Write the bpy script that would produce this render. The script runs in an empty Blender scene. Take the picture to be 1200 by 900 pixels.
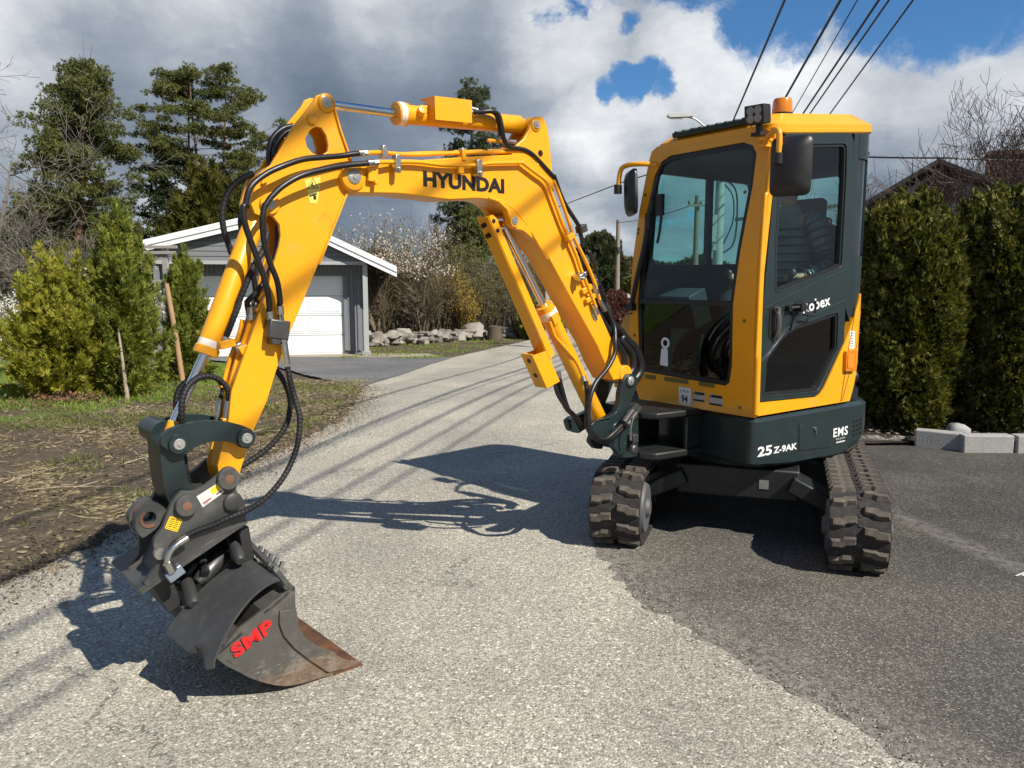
import bpy, bmesh, math, random
import numpy as np
from mathutils import Vector, Matrix
from mathutils.geometry import tessellate_polygon
random.seed(7)
rng = np.random.default_rng(11)
R = math.radians
scene = bpy.context.scene
COL = scene.collection

# ------------------------------------------------------------------ camera
cam_data = bpy.data.cameras.new('camera')
cam_data.sensor_width = 36.0
cam_data.lens = 27.18
cam_data.clip_start = 0.05
cam_data.clip_end = 3000
cam = bpy.data.objects.new('camera', cam_data)
COL.objects.link(cam)
cam.location = (0, 0, 1.55)
cam.rotation_euler = (R(90 - 7.545), 0, 0)
scene.camera = cam

# ------------------------------------------------------------------ light, sky, exposure
SUN_EL, SUN_AZ = 45.0, -40.0                 # azimuth counted from +x towards +y
sun_dir = Vector((math.cos(R(SUN_AZ)) * math.cos(R(SUN_EL)), math.sin(R(SUN_AZ)) * math.cos(R(SUN_EL)), math.sin(R(SUN_EL))))
sd = bpy.data.lights.new('sun', 'SUN')
sd.energy = 5.0
sd.angle = R(0.53)
sd.color = (1.0, 0.94, 0.84)
so = bpy.data.objects.new('sun', sd)
COL.objects.link(so)
so.rotation_euler = (-sun_dir).to_track_quat('-Z', 'Y').to_euler()
so.location = (20, -15, 30)
scene.view_settings.view_transform = 'Standard'
scene.view_settings.look = 'None'
scene.view_settings.exposure = 0.45
scene.view_settings.gamma = 1.0
scene.cycles.max_bounces = 8
scene.cycles.transparent_max_bounces = 24
scene.cycles.use_denoising = True

world = bpy.data.worlds.new('World')
scene.world = world
world.use_nodes = True
NT = world.node_tree


class G:
    """small helper for building node graphs"""
    def __init__(self, nt):
        self.nt = nt

    def n(self, t, **kw):
        nd = self.nt.nodes.new(t)
        for k, v in kw.items():
            if k.startswith('i_'):
                key = k[2:]
                key = int(key) if key.isdigit() else key.replace('_', ' ')
                self.put(nd.inputs[key], v)
            else:
                setattr(nd, k, v)
        return nd

    def put(self, sock, v):
        if isinstance(v, bpy.types.NodeSocket):
            self.nt.links.new(v, sock)
        elif isinstance(v, bpy.types.Node):
            self.nt.links.new(v.outputs[0], sock)
        else:
            if sock.type == 'RGBA' and not isinstance(v, (int, float)) and len(v) == 3:
                v = (*v, 1)
            sock.default_value = v

    def m(self, op, a, b=None, c=None, clamp=False):
        nd = self.nt.nodes.new('ShaderNodeMath')
        nd.operation = op
        nd.use_clamp = clamp
        for i, v in enumerate((a, b, c)):
            if v is not None:
                self.put(nd.inputs[i], v)
        return nd.outputs[0]

    def v(self, op, a, b=None):
        nd = self.nt.nodes.new('ShaderNodeVectorMath')
        nd.operation = op
        self.put(nd.inputs[0], a)
        if b is not None:
            self.put(nd.inputs['Scale' if op == 'SCALE' else 1], b)
        return nd.outputs['Value' if op in ('DOT_PRODUCT', 'LENGTH') else 'Vector']

    def mix(self, f, a, b, blend='MIX'):
        nd = self.nt.nodes.new('ShaderNodeMix')
        nd.data_type = 'RGBA'
        nd.blend_type = blend
        self.put(nd.inputs['Factor'], f)
        self.put(nd.inputs[6], a)
        self.put(nd.inputs[7], b)
        return nd.outputs[2]

    def ramp(self, f, stops, interp='LINEAR'):
        nd = self.nt.nodes.new('ShaderNodeValToRGB')
        nd.color_ramp.interpolation = interp
        el = nd.color_ramp.elements
        while len(el) < len(stops):
            el.new(0.5)
        for e, (p, c) in zip(el, stops):
            e.position = p
            e.color = (c, c, c, 1) if isinstance(c, (int, float)) else (*c, 1)
        self.put(nd.inputs[0], f)
        return nd.outputs[0]

    def rng(self, f, a, b, c=0.0, d=1.0, smooth=True):
        nd = self.nt.nodes.new('ShaderNodeMapRange')
        nd.interpolation_type = 'SMOOTHSTEP' if smooth else 'LINEAR'
        self.put(nd.inputs[0], f)
        for i, x in enumerate((a, b, c, d)):
            nd.inputs[i + 1].default_value = x
        return nd.outputs[0]

    def noise(self, vec, scale, detail=4, rough=0.55, dist=0.0, w=None):
        nd = self.nt.nodes.new('ShaderNodeTexNoise')
        if vec is not None:
            self.put(nd.inputs['Vector'], vec)
        nd.inputs['Scale'].default_value = scale
        nd.inputs['Detail'].default_value = detail
        nd.inputs['Roughness'].default_value = rough
        nd.inputs['Distortion'].default_value = dist
        return nd


def build_sky():
    g = G(NT)
    NT.nodes.clear()
    out = g.n('ShaderNodeOutputWorld')
    sky = g.n('ShaderNodeTexSky', sky_type='NISHITA', sun_disc=False)
    sky.sun_elevation = R(SUN_EL)
    sky.sun_rotation = R(90 - SUN_AZ)
    sky.air_density = 1.0
    sky.dust_density = 0.3
    sky.ozone_density = 2.5
    deep = g.mix(1.0, sky.outputs[0], (0.46, 0.78, 1.05), 'MULTIPLY')
    bg1 = g.n('ShaderNodeBackground', i_Color=deep, i_Strength=0.08)
    d = g.n('ShaderNodeTexCoord').outputs['Generated']
    sep = g.n('ShaderNodeSeparateXYZ', i_0=d)
    z = g.m('MAXIMUM', sep.outputs[2], 0.0)
    den = g.m('ADD', z, 0.22)
    pl = g.n('ShaderNodeCombineXYZ', i_0=g.m('DIVIDE', sep.outputs[0], den), i_1=g.m('DIVIDE', sep.outputs[1], den), i_2=z).outputs[0]
    warp = g.noise(pl, 1.6, 5, 0.6)
    wv = g.v('SCALE', g.v('SUBTRACT', warp.outputs['Color'], (0.5, 0.5, 0.5)), 0.35)
    pw = g.v('ADD', pl, wv)
    big = g.noise(pw, 1.15, 7, 0.6).outputs[0]
    dwarp = g.v('NORMALIZE', g.v('ADD', d, g.v('SCALE', g.v('SUBTRACT', g.noise(d, 7.0, 6, 0.62).outputs['Color'], (0.5, 0.5, 0.5)), 0.11)))

    def blob(c, r_in, r_out):
        cv = Vector(c).normalized()
        return g.rng(g.v('DOT_PRODUCT', dwarp, tuple(cv)), math.cos(R(r_out)), math.cos(R(r_in)))

    def blobs(lst):
        acc = None
        for c, a, b, s in lst:
            t = g.m('MULTIPLY', blob(c, a, b), s)
            acc = t if acc is None else g.m('MAXIMUM', acc, t)
        return acc
    # broken cloud: towards the horizon the heaps close up, overhead more blue shows between them
    cover = g.rng(g.m('SUBTRACT', big, g.m('MULTIPLY', g.rng(z, 0.36, 0.62), 0.22)), 0.30, 0.42)
    holes = blobs(SKY_HOLES)
    cover = g.m('MULTIPLY', cover, g.m('SUBTRACT', 1.0, holes), clamp=True)
    edge = g.noise(dwarp, 15.0, 10, 0.72).outputs[0]
    cover = g.rng(g.m('ADD', cover, g.m('MULTIPLY', g.m('SUBTRACT', edge, 0.5), 1.7)), 0.12, 0.78)
    # light and shade inside the cloud deck
    tex = g.noise(g.v('ADD', pw, (3.1, 1.7, 0.4)), 1.7, 9, 0.62).outputs[0]
    fine = g.noise(dwarp, 9.0, 8, 0.62).outputs[0]
    puff = g.noise(g.v('ADD', dwarp, (5.2, 1.1, 0.3)), 4.2, 8, 0.58).outputs[0]
    lum = g.m('ADD', g.m('MULTIPLY', tex, 0.46), g.m('ADD', g.m('MULTIPLY', fine, 0.22), g.m('MULTIPLY', puff, 0.32)))
    lum = g.m('ADD', lum, g.m('MULTIPLY', blobs(SKY_BRIGHT), 0.24))
    lum = g.m('SUBTRACT', lum, g.m('MULTIPLY', blobs(SKY_DARK), 0.17))
    col = g.ramp(lum, [(0.22, (0.100, 0.132, 0.178)), (0.40, (0.172, 0.208, 0.262)), (0.53, (0.272, 0.308, 0.358)), (0.66, (0.455, 0.480, 0.515)), (0.80, (0.70, 0.715, 0.73))])
    bg2 = g.n('ShaderNodeBackground', i_Color=col, i_Strength=1.0)
    mx = g.n('ShaderNodeMixShader', i_0=cover)
    NT.links.new(bg1.outputs[0], mx.inputs[1])
    NT.links.new(bg2.outputs[0], mx.inputs[2])
    NT.links.new(mx.outputs[0], out.inputs[0])


# openings and brighter or darker masses of the cloud deck, as directions: (vector, inner deg, outer deg, amount)
SKY_HOLES = [((0.120, 1, 0.236), 0.1, 1.7, 0.85), ((0.146, 1, 0.246), 0.1, 1.8, 1.0), ((0.172, 1, 0.247), 0.1, 1.9, 1.0), ((0.196, 1, 0.238), 0.1, 1.5, 0.85), ((0.158, 1, 0.238), 0.1, 1.8, 1.0), ((0.158, 1, 0.328), 0.1, 1.1, 0.75), ((0.150, 1, 0.318), 0.1, 1.0, 0.7), ((0.33, 1, 0.36), 2.0, 6.0, 1.0), ((0.50, 1, 0.37), 3.0, 6.5, 1.0), ((0.24, 1, 0.40), 2.5, 5.0, 1.0), ((0.66, 1, 0.42), 4, 8, 1.0),
             ((0.14, 1, 0.03), 0.5, 2.0, 0.5), ((0.20, 1, 0.02), 0.5, 1.6, 0.5), ((-0.9, -0.6, 0.5), 6, 13, 1.0), ((0.7, -0.5, 0.7), 8, 16, 1.0)]
SKY_BRIGHT = [((0.30, 1, 0.285), 3, 9, 1.0), ((0.42, 1, 0.285), 2, 9, 0.85), ((0.60, 1, 0.26), 3, 9, 0.9), ((0.14, 1, 0.19), 1, 6, 0.9), ((-0.66, 1, 0.36), 2, 9, 0.8), ((-0.42, 1, 0.36), 2, 8, 0.75), ((-0.15, 1, 0.345), 1, 7, 0.7), ((0.06, 1, 0.32), 1, 7, 0.65), ((-0.3, 1, 0.17), 1, 4, 0.35),
              ((0.12, 1, 0.09), 1, 4, 0.6), ((-0.42, 1, 0.09), 1, 4, 0.7)]
SKY_DARK = [((-0.10, 1, 0.235), 1, 7, 0.7), ((-0.22, 1, 0.12), 2, 9, 1.0), ((-0.45, 1, 0.24), 1, 7, 0.6), ((0.53, 1, 0.16), 1, 8, 0.7), ((0.16, 1, 0.13), 1, 4, 0.5)]
build_sky()

# ------------------------------------------------------------------ materials
MATS = {}


def new_mat(name):
    m = bpy.data.materials.new(name)
    m.use_nodes = True
    m.node_tree.nodes.clear()
    g = G(m.node_tree)
    out = g.n('ShaderNodeOutputMaterial')
    MATS[name] = m
    return m, g, out


def simple(name, col, rough=0.5, metal=0.0, var=0.12, scale=6.0, bump=0.0, bscale=60.0, spec=0.5, coat=0.0, dust=0.0, dustcol=(0.25, 0.21, 0.16), rvar=0.12):
    m, g, out = new_mat(name)
    co = g.n('ShaderNodeTexCoord').outputs['Object']
    nz = g.noise(co, scale, 5, 0.6).outputs[0]
    base = g.mix(nz, tuple(c * (1 - var) for c in col), tuple(min(1, c * (1 + var)) for c in col))
    if dust:
        dn = g.rng(g.noise(co, scale * 2.3, 8, 0.7).outputs[0], 0.45, 0.75)
        base = g.mix(g.m('MULTIPLY', dn, dust), base, dustcol)
    rn = g.m('ADD', g.m('MULTIPLY', g.noise(co, scale * 3, 4, 0.6).outputs[0], rvar * 2), rough - rvar)
    b = g.n('ShaderNodeBsdfPrincipled', i_Base_Color=base, i_Roughness=rn, i_Metallic=metal)
    b.inputs['Specular IOR Level'].default_value = spec
    if coat:
        b.inputs['Coat Weight'].default_value = coat
        b.inputs['Coat Roughness'].default_value = 0.12
    if bump:
        bp = g.n('ShaderNodeBump', i_Strength=bump, i_Distance=0.01, i_Height=g.noise(co, bscale, 4, 0.6).outputs[0])
        g.put(b.inputs['Normal'], bp.outputs[0])
    m.node_tree.links.new(b.outputs[0], out.inputs[0])
    return m




def yellow_mat():
    """machine yellow: dust film, greasy smudges, stone chips and fine scratches"""
    m, g, out = new_mat('yellow_paint')
    co = g.n('ShaderNodeTexCoord').outputs['Object']
    n1 = g.noise(co, 4, 5, 0.6).outputs[0]
    base = g.mix(n1, (0.76, 0.318, 0.005), (0.87, 0.385, 0.006))
    dust = g.rng(g.noise(co, 7, 9, 0.7).outputs[0], 0.48, 0.78)
    base = g.mix(g.m('MULTIPLY', dust, 0.30), base, (0.42, 0.27, 0.10))
    smudge = g.rng(g.noise(co, 2.6, 9, 0.68, 0.6).outputs[0], 0.60, 0.76)
    base = g.mix(g.m('MULTIPLY', smudge, 0.38), base, (0.22, 0.10, 0.012))
    mp = g.n('ShaderNodeMapping', i_Vector=co)
    mp.inputs['Scale'].default_value = (70, 12, 9)
    mp.inputs['Rotation'].default_value = (0, R(35), R(10))
    scr = g.rng(g.noise(mp.outputs[0], 1.0, 5, 0.6).outputs[0], 0.70, 0.74)
    base = g.mix(g.m('MULTIPLY', scr, 0.35), base, (0.30, 0.14, 0.02))
    chip = g.m('MULTIPLY', g.rng(g.noise(co, 55, 4, 0.6).outputs[0], 0.745, 0.77), g.rng(g.noise(co, 3.3, 3).outputs[0], 0.45, 0.6))
    base = g.mix(g.m('MULTIPLY', chip, 0.8), base, (0.05, 0.035, 0.02))
    rough = g.m('ADD', g.m('MULTIPLY', dust, 0.22), g.m('ADD', 0.30, g.m('MULTIPLY', n1, 0.1)))
    b = g.n('ShaderNodeBsdfPrincipled', i_Base_Color=base, i_Roughness=rough)
    b.inputs['Coat Weight'].default_value = 0.15
    b.inputs['Coat Roughness'].default_value = 0.15
    m.node_tree.links.new(b.outputs[0], out.inputs[0])
    return m


YEL = yellow_mat()
GRN = simple('charcoal_green_paint', (0.012, 0.0235, 0.025), 0.36, var=0.12, coat=0.15, dust=0.12, dustcol=(0.07, 0.07, 0.065), scale=4)
GREY = simple('dark_grey_steel_paint', (0.060, 0.060, 0.057), 0.5, var=0.25, dust=0.5, dustcol=(0.14, 0.128, 0.112), scale=9, bump=0.15, bscale=90)
BLACK = simple('black_plastic', (0.012, 0.012, 0.013), 0.45, var=0.2, dust=0.12, dustcol=(0.06, 0.055, 0.05))
HOSE = simple('hose_rubber', (0.010, 0.010, 0.011), 0.40, var=0.3, scale=40, dust=0.12, dustcol=(0.05, 0.045, 0.04))
SPIRAL = simple('spiral_guard', (0.014, 0.014, 0.015), 0.58, var=0.3, scale=40, spec=0.35)
RUBBER = simple('track_rubber', (0.075, 0.064, 0.052), 0.85, var=0.3, scale=14, dust=0.6, dustcol=(0.20, 0.168, 0.13), bump=0.3, bscale=120)
RUBBER_D = simple('track_rubber_dark', (0.020, 0.018, 0.017), 0.8, var=0.3, scale=14, dust=0.4, dustcol=(0.10, 0.082, 0.064))
UNDER = simple('undercarriage_black', (0.008, 0.010, 0.010), 0.5, var=0.3, dust=0.25, dustcol=(0.05, 0.045, 0.038))
SHADE = simple('cavity_shade_steel', (0.020, 0.020, 0.020), 0.5, var=0.3, dust=0.3, dustcol=(0.07, 0.062, 0.052))  # tilt frame steel, darkened so its colour carries the cavity's shade
SHEET = simple('flap_rubber', (0.042, 0.043, 0.044), 0.55, var=0.25, scale=7, dust=0.35, dustcol=(0.11, 0.105, 0.10), bump=0.2, bscale=40)
CHROME = simple('chrome', (0.72, 0.73, 0.74), 0.12, metal=1.0, var=0.05, rvar=0.05)
STEEL = simple('zinc_steel', (0.50, 0.50, 0.48), 0.34, metal=1.0, var=0.2, scale=30)
DARKSTEEL = simple('dark_steel', (0.10, 0.10, 0.10), 0.42, metal=0.7, var=0.3, scale=20)
PIN = simple('pin_steel', (0.42, 0.42, 0.40), 0.42, metal=0.6, var=0.2, scale=40)
RUSTPIN = simple('rusty_steel', (0.16, 0.075, 0.045), 0.75, var=0.4, scale=30)
WHITE = simple('white_decal', (0.78, 0.78, 0.77), 0.45, var=0.03)
LBLACK = simple('black_decal', (0.010, 0.010, 0.010), 0.4, var=0.1)
RED = simple('red_paint', (0.62, 0.012, 0.014), 0.45, var=0.1)
LABEL_Y = simple('yellow_label', (0.85, 0.55, 0.02), 0.4, var=0.04)
LABEL_P = simple('pale_yellow_label', (0.80, 0.62, 0.12), 0.4, var=0.05)
TAPE = simple('white_tape', (0.75, 0.70, 0.62), 0.6, var=0.1)
GREENSTK = simple('green_sticker', (0.03, 0.55, 0.16), 0.4, var=0.05)
GREYPL = simple('grey_trim', (0.085, 0.085, 0.088), 0.6, var=0.15)
SEATM = simple('seat_fabric', (0.020, 0.020, 0.023), 0.9, var=0.3, scale=30)
ORANGE = simple('orange_lens', (0.62, 0.19, 0.006), 0.18, var=0.25, scale=40, coat=0.6)
SKIN = simple('skin', (0.50, 0.27, 0.18), 0.55, var=0.1, scale=12)
JACKET = simple('quilted_jacket', (0.20, 0.235, 0.235), 0.36, var=0.2, scale=10, bump=0.1)
TROUSER = simple('dark_trousers', (0.016, 0.018, 0.024), 0.85, var=0.2)
HAIR = simple('hair', (0.035, 0.024, 0.016), 0.7, var=0.2)


def bucket_mat():
    m, g, out = new_mat('worn_bucket_steel')
    co = g.n('ShaderNodeTexCoord').outputs['Object']
    sep = g.n('ShaderNodeSeparateXYZ', i_0=co)
    n1 = g.noise(co, 7, 8, 0.65).outputs[0]
    n2 = g.noise(co, 26, 6, 0.7).outputs[0]
    low = g.m('ADD', g.rng(sep.outputs[2], -0.80, -0.98), g.m('MULTIPLY', g.m('SUBTRACT', n1, 0.5), 1.3))
    paint = g.mix(n2, (0.058, 0.058, 0.054), (0.115, 0.108, 0.095))
    rust = g.mix(n2, (0.090, 0.052, 0.034), (0.23, 0.165, 0.118))
    base = g.mix(g.rng(low, 0.35, 0.75), paint, rust)
    sc = g.n('ShaderNodeMapping', i_Vector=co)
    sc.inputs['Scale'].default_value = (5, 5, 60)
    sc.inputs['Rotation'].default_value = (0, R(25), 0)
    scr = g.rng(g.noise(sc.outputs[0], 3.0, 6, 0.7).outputs[0], 0.57, 0.66)
    base = g.mix(g.m('MULTIPLY', scr, g.rng(low, 0.0, 0.5)), base, (0.42, 0.385, 0.33))
    chalky = g.m('MULTIPLY', g.rng(g.noise(co, 9, 9, 0.75).outputs[0], 0.50, 0.60), g.rng(low, -0.1, 0.35))
    base = g.mix(g.m('MULTIPLY', chalky, 0.5), base, (0.26, 0.235, 0.195))
    b = g.n('ShaderNodeBsdfPrincipled', i_Base_Color=base, i_Roughness=g.m('ADD', g.m('MULTIPLY', n2, 0.4), 0.3), i_Metallic=0.25)
    bp = g.n('ShaderNodeBump', i_Strength=0.25, i_Distance=0.004, i_Height=n2)
    g.put(b.inputs['Normal'], bp.outputs[0])
    m.node_tree.links.new(b.outputs[0], out.inputs[0])
    m2, g, out = new_mat('rusty_lip_steel')
    co = g.n('ShaderNodeTexCoord').outputs['Object']
    n1 = g.noise(co, 12, 8, 0.7).outputs[0]
    base = g.ramp(n1, [(0.3, (0.05, 0.028, 0.018)), (0.5, (0.13, 0.060, 0.028)), (0.62, (0.20, 0.085, 0.03)), (0.75, (0.34, 0.16, 0.05))])
    b = g.n('ShaderNodeBsdfPrincipled', i_Base_Color=base, i_Roughness=0.55, i_Metallic=0.3)
    m2.node_tree.links.new(b.outputs[0], out.inputs[0])
    return m, m2


BUCKET, RUST = bucket_mat()


def glass_mat(name, tint, refl=0.10, body=0.0):
    m, g, out = new_mat(name)
    tr = g.n('ShaderNodeBsdfTransparent', i_Color=tint)
    gl = g.n('ShaderNodeBsdfGlossy', i_Color=(0.95, 0.97, 1.0, 1), i_Roughness=0.01)
    fr = g.n('ShaderNodeFresnel', i_IOR=1.52)
    back = g.n('ShaderNodeNewGeometry').outputs['Backfacing']
    f = g.m('ADD', g.m('MULTIPLY', fr.outputs[0], 0.8), refl, clamp=True)
    f = g.m('MULTIPLY', f, g.m('SUBTRACT', 1.0, back))
    mx = g.n('ShaderNodeMixShader', i_0=f)
    m.node_tree.links.new(tr.outputs[0], mx.inputs[1])
    m.node_tree.links.new(gl.outputs[0], mx.inputs[2])
    m.node_tree.links.new(mx.outputs[0], out.inputs[0])
    return m


GLASS = glass_mat('tinted_cab_glass', (0.78, 0.91, 0.90, 1), 0.0)
GLASS_D = glass_mat('dark_lower_glass', (0.36, 0.42, 0.40, 1), 0.02)
MIRROR = simple('mirror_glass', (0.8, 0.82, 0.84), 0.03, metal=1.0, rvar=0.02)
LENS = simple('lamp_lens', (0.24, 0.235, 0.22), 0.2, var=0.3, scale=60, coat=0.6)

# ------------------------------------------------------------------ mesh helpers
WM = {}                                       # world matrix of each object as placed


class MB:
    def __init__(self):
        self.v = []
        self.f = []
        self.mi = []

    def add(self, vs, fs, mi=0):
        o = len(self.v)
        self.v += [tuple(map(float, p)) for p in vs]
        self.f += [tuple(i + o for i in f) for f in fs]
        self.mi += [mi] * len(fs)
        return self

    def box(self, c, s, rot=None, mi=0):
        hx, hy, hz = s[0] / 2, s[1] / 2, s[2] / 2
        vs = [Vector((x * hx, y * hy, z * hz)) for x in (-1, 1) for y in (-1, 1) for z in (-1, 1)]
        if rot is not None:
            vs = [rot @ p for p in vs]
        vs = [p + Vector(c) for p in vs]
        return self.add(vs, [(0, 1, 3, 2), (4, 6, 7, 5), (0, 4, 5, 1), (2, 3, 7, 6), (0, 2, 6, 4), (1, 5, 7, 3)], mi)

    def prism(self, pts, a, b, axis='y', holes=(), mi=0, fmap=None):
        """extrude a 2-D outline (with holes); axis y: (x,z) outline, axis x: (y,z), axis z: (x,y)"""
        if fmap is None:
            fmap = {'y': lambda p, t: (p[0], t, p[1]), 'x': lambda p, t: (t, p[0], p[1]), 'z': lambda p, t: (p[0], p[1], t)}[axis]
        loops = [list(pts)] + [list(h) for h in holes]
        flat = [p for l in loops for p in l]
        tris = tessellate_polygon([[Vector((p[0], p[1], 0)) for p in l] for l in loops])
        n = len(flat)
        vs = [fmap(p, a) for p in flat] + [fmap(p, b) for p in flat]
        fs = []
        for t in tris:
            fs.append(tuple(t))
            fs.append(tuple(i + n for i in reversed(t)))
        o = 0
        for l in loops:
            k = len(l)
            for i in range(k):
                j = (i + 1) % k
                fs.append((o + i, o + j, n + o + j, n + o + i))
            o += k
        return self.add(vs, fs, mi)

    def ribbon(self, path, y0, y1, th, mi=0, closed=False):
        """a strip of plate following a 2-D path in (x,z), spanning y0..y1, thickness th"""
        p = [Vector((q[0], q[1])) for q in path]
        n = len(p)
        off = []
        for i in range(n):
            a = p[i - 1] if (i > 0 or closed) else p[i]
            b = p[(i + 1) % n] if (i < n - 1 or closed) else p[i]
            d = (b - a)
            d = d.normalized() if d.length > 1e-9 else Vector((1, 0))
            off.append(Vector((-d.y, d.x)) * th / 2)
        vs = []
        for q, o in zip(p, off):
            for y in (y0, y1):
                vs.append((q.x + o.x, y, q.y + o.y))
                vs.append((q.x - o.x, y, q.y - o.y))
        fs = []
        rngi = range(n) if closed else range(n - 1)
        for i in rngi:
            a, b = i * 4, ((i + 1) % n) * 4
            fs += [(a, b, b + 2, a + 2), (a + 1, a + 3, b + 3, b + 1), (a, a + 1, b + 1, b), (a + 2, b + 2, b + 3, a + 3)]
        if not closed:
            e = (n - 1) * 4
            fs += [(0, 2, 3, 1), (e, e + 1, e + 3, e + 2)]
        return self.add(vs, fs, mi)

    def cyl(self, p0, p1, r0, r1=None, n=20, cap=True, mi=0):
        r1 = r0 if r1 is None else r1
        p0, p1 = Vector(p0), Vector(p1)
        d = (p1 - p0).normalized()
        u = d.orthogonal().normalized()
        w = d.cross(u)
        vs = []
        for p, r in ((p0, r0), (p1, r1)):
            for i in range(n):
                a = 2 * math.pi * i / n
                vs.append(p + (u * math.cos(a) + w * math.sin(a)) * r)
        fs = [(i, (i + 1) % n, n + (i + 1) % n, n + i) for i in range(n)]
        if cap:
            fs += [tuple(reversed(range(n))), tuple(range(n, 2 * n))]
        return self.add(vs, fs, mi)

    def lathe(self, base, axis, prof, n=24, mi=0):
        """prof: list of (distance along axis, radius)"""
        base = Vector(base)
        d = Vector(axis).normalized()
        u = d.orthogonal().normalized()
        w = d.cross(u)
        vs = []
        for t, r in prof:
            for i in range(n):
                a = 2 * math.pi * i / n
                vs.append(base + d * t + (u * math.cos(a) + w * math.sin(a)) * r)
        fs = []
        for k in range(len(prof) - 1):
            for i in range(n):
                j = (i + 1) % n
                fs.append((k * n + i, k * n + j, (k + 1) * n + j, (k + 1) * n + i))
        fs.append(tuple(reversed(range(n))))
        e = (len(prof) - 1) * n
        fs.append(tuple(range(e, e + n)))
        return self.add(vs, fs, mi)

    def tube(self, path, r, n=8, cap=True, mi=0, rad=None):
        P = [Vector(p) for p in path]
        m = len(P)
        T = []
        for i in range(m):
            d = P[min(i + 1, m - 1)] - P[max(i - 1, 0)]
            T.append(d.normalized() if d.length > 1e-9 else Vector((0, 0, 1)))
        u = T[0].orthogonal().normalized()
        vs = []
        for i in range(m):
            u = (u - T[i] * u.dot(T[i]))
            u = u.normalized() if u.length > 1e-6 else T[i].orthogonal().normalized()
            w = T[i].cross(u)
            rr = r if rad is None else rad[i]
            for k in range(n):
                a = 2 * math.pi * k / n
                vs.append(P[i] + (u * math.cos(a) + w * math.sin(a)) * rr)
        fs = []
        for i in range(m - 1):
            for k in range(n):
                j = (k + 1) % n
                fs.append((i * n + k, i * n + j, (i + 1) * n + j, (i + 1) * n + k))
        if cap:
            fs += [tuple(reversed(range(n))), tuple(range((m - 1) * n, m * n))]
        return self.add(vs, fs, mi)

    def obj(self, name, mat, parent=None, frame=None, bevel=0.0, smooth=40, bseg=2):
        me = bpy.data.meshes.new(name)
        me.from_pydata(self.v, [], self.f)
        mats = mat if isinstance(mat, (list, tuple)) else [mat]
        for m in mats:
            me.materials.append(m)
        if len(mats) > 1:
            me.polygons.foreach_set('material_index', self.mi)
        bm = bmesh.new()
        bm.from_mesh(me)
        bmesh.ops.recalc_face_normals(bm, faces=bm.faces)
        bm.to_mesh(me)
        bm.free()
        if smooth:
            me.polygons.foreach_set('use_smooth', [True] * len(me.polygons))
            me.set_sharp_from_angle(angle=R(smooth))
        me.update()
        o = bpy.data.objects.new(name, me)
        if bevel:
            md = o.modifiers.new('bevel', 'BEVEL')
            md.width = bevel
            md.segments = bseg
            md.limit_method = 'ANGLE'
            md.angle_limit = R(35)
        return place(o, parent, frame)


def place(o, parent=None, frame=None):
    COL.objects.link(o)
    fr = frame if frame is not None else (WM[parent.name] if parent is not None else Matrix.Identity(4))
    WM[o.name] = fr.copy()
    if parent is not None:
        o.parent = parent
        o.matrix_parent_inverse = Matrix.Identity(4)
        o.matrix_basis = WM[parent.name].inverted() @ fr
    else:
        o.matrix_basis = fr
    return o


def tag(o, label=None, cat=None, group=None, kind=None):
    if label:
        o['label'] = label
    if cat:
        o['category'] = cat
    if group:
        o['group'] = group
    if kind:
        o['kind'] = kind
    return o


def empty(name, loc, rotz=0.0):
    o = bpy.data.objects.new(name, None)
    o.empty_display_size = 0.1
    return place(o, None, Matrix.Translation(loc) @ Matrix.Rotation(rotz, 4, 'Z'))


def catmull(pts, sub=6):
    P = [Vector(p) for p in pts]
    if len(P) < 3:
        return P
    P = [P[0] * 2 - P[1]] + P + [P[-1] * 2 - P[-2]]
    out = []
    for i in range(1, len(P) - 2):
        a, b, c, d = P[i - 1], P[i], P[i + 1], P[i + 2]
        for k in range(sub):
            t = k / sub
            out.append(0.5 * ((2 * b) + (c - a) * t + (2 * a - 5 * b + 4 * c - d) * t * t + (3 * b - a - 3 * c + d) * t ** 3))
    out.append(P[-2])
    return out


def resample(path, step):
    P = [Vector(p) for p in path]
    out = [P[0]]
    acc = 0.0
    for a, b in zip(P, P[1:]):
        L = (b - a).length
        if L < 1e-9:
            continue
        t = step - acc
        while t <= L:
            out.append(a + (b - a) * (t / L))
            t += step
        acc = L - (t - step)
    out.append(P[-1])
    return out


def roundp(pts, r, n=4):
    """round the corners of a 2-D polygon"""
    out = []
    k = len(pts)
    for i in range(k):
        p, a, b = Vector(pts[i]), Vector(pts[i - 1]), Vector(pts[(i + 1) % k])
        da, db = a - p, b - p
        rr = min(r, da.length * 0.45, db.length * 0.45)
        s, e = p + da.normalized() * rr, p + db.normalized() * rr
        for j in range(n + 1):
            t = j / n
            out.append(tuple(s * (1 - t) ** 2 + p * 2 * t * (1 - t) + e * t * t))
    return out


def densify(pts, step):
    out = []
    k = len(pts)
    for i in range(k):
        a, b = Vector(pts[i]), Vector(pts[(i + 1) % k])
        m = max(1, int((b - a).length / step))
        for j in range(m):
            out.append(tuple(a + (b - a) * j / m))
    return out


def circle2(c, r, n=20):
    return [(c[0] + r * math.cos(2 * math.pi * i / n), c[1] + r * math.sin(2 * math.pi * i / n)) for i in range(n)]


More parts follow.
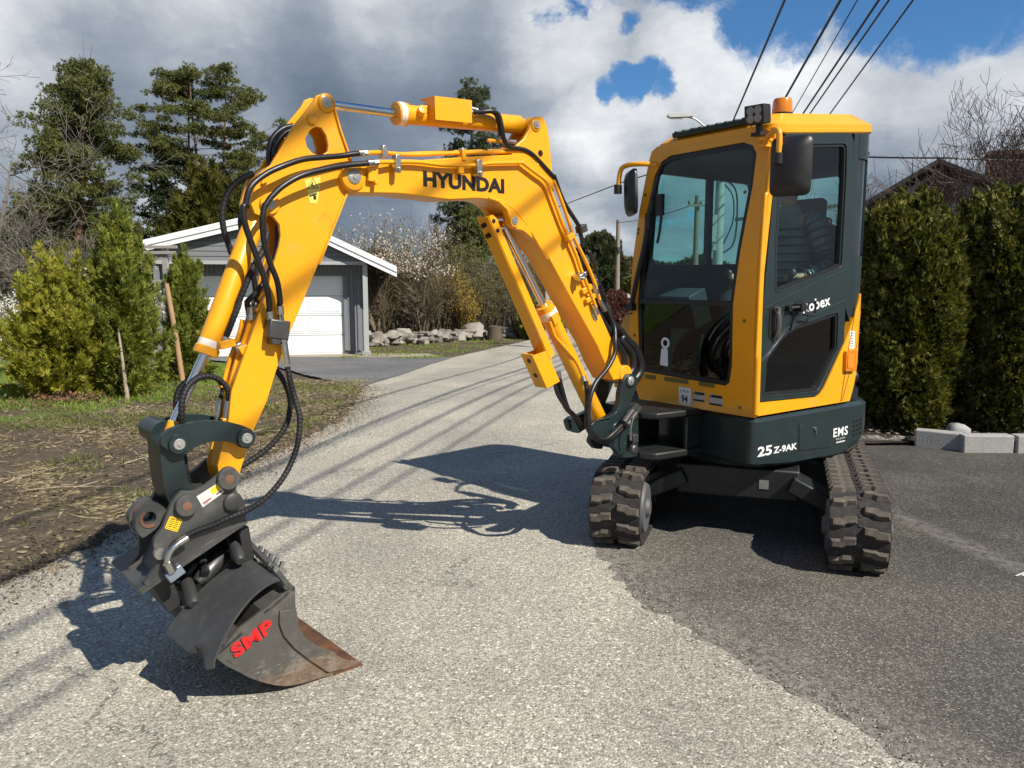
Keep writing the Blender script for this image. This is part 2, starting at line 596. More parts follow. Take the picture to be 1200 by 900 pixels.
def text(name, s, size, mat, parent, frame, m4, extrude=0.0006, bold=0.0, shear=0.0, xs=1.0, spacing=1.0, fit=None):
    cu = bpy.data.curves.new(name, 'FONT')
    cu.body = s
    cu.size = size
    cu.extrude = extrude
    cu.offset = bold
    cu.shear = shear
    cu.space_character = spacing
    cu.resolution_u = 3
    tmp = bpy.data.objects.new(name + '_tmp', cu)
    COL.objects.link(tmp)
    dg = bpy.context.evaluated_depsgraph_get()
    me = bpy.data.meshes.new_from_object(tmp.evaluated_get(dg))
    bpy.data.objects.remove(tmp)
    co = np.empty(len(me.vertices) * 3)
    me.vertices.foreach_get('co', co)
    co = co.reshape(-1, 3)
    lo, hi = co.min(0), co.max(0)
    if fit:                                   # lettering box: width, height
        co[:, 0] = (co[:, 0] - lo[0]) / (hi[0] - lo[0]) * fit[0]
        co[:, 1] = (co[:, 1] - lo[1]) / (hi[1] - lo[1]) * fit[1]
    else:
        co[:, 0] *= xs
    me.vertices.foreach_set('co', co.ravel())
    me.materials.clear()
    me.materials.append(mat)
    me.update()
    o = bpy.data.objects.new(name, me)
    return place(o, parent, frame @ m4)


def basis(origin, ex, ey):
    ex, ey = Vector(ex).normalized(), Vector(ey).normalized()
    ez = ex.cross(ey).normalized()
    ey = ez.cross(ex)
    M = Matrix.Identity(4)
    for i in range(3):
        M[i][0], M[i][1], M[i][2], M[i][3] = ex[i], ey[i], ez[i], origin[i]
    return M


# outlines in metres: boom-plane items (forward, up) or (forward, left, up) from the boom foot pin;
# cab items (forward, up) on the door side and (left, up) on the cab front, from the slewing centre
D = {
 'boom_side': [(1.781,1.023),(1.798,0.991),(1.791,0.961),(1.77,0.935),(1.741,0.924),(1.522,0.937),(1.249,0.929),(1.084,0.946),(1.006,0.946),(0.916,0.915),(0.856,0.886),(0.8,0.844),(0.742,0.784),(0.631,0.69),(0.453,0.463),(0.249,0.21),(0.184,0.103),(0.11,0.005),(0.052,0.009),(-0.014,0.024),(-0.005,0.064),(0.047,0.087),(0.131,0.238),(0.254,0.421),(0.404,0.65),(0.552,0.873),(0.614,1.023),(0.657,1.091),(0.761,1.147),(0.828,1.164),(0.861,1.169),(1.182,1.124),(1.548,1.066)],
 'boom_lug': [(0.871,1.143),(0.839,1.212),(0.782,1.254),(0.748,1.302),(0.733,1.346),(0.699,1.37),(0.674,1.375),(0.651,1.368),(0.63,1.342),(0.61,1.272),(0.59,1.134),(0.57,1.016),(0.619,1.054),(0.793,1.143)],
 'rod_lug': [(0.949,0.926),(0.889,0.885),(0.892,0.84),(0.862,0.815),(0.817,0.819),(0.772,0.829),(0.63,0.699),(0.806,0.894)],
 'arm_side': [(1.857,1.305),(1.882,1.293),(1.898,1.264),(1.981,1.166),(2.082,1.007),(2.128,0.971),(2.154,0.908),(2.17,0.856),(2.158,0.819),(2.125,0.808),(2.093,0.816),(2.076,0.804),(2.06,0.785),(2.055,0.742),(2.063,0.699),(2.08,0.649),(2.099,0.603),(2.112,0.537),(2.144,0.461),(2.181,0.373),(2.276,0.148),(2.294,0.034),(2.345,-0.136),(2.341,-0.187),(2.323,-0.22),(2.297,-0.228),(2.269,-0.206),(2.246,-0.141),(2.195,-0.015),(2.138,0.091),(2.098,0.201),(2.044,0.33),(1.964,0.492),(1.898,0.629),(1.758,0.928),(1.715,0.972),(1.726,1.017),(1.753,1.094),(1.784,1.174),(1.806,1.25),(1.822,1.295),(1.84,1.306)],
 'arm_hole': [(1.936,1.122),(1.916,1.154),(1.89,1.172),(1.864,1.17),(1.846,1.146),(1.836,1.107),(1.841,1.08),(1.871,1.063),(1.905,1.067),(1.93,1.09)],
 'armcyl': [(1.806,1.288),(1.469,1.286),(1.478,1.289),(0.733,1.335),(0.621,1.352)],
 'armcyl_cover': [(1.331,1.369),(1.124,1.381),(1.123,1.281),(1.328,1.269)],
 'bktcyl': [(2.065,0.867),(2.136,0.814),(2.345,0.297),(2.48,0.038),(2.475,-0.041)],
 'boomcyl': [(0.791,0.862),(0.561,0.403),(0.498,0.297),(0.13,-0.23),(0.085,-0.291)],
 'guard': [(0.989,0.852),(0.946,0.859),(0.886,0.788),(0.523,0.174),(0.554,0.158),(0.819,0.518)],
 'guard_box': [(0.71,0.189),(0.644,0.208),(0.531,0.018),(0.606,0.016)],
 'link_arc': [(2.558,-0.022),(2.555,0.014),(2.526,0.034),(2.485,0.044),(2.44,0.048),(2.393,0.048),(2.346,0.042),(2.303,0.031),(2.26,0.014),(2.222,-0.007),(2.211,-0.037),(2.219,-0.064),(2.242,-0.08),(2.275,-0.07),(2.291,-0.051),(2.329,-0.039),(2.371,-0.033),(2.408,-0.036),(2.44,-0.047),(2.471,-0.066),(2.497,-0.07),(2.526,-0.055),(2.544,-0.034)],
 'link_dog': [(2.555,-0.016),(2.554,-0.084),(2.552,-0.137),(2.546,-0.202),(2.534,-0.248),(2.506,-0.291),(2.476,-0.302),(2.453,-0.274),(2.453,-0.219),(2.467,-0.141),(2.472,-0.086),(2.47,-0.049),(2.486,-0.02),(2.525,-0.009)],
 'link_pins': [(2.499,-0.025),(2.249,-0.036)],
 'coupler_side': [(2.285,-0.187),(2.301,-0.234),(2.282,-0.254),(2.267,-0.285),(2.265,-0.331),(2.268,-0.371),(2.288,-0.38),(2.349,-0.39),(2.404,-0.408),(2.49,-0.455),(2.568,-0.495),(2.634,-0.532),(2.65,-0.514),(2.606,-0.469),(2.6,-0.407),(2.608,-0.378),(2.6,-0.354),(2.574,-0.328),(2.556,-0.278),(2.523,-0.221),(2.497,-0.199),(2.457,-0.211),(2.415,-0.197),(2.36,-0.163),(2.337,-0.139),(2.305,-0.139),(2.285,-0.164)],
 'coupler_hook': [(2.579,-0.339),(2.629,-0.36),(2.641,-0.315),(2.642,-0.293),(2.629,-0.27),(2.598,-0.249),(2.576,-0.242),(2.555,-0.258),(2.539,-0.285),(2.548,-0.313)],
 'coupler_back': [(2.67,-0.512),(2.626,-0.587),(2.537,-0.547),(2.574,-0.465),(2.578,-0.414),(2.614,-0.39),(2.62,-0.405),(2.615,-0.444)],
 'coupler_pins': [(2.331,-0.179),(2.49,-0.253),(2.317,-0.273)],
 'label_white': [(2.448,-0.229),(2.367,-0.192),(2.345,-0.231),(2.427,-0.275)],
 'label_yellow': [(2.545,-0.284),(2.502,-0.306),(2.523,-0.349),(2.566,-0.326)],
 'bucket_side': [(2.176,-0.584),(2.177,-0.693),(2.168,-0.746),(2.144,-0.797),(2.094,-0.849),(2.034,-0.898),(1.965,-0.952),(1.896,-0.982),(1.909,-0.993),(1.998,-0.987),(2.075,-0.972),(2.151,-0.969),(2.23,-0.953),(2.319,-0.902),(2.397,-0.837),(2.477,-0.755),(2.396,-0.683),(2.28,-0.628)],
 'bucket_wear': [(2.242,-0.659),(2.178,-0.677),(2.17,-0.744),(2.146,-0.794),(2.096,-0.846),(2.021,-0.901),(1.992,-0.98),(2.07,-0.96),(2.128,-0.894),(2.191,-0.823),(2.232,-0.76),(2.247,-0.706)],
 'smp': [(2.431,-0.755),(2.285,-0.695),(2.287,-0.739),(2.407,-0.794)],
 'flap': [(2.226,0.2,-0.52),(2.621,0.33,-0.609),(2.538,0.42,-0.744),(2.212,0.33,-0.583)],
 'hose1': [(1.683,0.1,1.088),(1.736,0.1,1.079),(1.802,0.1,1.064),(1.883,0.11,1.049),(1.979,0.12,1.03),(2.073,0.13,0.993),(2.142,0.13,0.956),(2.203,0.14,0.904),(2.224,0.14,0.841),(2.233,0.14,0.83),(2.228,0.14,0.768),(2.198,0.13,0.687),(2.164,0.12,0.603),(2.14,0.11,0.528),(2.13,0.1,0.462),(2.129,0.09,0.451),(2.122,0.09,0.417)],
 'hose2': [(1.642,0.12,1.052),(1.709,0.12,1.04),(1.788,0.12,1.026),(1.882,0.13,1.003),(1.991,0.14,0.968),(2.069,0.14,0.924),(2.121,0.14,0.878),(2.145,0.14,0.846),(2.151,0.14,0.84),(2.162,0.14,0.782),(2.153,0.13,0.704),(2.129,0.12,0.63),(2.099,0.11,0.56),(2.086,0.1,0.483),(2.085,0.09,0.472),(2.083,0.09,0.438),(2.074,0.09,0.366),(2.068,0.09,0.303),(2.062,0.09,0.224),(2.052,0.1,0.144),(2.046,0.12,0.088),(2.042,0.14,0.033),(2.049,0.15,-0.022),(2.065,0.16,-0.081),(2.097,0.17,-0.144),(2.139,0.18,-0.198),(2.187,0.18,-0.246),(2.236,0.17,-0.284),(2.284,0.15,-0.31),(2.347,0.14,-0.327),(2.408,0.13,-0.347),(2.461,0.13,-0.355),(2.513,0.13,-0.373),(2.549,0.13,-0.389)],
 'hose3': [(1.948,-0.02,1.18),(1.997,-0.02,1.16),(2.04,-0.02,1.116),(2.055,-0.02,1.061),(2.051,-0.02,1.006)],
 'hose3b': [(1.94,0.0,1.17),(1.995,0.0,1.141),(2.033,0.0,1.093),(2.043,0.0,1.048)],
 'hose4': [(2.122,-0.02,0.978),(2.18,-0.02,0.946),(2.226,-0.02,0.895),(2.249,-0.02,0.829),(2.249,-0.02,0.765),(2.235,-0.02,0.712),(2.221,-0.02,0.664)],
 'hose5': [(2.164,-0.03,0.84),(2.177,-0.03,0.791),(2.169,-0.03,0.726),(2.156,-0.03,0.649),(2.135,-0.03,0.582),(2.129,-0.03,0.526),(2.132,-0.02,0.487),(2.144,0.0,0.471),(2.151,0.0,0.443),(2.157,0.0,0.424)],
 'hose6': [(2.049,0.02,0.778),(2.052,0.02,0.717),(2.067,0.02,0.649),(2.105,0.02,0.571),(2.145,0.02,0.521),(2.174,0.01,0.488),(2.177,0.0,0.477),(2.174,0.0,0.449),(2.171,0.0,0.427)],
 'hose7': [(2.096,0.03,0.748),(2.125,0.05,0.68),(2.172,0.06,0.614),(2.203,0.06,0.549),(2.229,0.05,0.484),(2.23,0.05,0.474),(2.254,0.05,0.42),(2.269,0.04,0.377),(2.279,0.03,0.349)],
 'hose8': [(2.083,0.03,0.209),(2.06,0.04,0.168),(2.042,0.05,0.115),(2.035,0.05,0.056),(2.043,0.06,0.052),(2.058,0.06,-0.005),(2.096,0.06,-0.058),(2.153,0.05,-0.11),(2.209,0.04,-0.144),(2.264,0.03,-0.171)],
 'hose9': [(2.275,0.02,0.1),(2.278,0.02,0.145),(2.304,0.02,0.183),(2.35,0.03,0.204),(2.396,0.04,0.201),(2.437,0.05,0.173),(2.463,0.06,0.124),(2.468,0.06,0.071),(2.465,0.05,0.032),(2.455,0.02,-0.06),(2.453,0.02,-0.126),(2.441,0.02,-0.2)],
 'hose10': [(2.285,-0.04,0.105),(2.272,-0.04,0.138),(2.287,-0.04,0.179),(2.334,-0.03,0.198),(2.388,-0.03,0.194),(2.431,-0.03,0.17),(2.458,-0.02,0.125),(2.46,-0.02,0.076)],
 'pipe1': [(1.649,0.12,1.052),(1.566,0.11,1.062),(1.549,0.105,1.065),(1.432,0.105,1.075),(1.296,0.105,1.076),(1.134,0.105,1.09),(1.016,0.105,1.111),(0.837,0.105,1.131),(0.828,0.105,1.132),(0.744,0.105,1.094),(0.666,0.105,1.056),(0.626,0.105,0.993),(0.544,0.105,0.849),(0.448,0.105,0.7),(0.415,0.105,0.634),(0.348,0.105,0.522),(0.29,0.105,0.423)],
 'pipe2': [(1.677,0.09,1.09),(1.582,0.07,1.104),(1.533,0.06,1.105),(1.416,0.06,1.113),(1.278,0.06,1.132),(1.181,0.06,1.145),(0.978,0.06,1.17),(0.798,0.06,1.194),(0.76,0.06,1.194),(0.664,0.06,1.134),(0.584,0.06,1.085),(0.522,0.06,0.99),(0.458,0.06,0.87),(0.425,0.06,0.798),(0.347,0.06,0.696),(0.267,0.06,0.575),(0.208,0.06,0.451)],
 'hose_knee': [(1.097,0.07,1.335),(1.037,0.07,1.346),(0.994,0.08,1.352),(0.955,0.08,1.34),(0.937,0.08,1.296),(0.924,0.08,1.239),(0.897,0.08,1.206),(0.857,0.075,1.201),(0.778,0.07,1.2),(0.712,0.07,1.176),(0.584,0.07,1.091),(0.564,0.06,1.087),(0.491,0.05,0.978),(0.405,0.05,0.888),(0.367,0.05,0.846),(0.372,0.05,0.845),(0.35,0.05,0.787),(0.338,0.05,0.742)],
 'hose_foot1': [(0.161,0.05,0.434),(0.136,0.06,0.386),(0.109,0.08,0.307),(0.135,0.11,0.23),(0.15,0.12,0.16),(0.218,0.13,0.086),(0.319,0.14,0.017),(0.373,0.15,-0.055),(0.388,0.15,-0.139),(0.381,0.16,-0.224),(0.323,0.16,-0.282),(0.254,0.16,-0.299),(0.184,0.16,-0.272),(0.102,0.15,-0.236),(-0.031,0.12,-0.198)],
 'hose_foot2': [(0.334,0.08,0.02),(0.342,0.1,-0.064),(0.368,0.12,-0.145),(0.382,0.14,-0.219),(0.324,0.14,-0.289),(0.243,0.14,-0.32),(0.161,0.14,-0.295),(0.066,0.13,-0.259),(-0.081,0.1,-0.223)],
 'hose_big1': [(0.153,0.0,0.417),(0.092,0.0,0.343),(-0.007,-0.0,0.274),(-0.11,0.0,0.203),(-0.162,0.0,0.166),(-0.217,0.0,0.078),(-0.206,0.0,0.01),(-0.13,0.0,-0.044)],
 'hose_big2': [(0.151,0.03,0.418),(0.089,0.03,0.336),(-0.023,0.03,0.258),(-0.011,0.03,0.218),(-0.102,0.03,0.138),(-0.117,0.03,0.062),(-0.08,0.03,0.014)],
 'hose_big3': [(0.229,0.06,0.389),(0.17,0.06,0.324),(0.109,0.06,0.266),(0.059,0.06,0.207),(0.002,0.06,0.138),(-0.006,0.06,0.072),(0.005,0.06,0.032)],
 'hose_cyl1': [(0.514,0.02,0.022),(0.492,0.02,-0.042),(0.437,0.02,-0.11),(0.359,0.02,-0.175),(0.292,0.0,-0.234)],
 'hose_cyl2': [(0.438,-0.02,0.035),(0.409,-0.02,-0.047),(0.363,-0.02,-0.147),(0.283,-0.02,-0.213)],
 'pipe_cyl': [(0.578,0.045,0.353),(0.541,0.045,0.277),(0.498,0.045,0.237),(0.433,0.045,0.18),(0.378,0.045,0.13),(0.32,0.045,0.039)],
 'pipe_arm': [(2.167,0.0,0.421),(2.181,0.0,0.371),(2.206,0.0,0.311),(2.226,0.0,0.262),(2.259,0.0,0.158)],
 'bracket': [(0.021,0.036),(0.057,-0.002),(0.08,-0.065),(0.084,-0.13),(0.113,-0.176),(0.208,-0.198),(0.289,-0.205),(0.323,-0.224),(0.299,-0.283),(0.229,-0.309),(0.147,-0.279),(0.109,-0.325),(0.132,-0.371),(0.082,-0.42),(0.02,-0.429),(0.011,-0.304),(0.052,-0.2),(0.015,-0.171),(-0.044,-0.077),(-0.08,-0.005),(-0.041,0.031)],
 'hyundai': [(1.389,1.045),(0.924,1.047),(0.924,0.979),(1.39,0.976)],
 'warn': [(1.95,0.974),(1.876,0.99),(1.889,0.884),(1.932,0.881)],
 'pillar_edge_front': [(0.495,0.792),(0.5,1.409),(0.494,1.69),(0.461,1.991),(0.423,2.315)],
 'pillar_edge_rear': [(0.483,0.791),(0.469,1.217),(0.477,1.446),(0.411,1.994),(0.393,2.339)],
 'door': [(0.485,0.87),(0.477,1.446),(0.411,1.994),(0.396,2.27),(0.362,2.333),(0.273,2.368),(-0.304,2.443),(-0.361,2.434),(-0.393,2.403),(-0.393,2.221),(-0.38,2.042),(-0.389,1.623),(-0.383,1.392),(-0.396,1.178),(-0.19,0.902),(-0.112,0.846)],
 'yellow_band': [(0.483,0.791),(0.496,0.871),(-0.112,0.846),(-0.19,0.902),(-0.391,1.178),(-0.494,1.363),(-0.563,1.472),(-0.583,1.469),(-0.627,1.349),(-0.632,1.167),(-0.541,0.924),(-0.514,0.798),(-0.264,0.762)],
 'win_up': [(0.341,1.526),(0.352,1.998),(0.321,2.209),(0.288,2.304),(0.225,2.32),(-0.237,2.374),(-0.302,2.369),(-0.314,2.34),(-0.31,2.114),(-0.324,1.69),(-0.3,1.646),(-0.008,1.565),(0.278,1.492),(0.331,1.497)],
 'win_low': [(0.42,0.962),(0.401,1.112),(0.246,1.237),(0.137,1.285),(-0.286,1.362),(-0.309,1.346),(-0.323,1.133),(-0.156,0.916),(-0.122,0.884),(0.021,0.886),(0.404,0.903)],
 'win_rear': [(-0.44,2.327),(-0.497,2.332),(-0.502,2.024),(-0.485,1.725),(-0.468,1.698)],
 'roof': [(0.423,2.318),(0.372,2.416),(0.281,2.468),(-0.279,2.551),(-0.54,2.523),(-0.547,2.462),(0.262,2.374)],
 'robex': [(0.07,1.411),(-0.214,1.452),(-0.225,1.417),(0.06,1.361)],
 'door_handle': [(0.392,1.409),(0.314,1.4),(0.308,1.239),(0.385,1.228)],
 'hook': [(0.235,1.421),(0.135,1.419),(0.007,1.436),(0.002,1.379),(0.106,1.381),(0.187,1.279)],
 'rear_light': [(-0.39,1.118),(-0.515,1.119),(-0.515,0.975),(-0.392,0.996)],
 'sticker_side': [(-0.45,1.244),(-0.502,1.24),(-0.507,1.128),(-0.447,1.131)],
 'hatch': [(0.057,0.697),(-0.27,0.697),(-0.287,0.518),(0.048,0.539)],
 't25': [(0.46,0.613),(0.068,0.565),(0.065,0.532),(0.459,0.563)],
 'ems': [(-0.3,0.633),(-0.491,0.63),(-0.498,0.57),(-0.3,0.578)],
 'ems_sub': [(-0.338,0.575),(-0.461,0.565),(-0.466,0.523),(-0.341,0.536)],
 'vents': [(-0.537,0.645),(-0.656,0.656),(-0.667,0.555),(-0.556,0.54)],
 'front_frame': [(-0.45,0.784),(-0.533,0.929),(-0.566,1.212),(-0.576,1.398),(-0.519,2.006),(-0.492,2.311),(-0.482,2.39),(-0.439,2.411),(-0.281,2.402),(0.279,2.398),(0.441,2.322),(0.421,1.995),(0.407,1.407),(0.423,0.787)],
 'screen': [(-0.458,0.97),(-0.481,1.423),(-0.446,2.003),(-0.413,2.222),(-0.374,2.297),(-0.298,2.329),(0.245,2.333),(0.315,2.307),(0.347,2.257),(0.347,2.094),(0.341,2.025),(0.279,1.42),(0.283,1.073),(0.268,0.967),(0.239,0.945),(-0.106,0.955)],
 'split': [(-0.481,1.423),(0.278,1.423)],
 'wiper': [(-0.401,2.035),(-0.429,1.768),(-0.535,1.365)],
 'visor': [(-0.281,2.399),(-0.256,2.437),(0.254,2.447),(0.286,2.4)],
 'stick94': [(-0.115,0.903),(-0.018,0.9),(-0.017,0.794),(-0.11,0.798)],
 'stickA': [(-0.003,0.889),(0.093,0.886),(0.091,0.826),(-0.002,0.821)],
 'stickB': [(0.12,0.885),(0.225,0.881),(0.224,0.817),(0.119,0.82)],
 'penguin': [(-0.299,1.208),(-0.204,1.213),(-0.215,1.014),(-0.288,1.017)],
 'beacon': [(0.347,2.469),(0.463,2.45),(0.457,2.546),(0.342,2.567)],
 'worklight': [(0.334,2.49),(0.462,2.474),(0.47,2.394),(0.351,2.392)],
 'mirrorR': [(0.567,2.285),(0.768,2.279),(0.789,2.017),(0.756,1.976),(0.589,1.997)],
 'mirrorR_arm': [(0.476,2.29),(0.53,2.316),(0.591,2.332),(0.616,2.303),(0.618,2.187)],
 'mirrorL': [(-0.416,2.269),(-0.49,2.247),(-0.564,2.166),(-0.573,2.006),(-0.416,2.265),(-0.478,2.255),(-0.564,2.166),(-0.573,2.024),(-0.559,1.978),(-0.495,1.982),(-0.447,2.05)],
 'mirrorL_arm': [(-0.374,2.286),(-0.517,2.303),(-0.58,2.284),(-0.616,2.181),(-0.622,2.154)],
 'tail': [(-0.946,1.057),(-0.932,1.182),(-0.866,1.308),(-0.808,1.358)],
}
# ================================================================== the excavator
SLEW = Vector((1.50, 4.97, 0.0))
exc = empty('excavator', SLEW)
tag(exc, 'yellow and charcoal tracked mini excavator with raised boom standing on the road', 'excavator')
UPF = Matrix.Translation(SLEW) @ Matrix.Rotation(R(216.5), 4, 'Z')            # upper structure: x forward, y left
TRF = Matrix.Translation(SLEW) @ Matrix.Rotation(R(-109.4), 4, 'Z')           # undercarriage
BMF = Matrix.Translation((0.6044, 4.4755, 0.99)) @ Matrix.Rotation(R(221), 4, 'Z')   # boom plane, from the boom foot pin


def tubes(name, key_or_path, r, mat, parent, frame, ridge=0.0, n=8, sub=6, pitch=0.018):
    path = catmull(D[key_or_path] if isinstance(key_or_path, str) else key_or_path, sub)
    mb = MB()
    if ridge:
        path = resample(path, pitch / 4)
        rad = [r + ridge * (1 if (i % 4) in (0, 1) else 0) for i in range(len(path))]
        mb.tube(path, r, 9, rad=rad)
        return mb.obj(name, SPIRAL if mat is HOSE else mat, parent, frame, smooth=60)
    mb.tube(path, r, n)
    return mb.obj(name, mat, parent, frame, smooth=60)


def pin(name, c, y0, y1, r, mat, parent, frame, boss=None, bossmat=None, head=True):
    """a cross pin along y with a countersunk end face and bolt"""
    mb = MB()
    x, z = c
    mb.lathe((x, y0, z), (0, y1 - y0, 0), [(0, r * .92), (0.002, r), (abs(y1 - y0) - 0.003, r), (abs(y1 - y0), r * .86)], 20)
    if head:
        mb.cyl((x, y1, z), (x, y1 + 0.004, z), r * 0.34, n=6)
    o = mb.obj(name, mat, parent, frame)
    if boss:
        for (b0, b1, br) in boss:
            b = MB()
            b.lathe((x, b0, z), (0, b1 - b0, 0), [(0, br), (abs(b1 - b0) * .7, br), (abs(b1 - b0), br * .93)], 24)
            b.obj('pin_boss', bossmat, parent, frame, smooth=50)
    return o


# ------------------------------------------------------------------ undercarriage and tracks
def track_path(n_arc=18):
    cx, r, lift = 0.715, 0.205, 0.0
    pts = []
    for i in range(n_arc + 1):
        a = -math.pi / 2 + math.pi * i / n_arc
        pts.append((cx + r * math.cos(a), r + 0.012 + r * math.sin(a)))
    for i in range(1, 10):
        t = i / 10
        pts.append((cx - 2 * cx * t, 2 * r + 0.012 - 0.012 * math.sin(math.pi * t * 3) ** 2))
    for i in range(n_arc + 1):
        a = math.pi / 2 + math.pi * i / n_arc
        pts.append((-cx + r * math.cos(a), r + 0.012 + r * math.sin(a)))
    return pts


TP = track_path()
lug_mesh = None


def lug_verts(side):
    """one chunky tread lug, base on z=0 pointing +z, x along the belt, y across (towards the outer edge)"""
    s = side
    base = [(-.028, .014), (.020, .014), (.026, .062), (.040, .078), (.042, .146), (-.008, .146), (-.012, .090), (-.024, .074)]
    top = [(-.020, .022), (.010, .022), (.017, .064), (.030, .083), (.030, .132), (.002, .132), (-.002, .095), (-.016, .078)]
    vs = [(x, y * s, -.004) for x, y in base] + [(x, y * s, .025) for x, y in top]
    n = len(base)
    fs = [(i, (i + 1) % n, n + (i + 1) % n, n + i) for i in range(n)] + [tuple(range(n, 2 * n))]
    return vs, fs


def build_track(ysign):
    yc = 0.648 * ysign + 0.005
    mb = MB()
    dense = resample([(p[0], 0, p[1]) for p in TP] + [(TP[0][0], 0, TP[0][1])], 0.03)
    path = [(p.x, p.z) for p in dense[:-1]]
    mb.ribbon(path, yc - 0.148, yc + 0.148, 0.022, closed=True)
    belt = mb.obj('track', RUBBER_D, exc, TRF)
    # lugs
    total = [(Vector((path[i][0], path[i][1])), Vector((path[(i + 1) % len(path)][0], path[(i + 1) % len(path)][1]))) for i in range(len(path))]
    per = sum((b - a).length for a, b in total)
    nl = 40
    for row in (-1, 1):
        vs, fs = lug_verts(row)
        me = bpy.data.meshes.new('track_lug')
        me.from_pydata(vs, [], fs)
        bm = bmesh.new()
        bm.from_mesh(me)
        bmesh.ops.recalc_face_normals(bm, faces=bm.faces)
        bm.to_mesh(me)
        bm.free()
        me.materials.append(RUBBER)
        for k in range(nl):
            s = per * ((k + (0.5 if row > 0 else 0.0)) / nl)
            acc = 0
            for a, b in total:
                L = (b - a).length
                if acc + L >= s:
                    p = a + (b - a) * ((s - acc) / L)
                    t = (b - a).normalized()
                    break
                acc += L
            nrm = Vector((t.y, -t.x))          # outward for this direction of travel
            M = basis((p.x + nrm.x * .009, yc, p.y + nrm.y * .009), (t.x, 0, t.y), (0, 1, 0))
            if M.to_3x3() @ Vector((0, 0, 1)) @ Vector((nrm.x, 0, nrm.y)) < 0:
                M = basis((p.x + nrm.x * .009, yc, p.y + nrm.y * .009), (-t.x, 0, -t.y), (0, 1, 0))
            o = bpy.data.objects.new('track_lug', me)
            place(o, belt, TRF @ M)
    # dark centre line with steel drive links showing, and the inner wheels
    mb = MB()
    for k in range(84):
        s = per * k / 84
        acc = 0
        for a, b in total:
            L = (b - a).length
            if acc + L >= s:
                p = a + (b - a) * ((s - acc) / L)
                t = (b - a).normalized()
                break
            acc += L
        M = basis((p.x, yc, p.y), (t.x, 0, t.y), (0, 1, 0)).to_3x3()
        nrm = Vector((t.y, -t.x))
        mb.box((p.x + nrm.x * .008, yc, p.y + nrm.y * .008), (.020, .020, .014), M)
    o = mb.obj('drive_links', RUBBER_D, belt, TRF, smooth=0)
    tag(o, kind='stuff')
    for (x, r, nm) in ((0.715, 0.175, 'idler_wheel'), (-0.715, 0.175, 'sprocket')):
        w = MB()
        w.lathe((x, yc - 0.155, 0.217), (0, 1, 0), [(0, r * .5), (.0, r * .80), (.02, r * .88), (.045, r), (.26, r), (.285, r * .88), (.31, r * .80), (.31, r * .4)], 28)
        w.lathe((x, yc - 0.175, 0.217), (0, 1, 0), [(0, .045), (.02, .06), (.33, .06), (.35, .045)], 16)
        w.obj(nm, GREYPL if nm == 'idler_wheel' else DARKSTEEL, exc, TRF)
    fr = MB()
    fr.box((0, yc, 0.20), (1.18, 0.15, 0.13))
    fr.box((0.50, yc, 0.215), (0.30, 0.11, 0.10))
    fr.obj('track_frame', UNDER, exc, TRF, bevel=.01)
    for x in (-.36, 0, .36):
        w = MB()
        w.lathe((x, yc - .11, .078), (0, 1, 0), [(0, .03), (.0, .052), (.22, .052), (.22, .03)], 18)
        w.obj('track_roller', DARKSTEEL, exc, TRF)


for s in (-1, 1):
    build_track(s)

uc = MB()
uc.box((0, 0, 0.335), (0.78, 0.72, 0.19))
uc.lathe((0, 0, .40), (0, 0, 1), [(0, .36), (.10, .36), (.13, .33)], 32)
for s in (-1, 1):
    for x in (-.33, .33):
        M = Matrix.Rotation(R(-26 * s), 3, 'X')
        uc.box((x, .46 * s, .285), (.24, .34, .10), M)
uc.obj('car_body', UNDER, exc, TRF, bevel=.012)
bl = MB()
prof = [(-1.02, .06), (-1.06, .14), (-1.075, .24), (-1.05, .34), (-1.00, .40)]
bl.ribbon(prof, -.76, .76, .016)
bl.box((-1.02, 0, .065), (.03, 1.50, .05))
for y in (-.35, .35):
    bl.box((-.75, y, .20), (.62, .07, .09), Matrix.Rotation(R(-4), 3, 'Y'))
bl.obj('dozer_blade', UNDER, exc, TRF)
pl = MB()
pl.box((0.392, .16, .335), (.004, .055, .055))
o = pl.obj('id_plate', STEEL, exc, TRF, smooth=0)
# ------------------------------------------------------------------ upper structure: cab and body
YL = 0.441                 # left (door) side
RC, XC = 0.20, -0.50       # rear corner of the cab


def side(p, off):
    """map (forward, up) on the door side, wrapping round the rear corner, to 3-D"""
    x, z = p[0], p[1]
    if x >= XC:
        return (x, YL + off, z)
    th = (XC - x) / RC
    r = RC + off
    return (XC - r * math.sin(th), YL - RC + r * math.cos(th), z)


ZF = [0.40, 0.78, 1.41, 1.70, 2.00, 2.32, 2.45]
XF = [0.478, 0.485, 0.497, 0.492, 0.461, 0.420, 0.395]


def xfront(z):
    return float(np.interp(z, ZF, XF))


def front(p, off):
    return (xfront(p[1]) + off, p[0], p[1])


def side_plate(mb, pts, o0, o1, holes=(), step=.07, mi=0):
    mb.prism(densify(pts, step), o0, o1, holes=[densify(h, step) for h in holes], fmap=side, mi=mi)


def clip_x(pts, lo, hi):
    for lim, keep_gt in ((lo, True), (hi, False)):
        out = []
        k = len(pts)
        for i in range(k):
            a, b = pts[i], pts[(i + 1) % k]
            ia = a[0] >= lim if keep_gt else a[0] <= lim
            ib = b[0] >= lim if keep_gt else b[0] <= lim
            if ia:
                out.append(a)
            if ia != ib:
                t = (lim - a[0]) / (b[0] - a[0])
                out.append((lim, a[1] + (b[1] - a[1]) * t))
        pts = out
        if len(pts) < 3:
            return []
    return pts


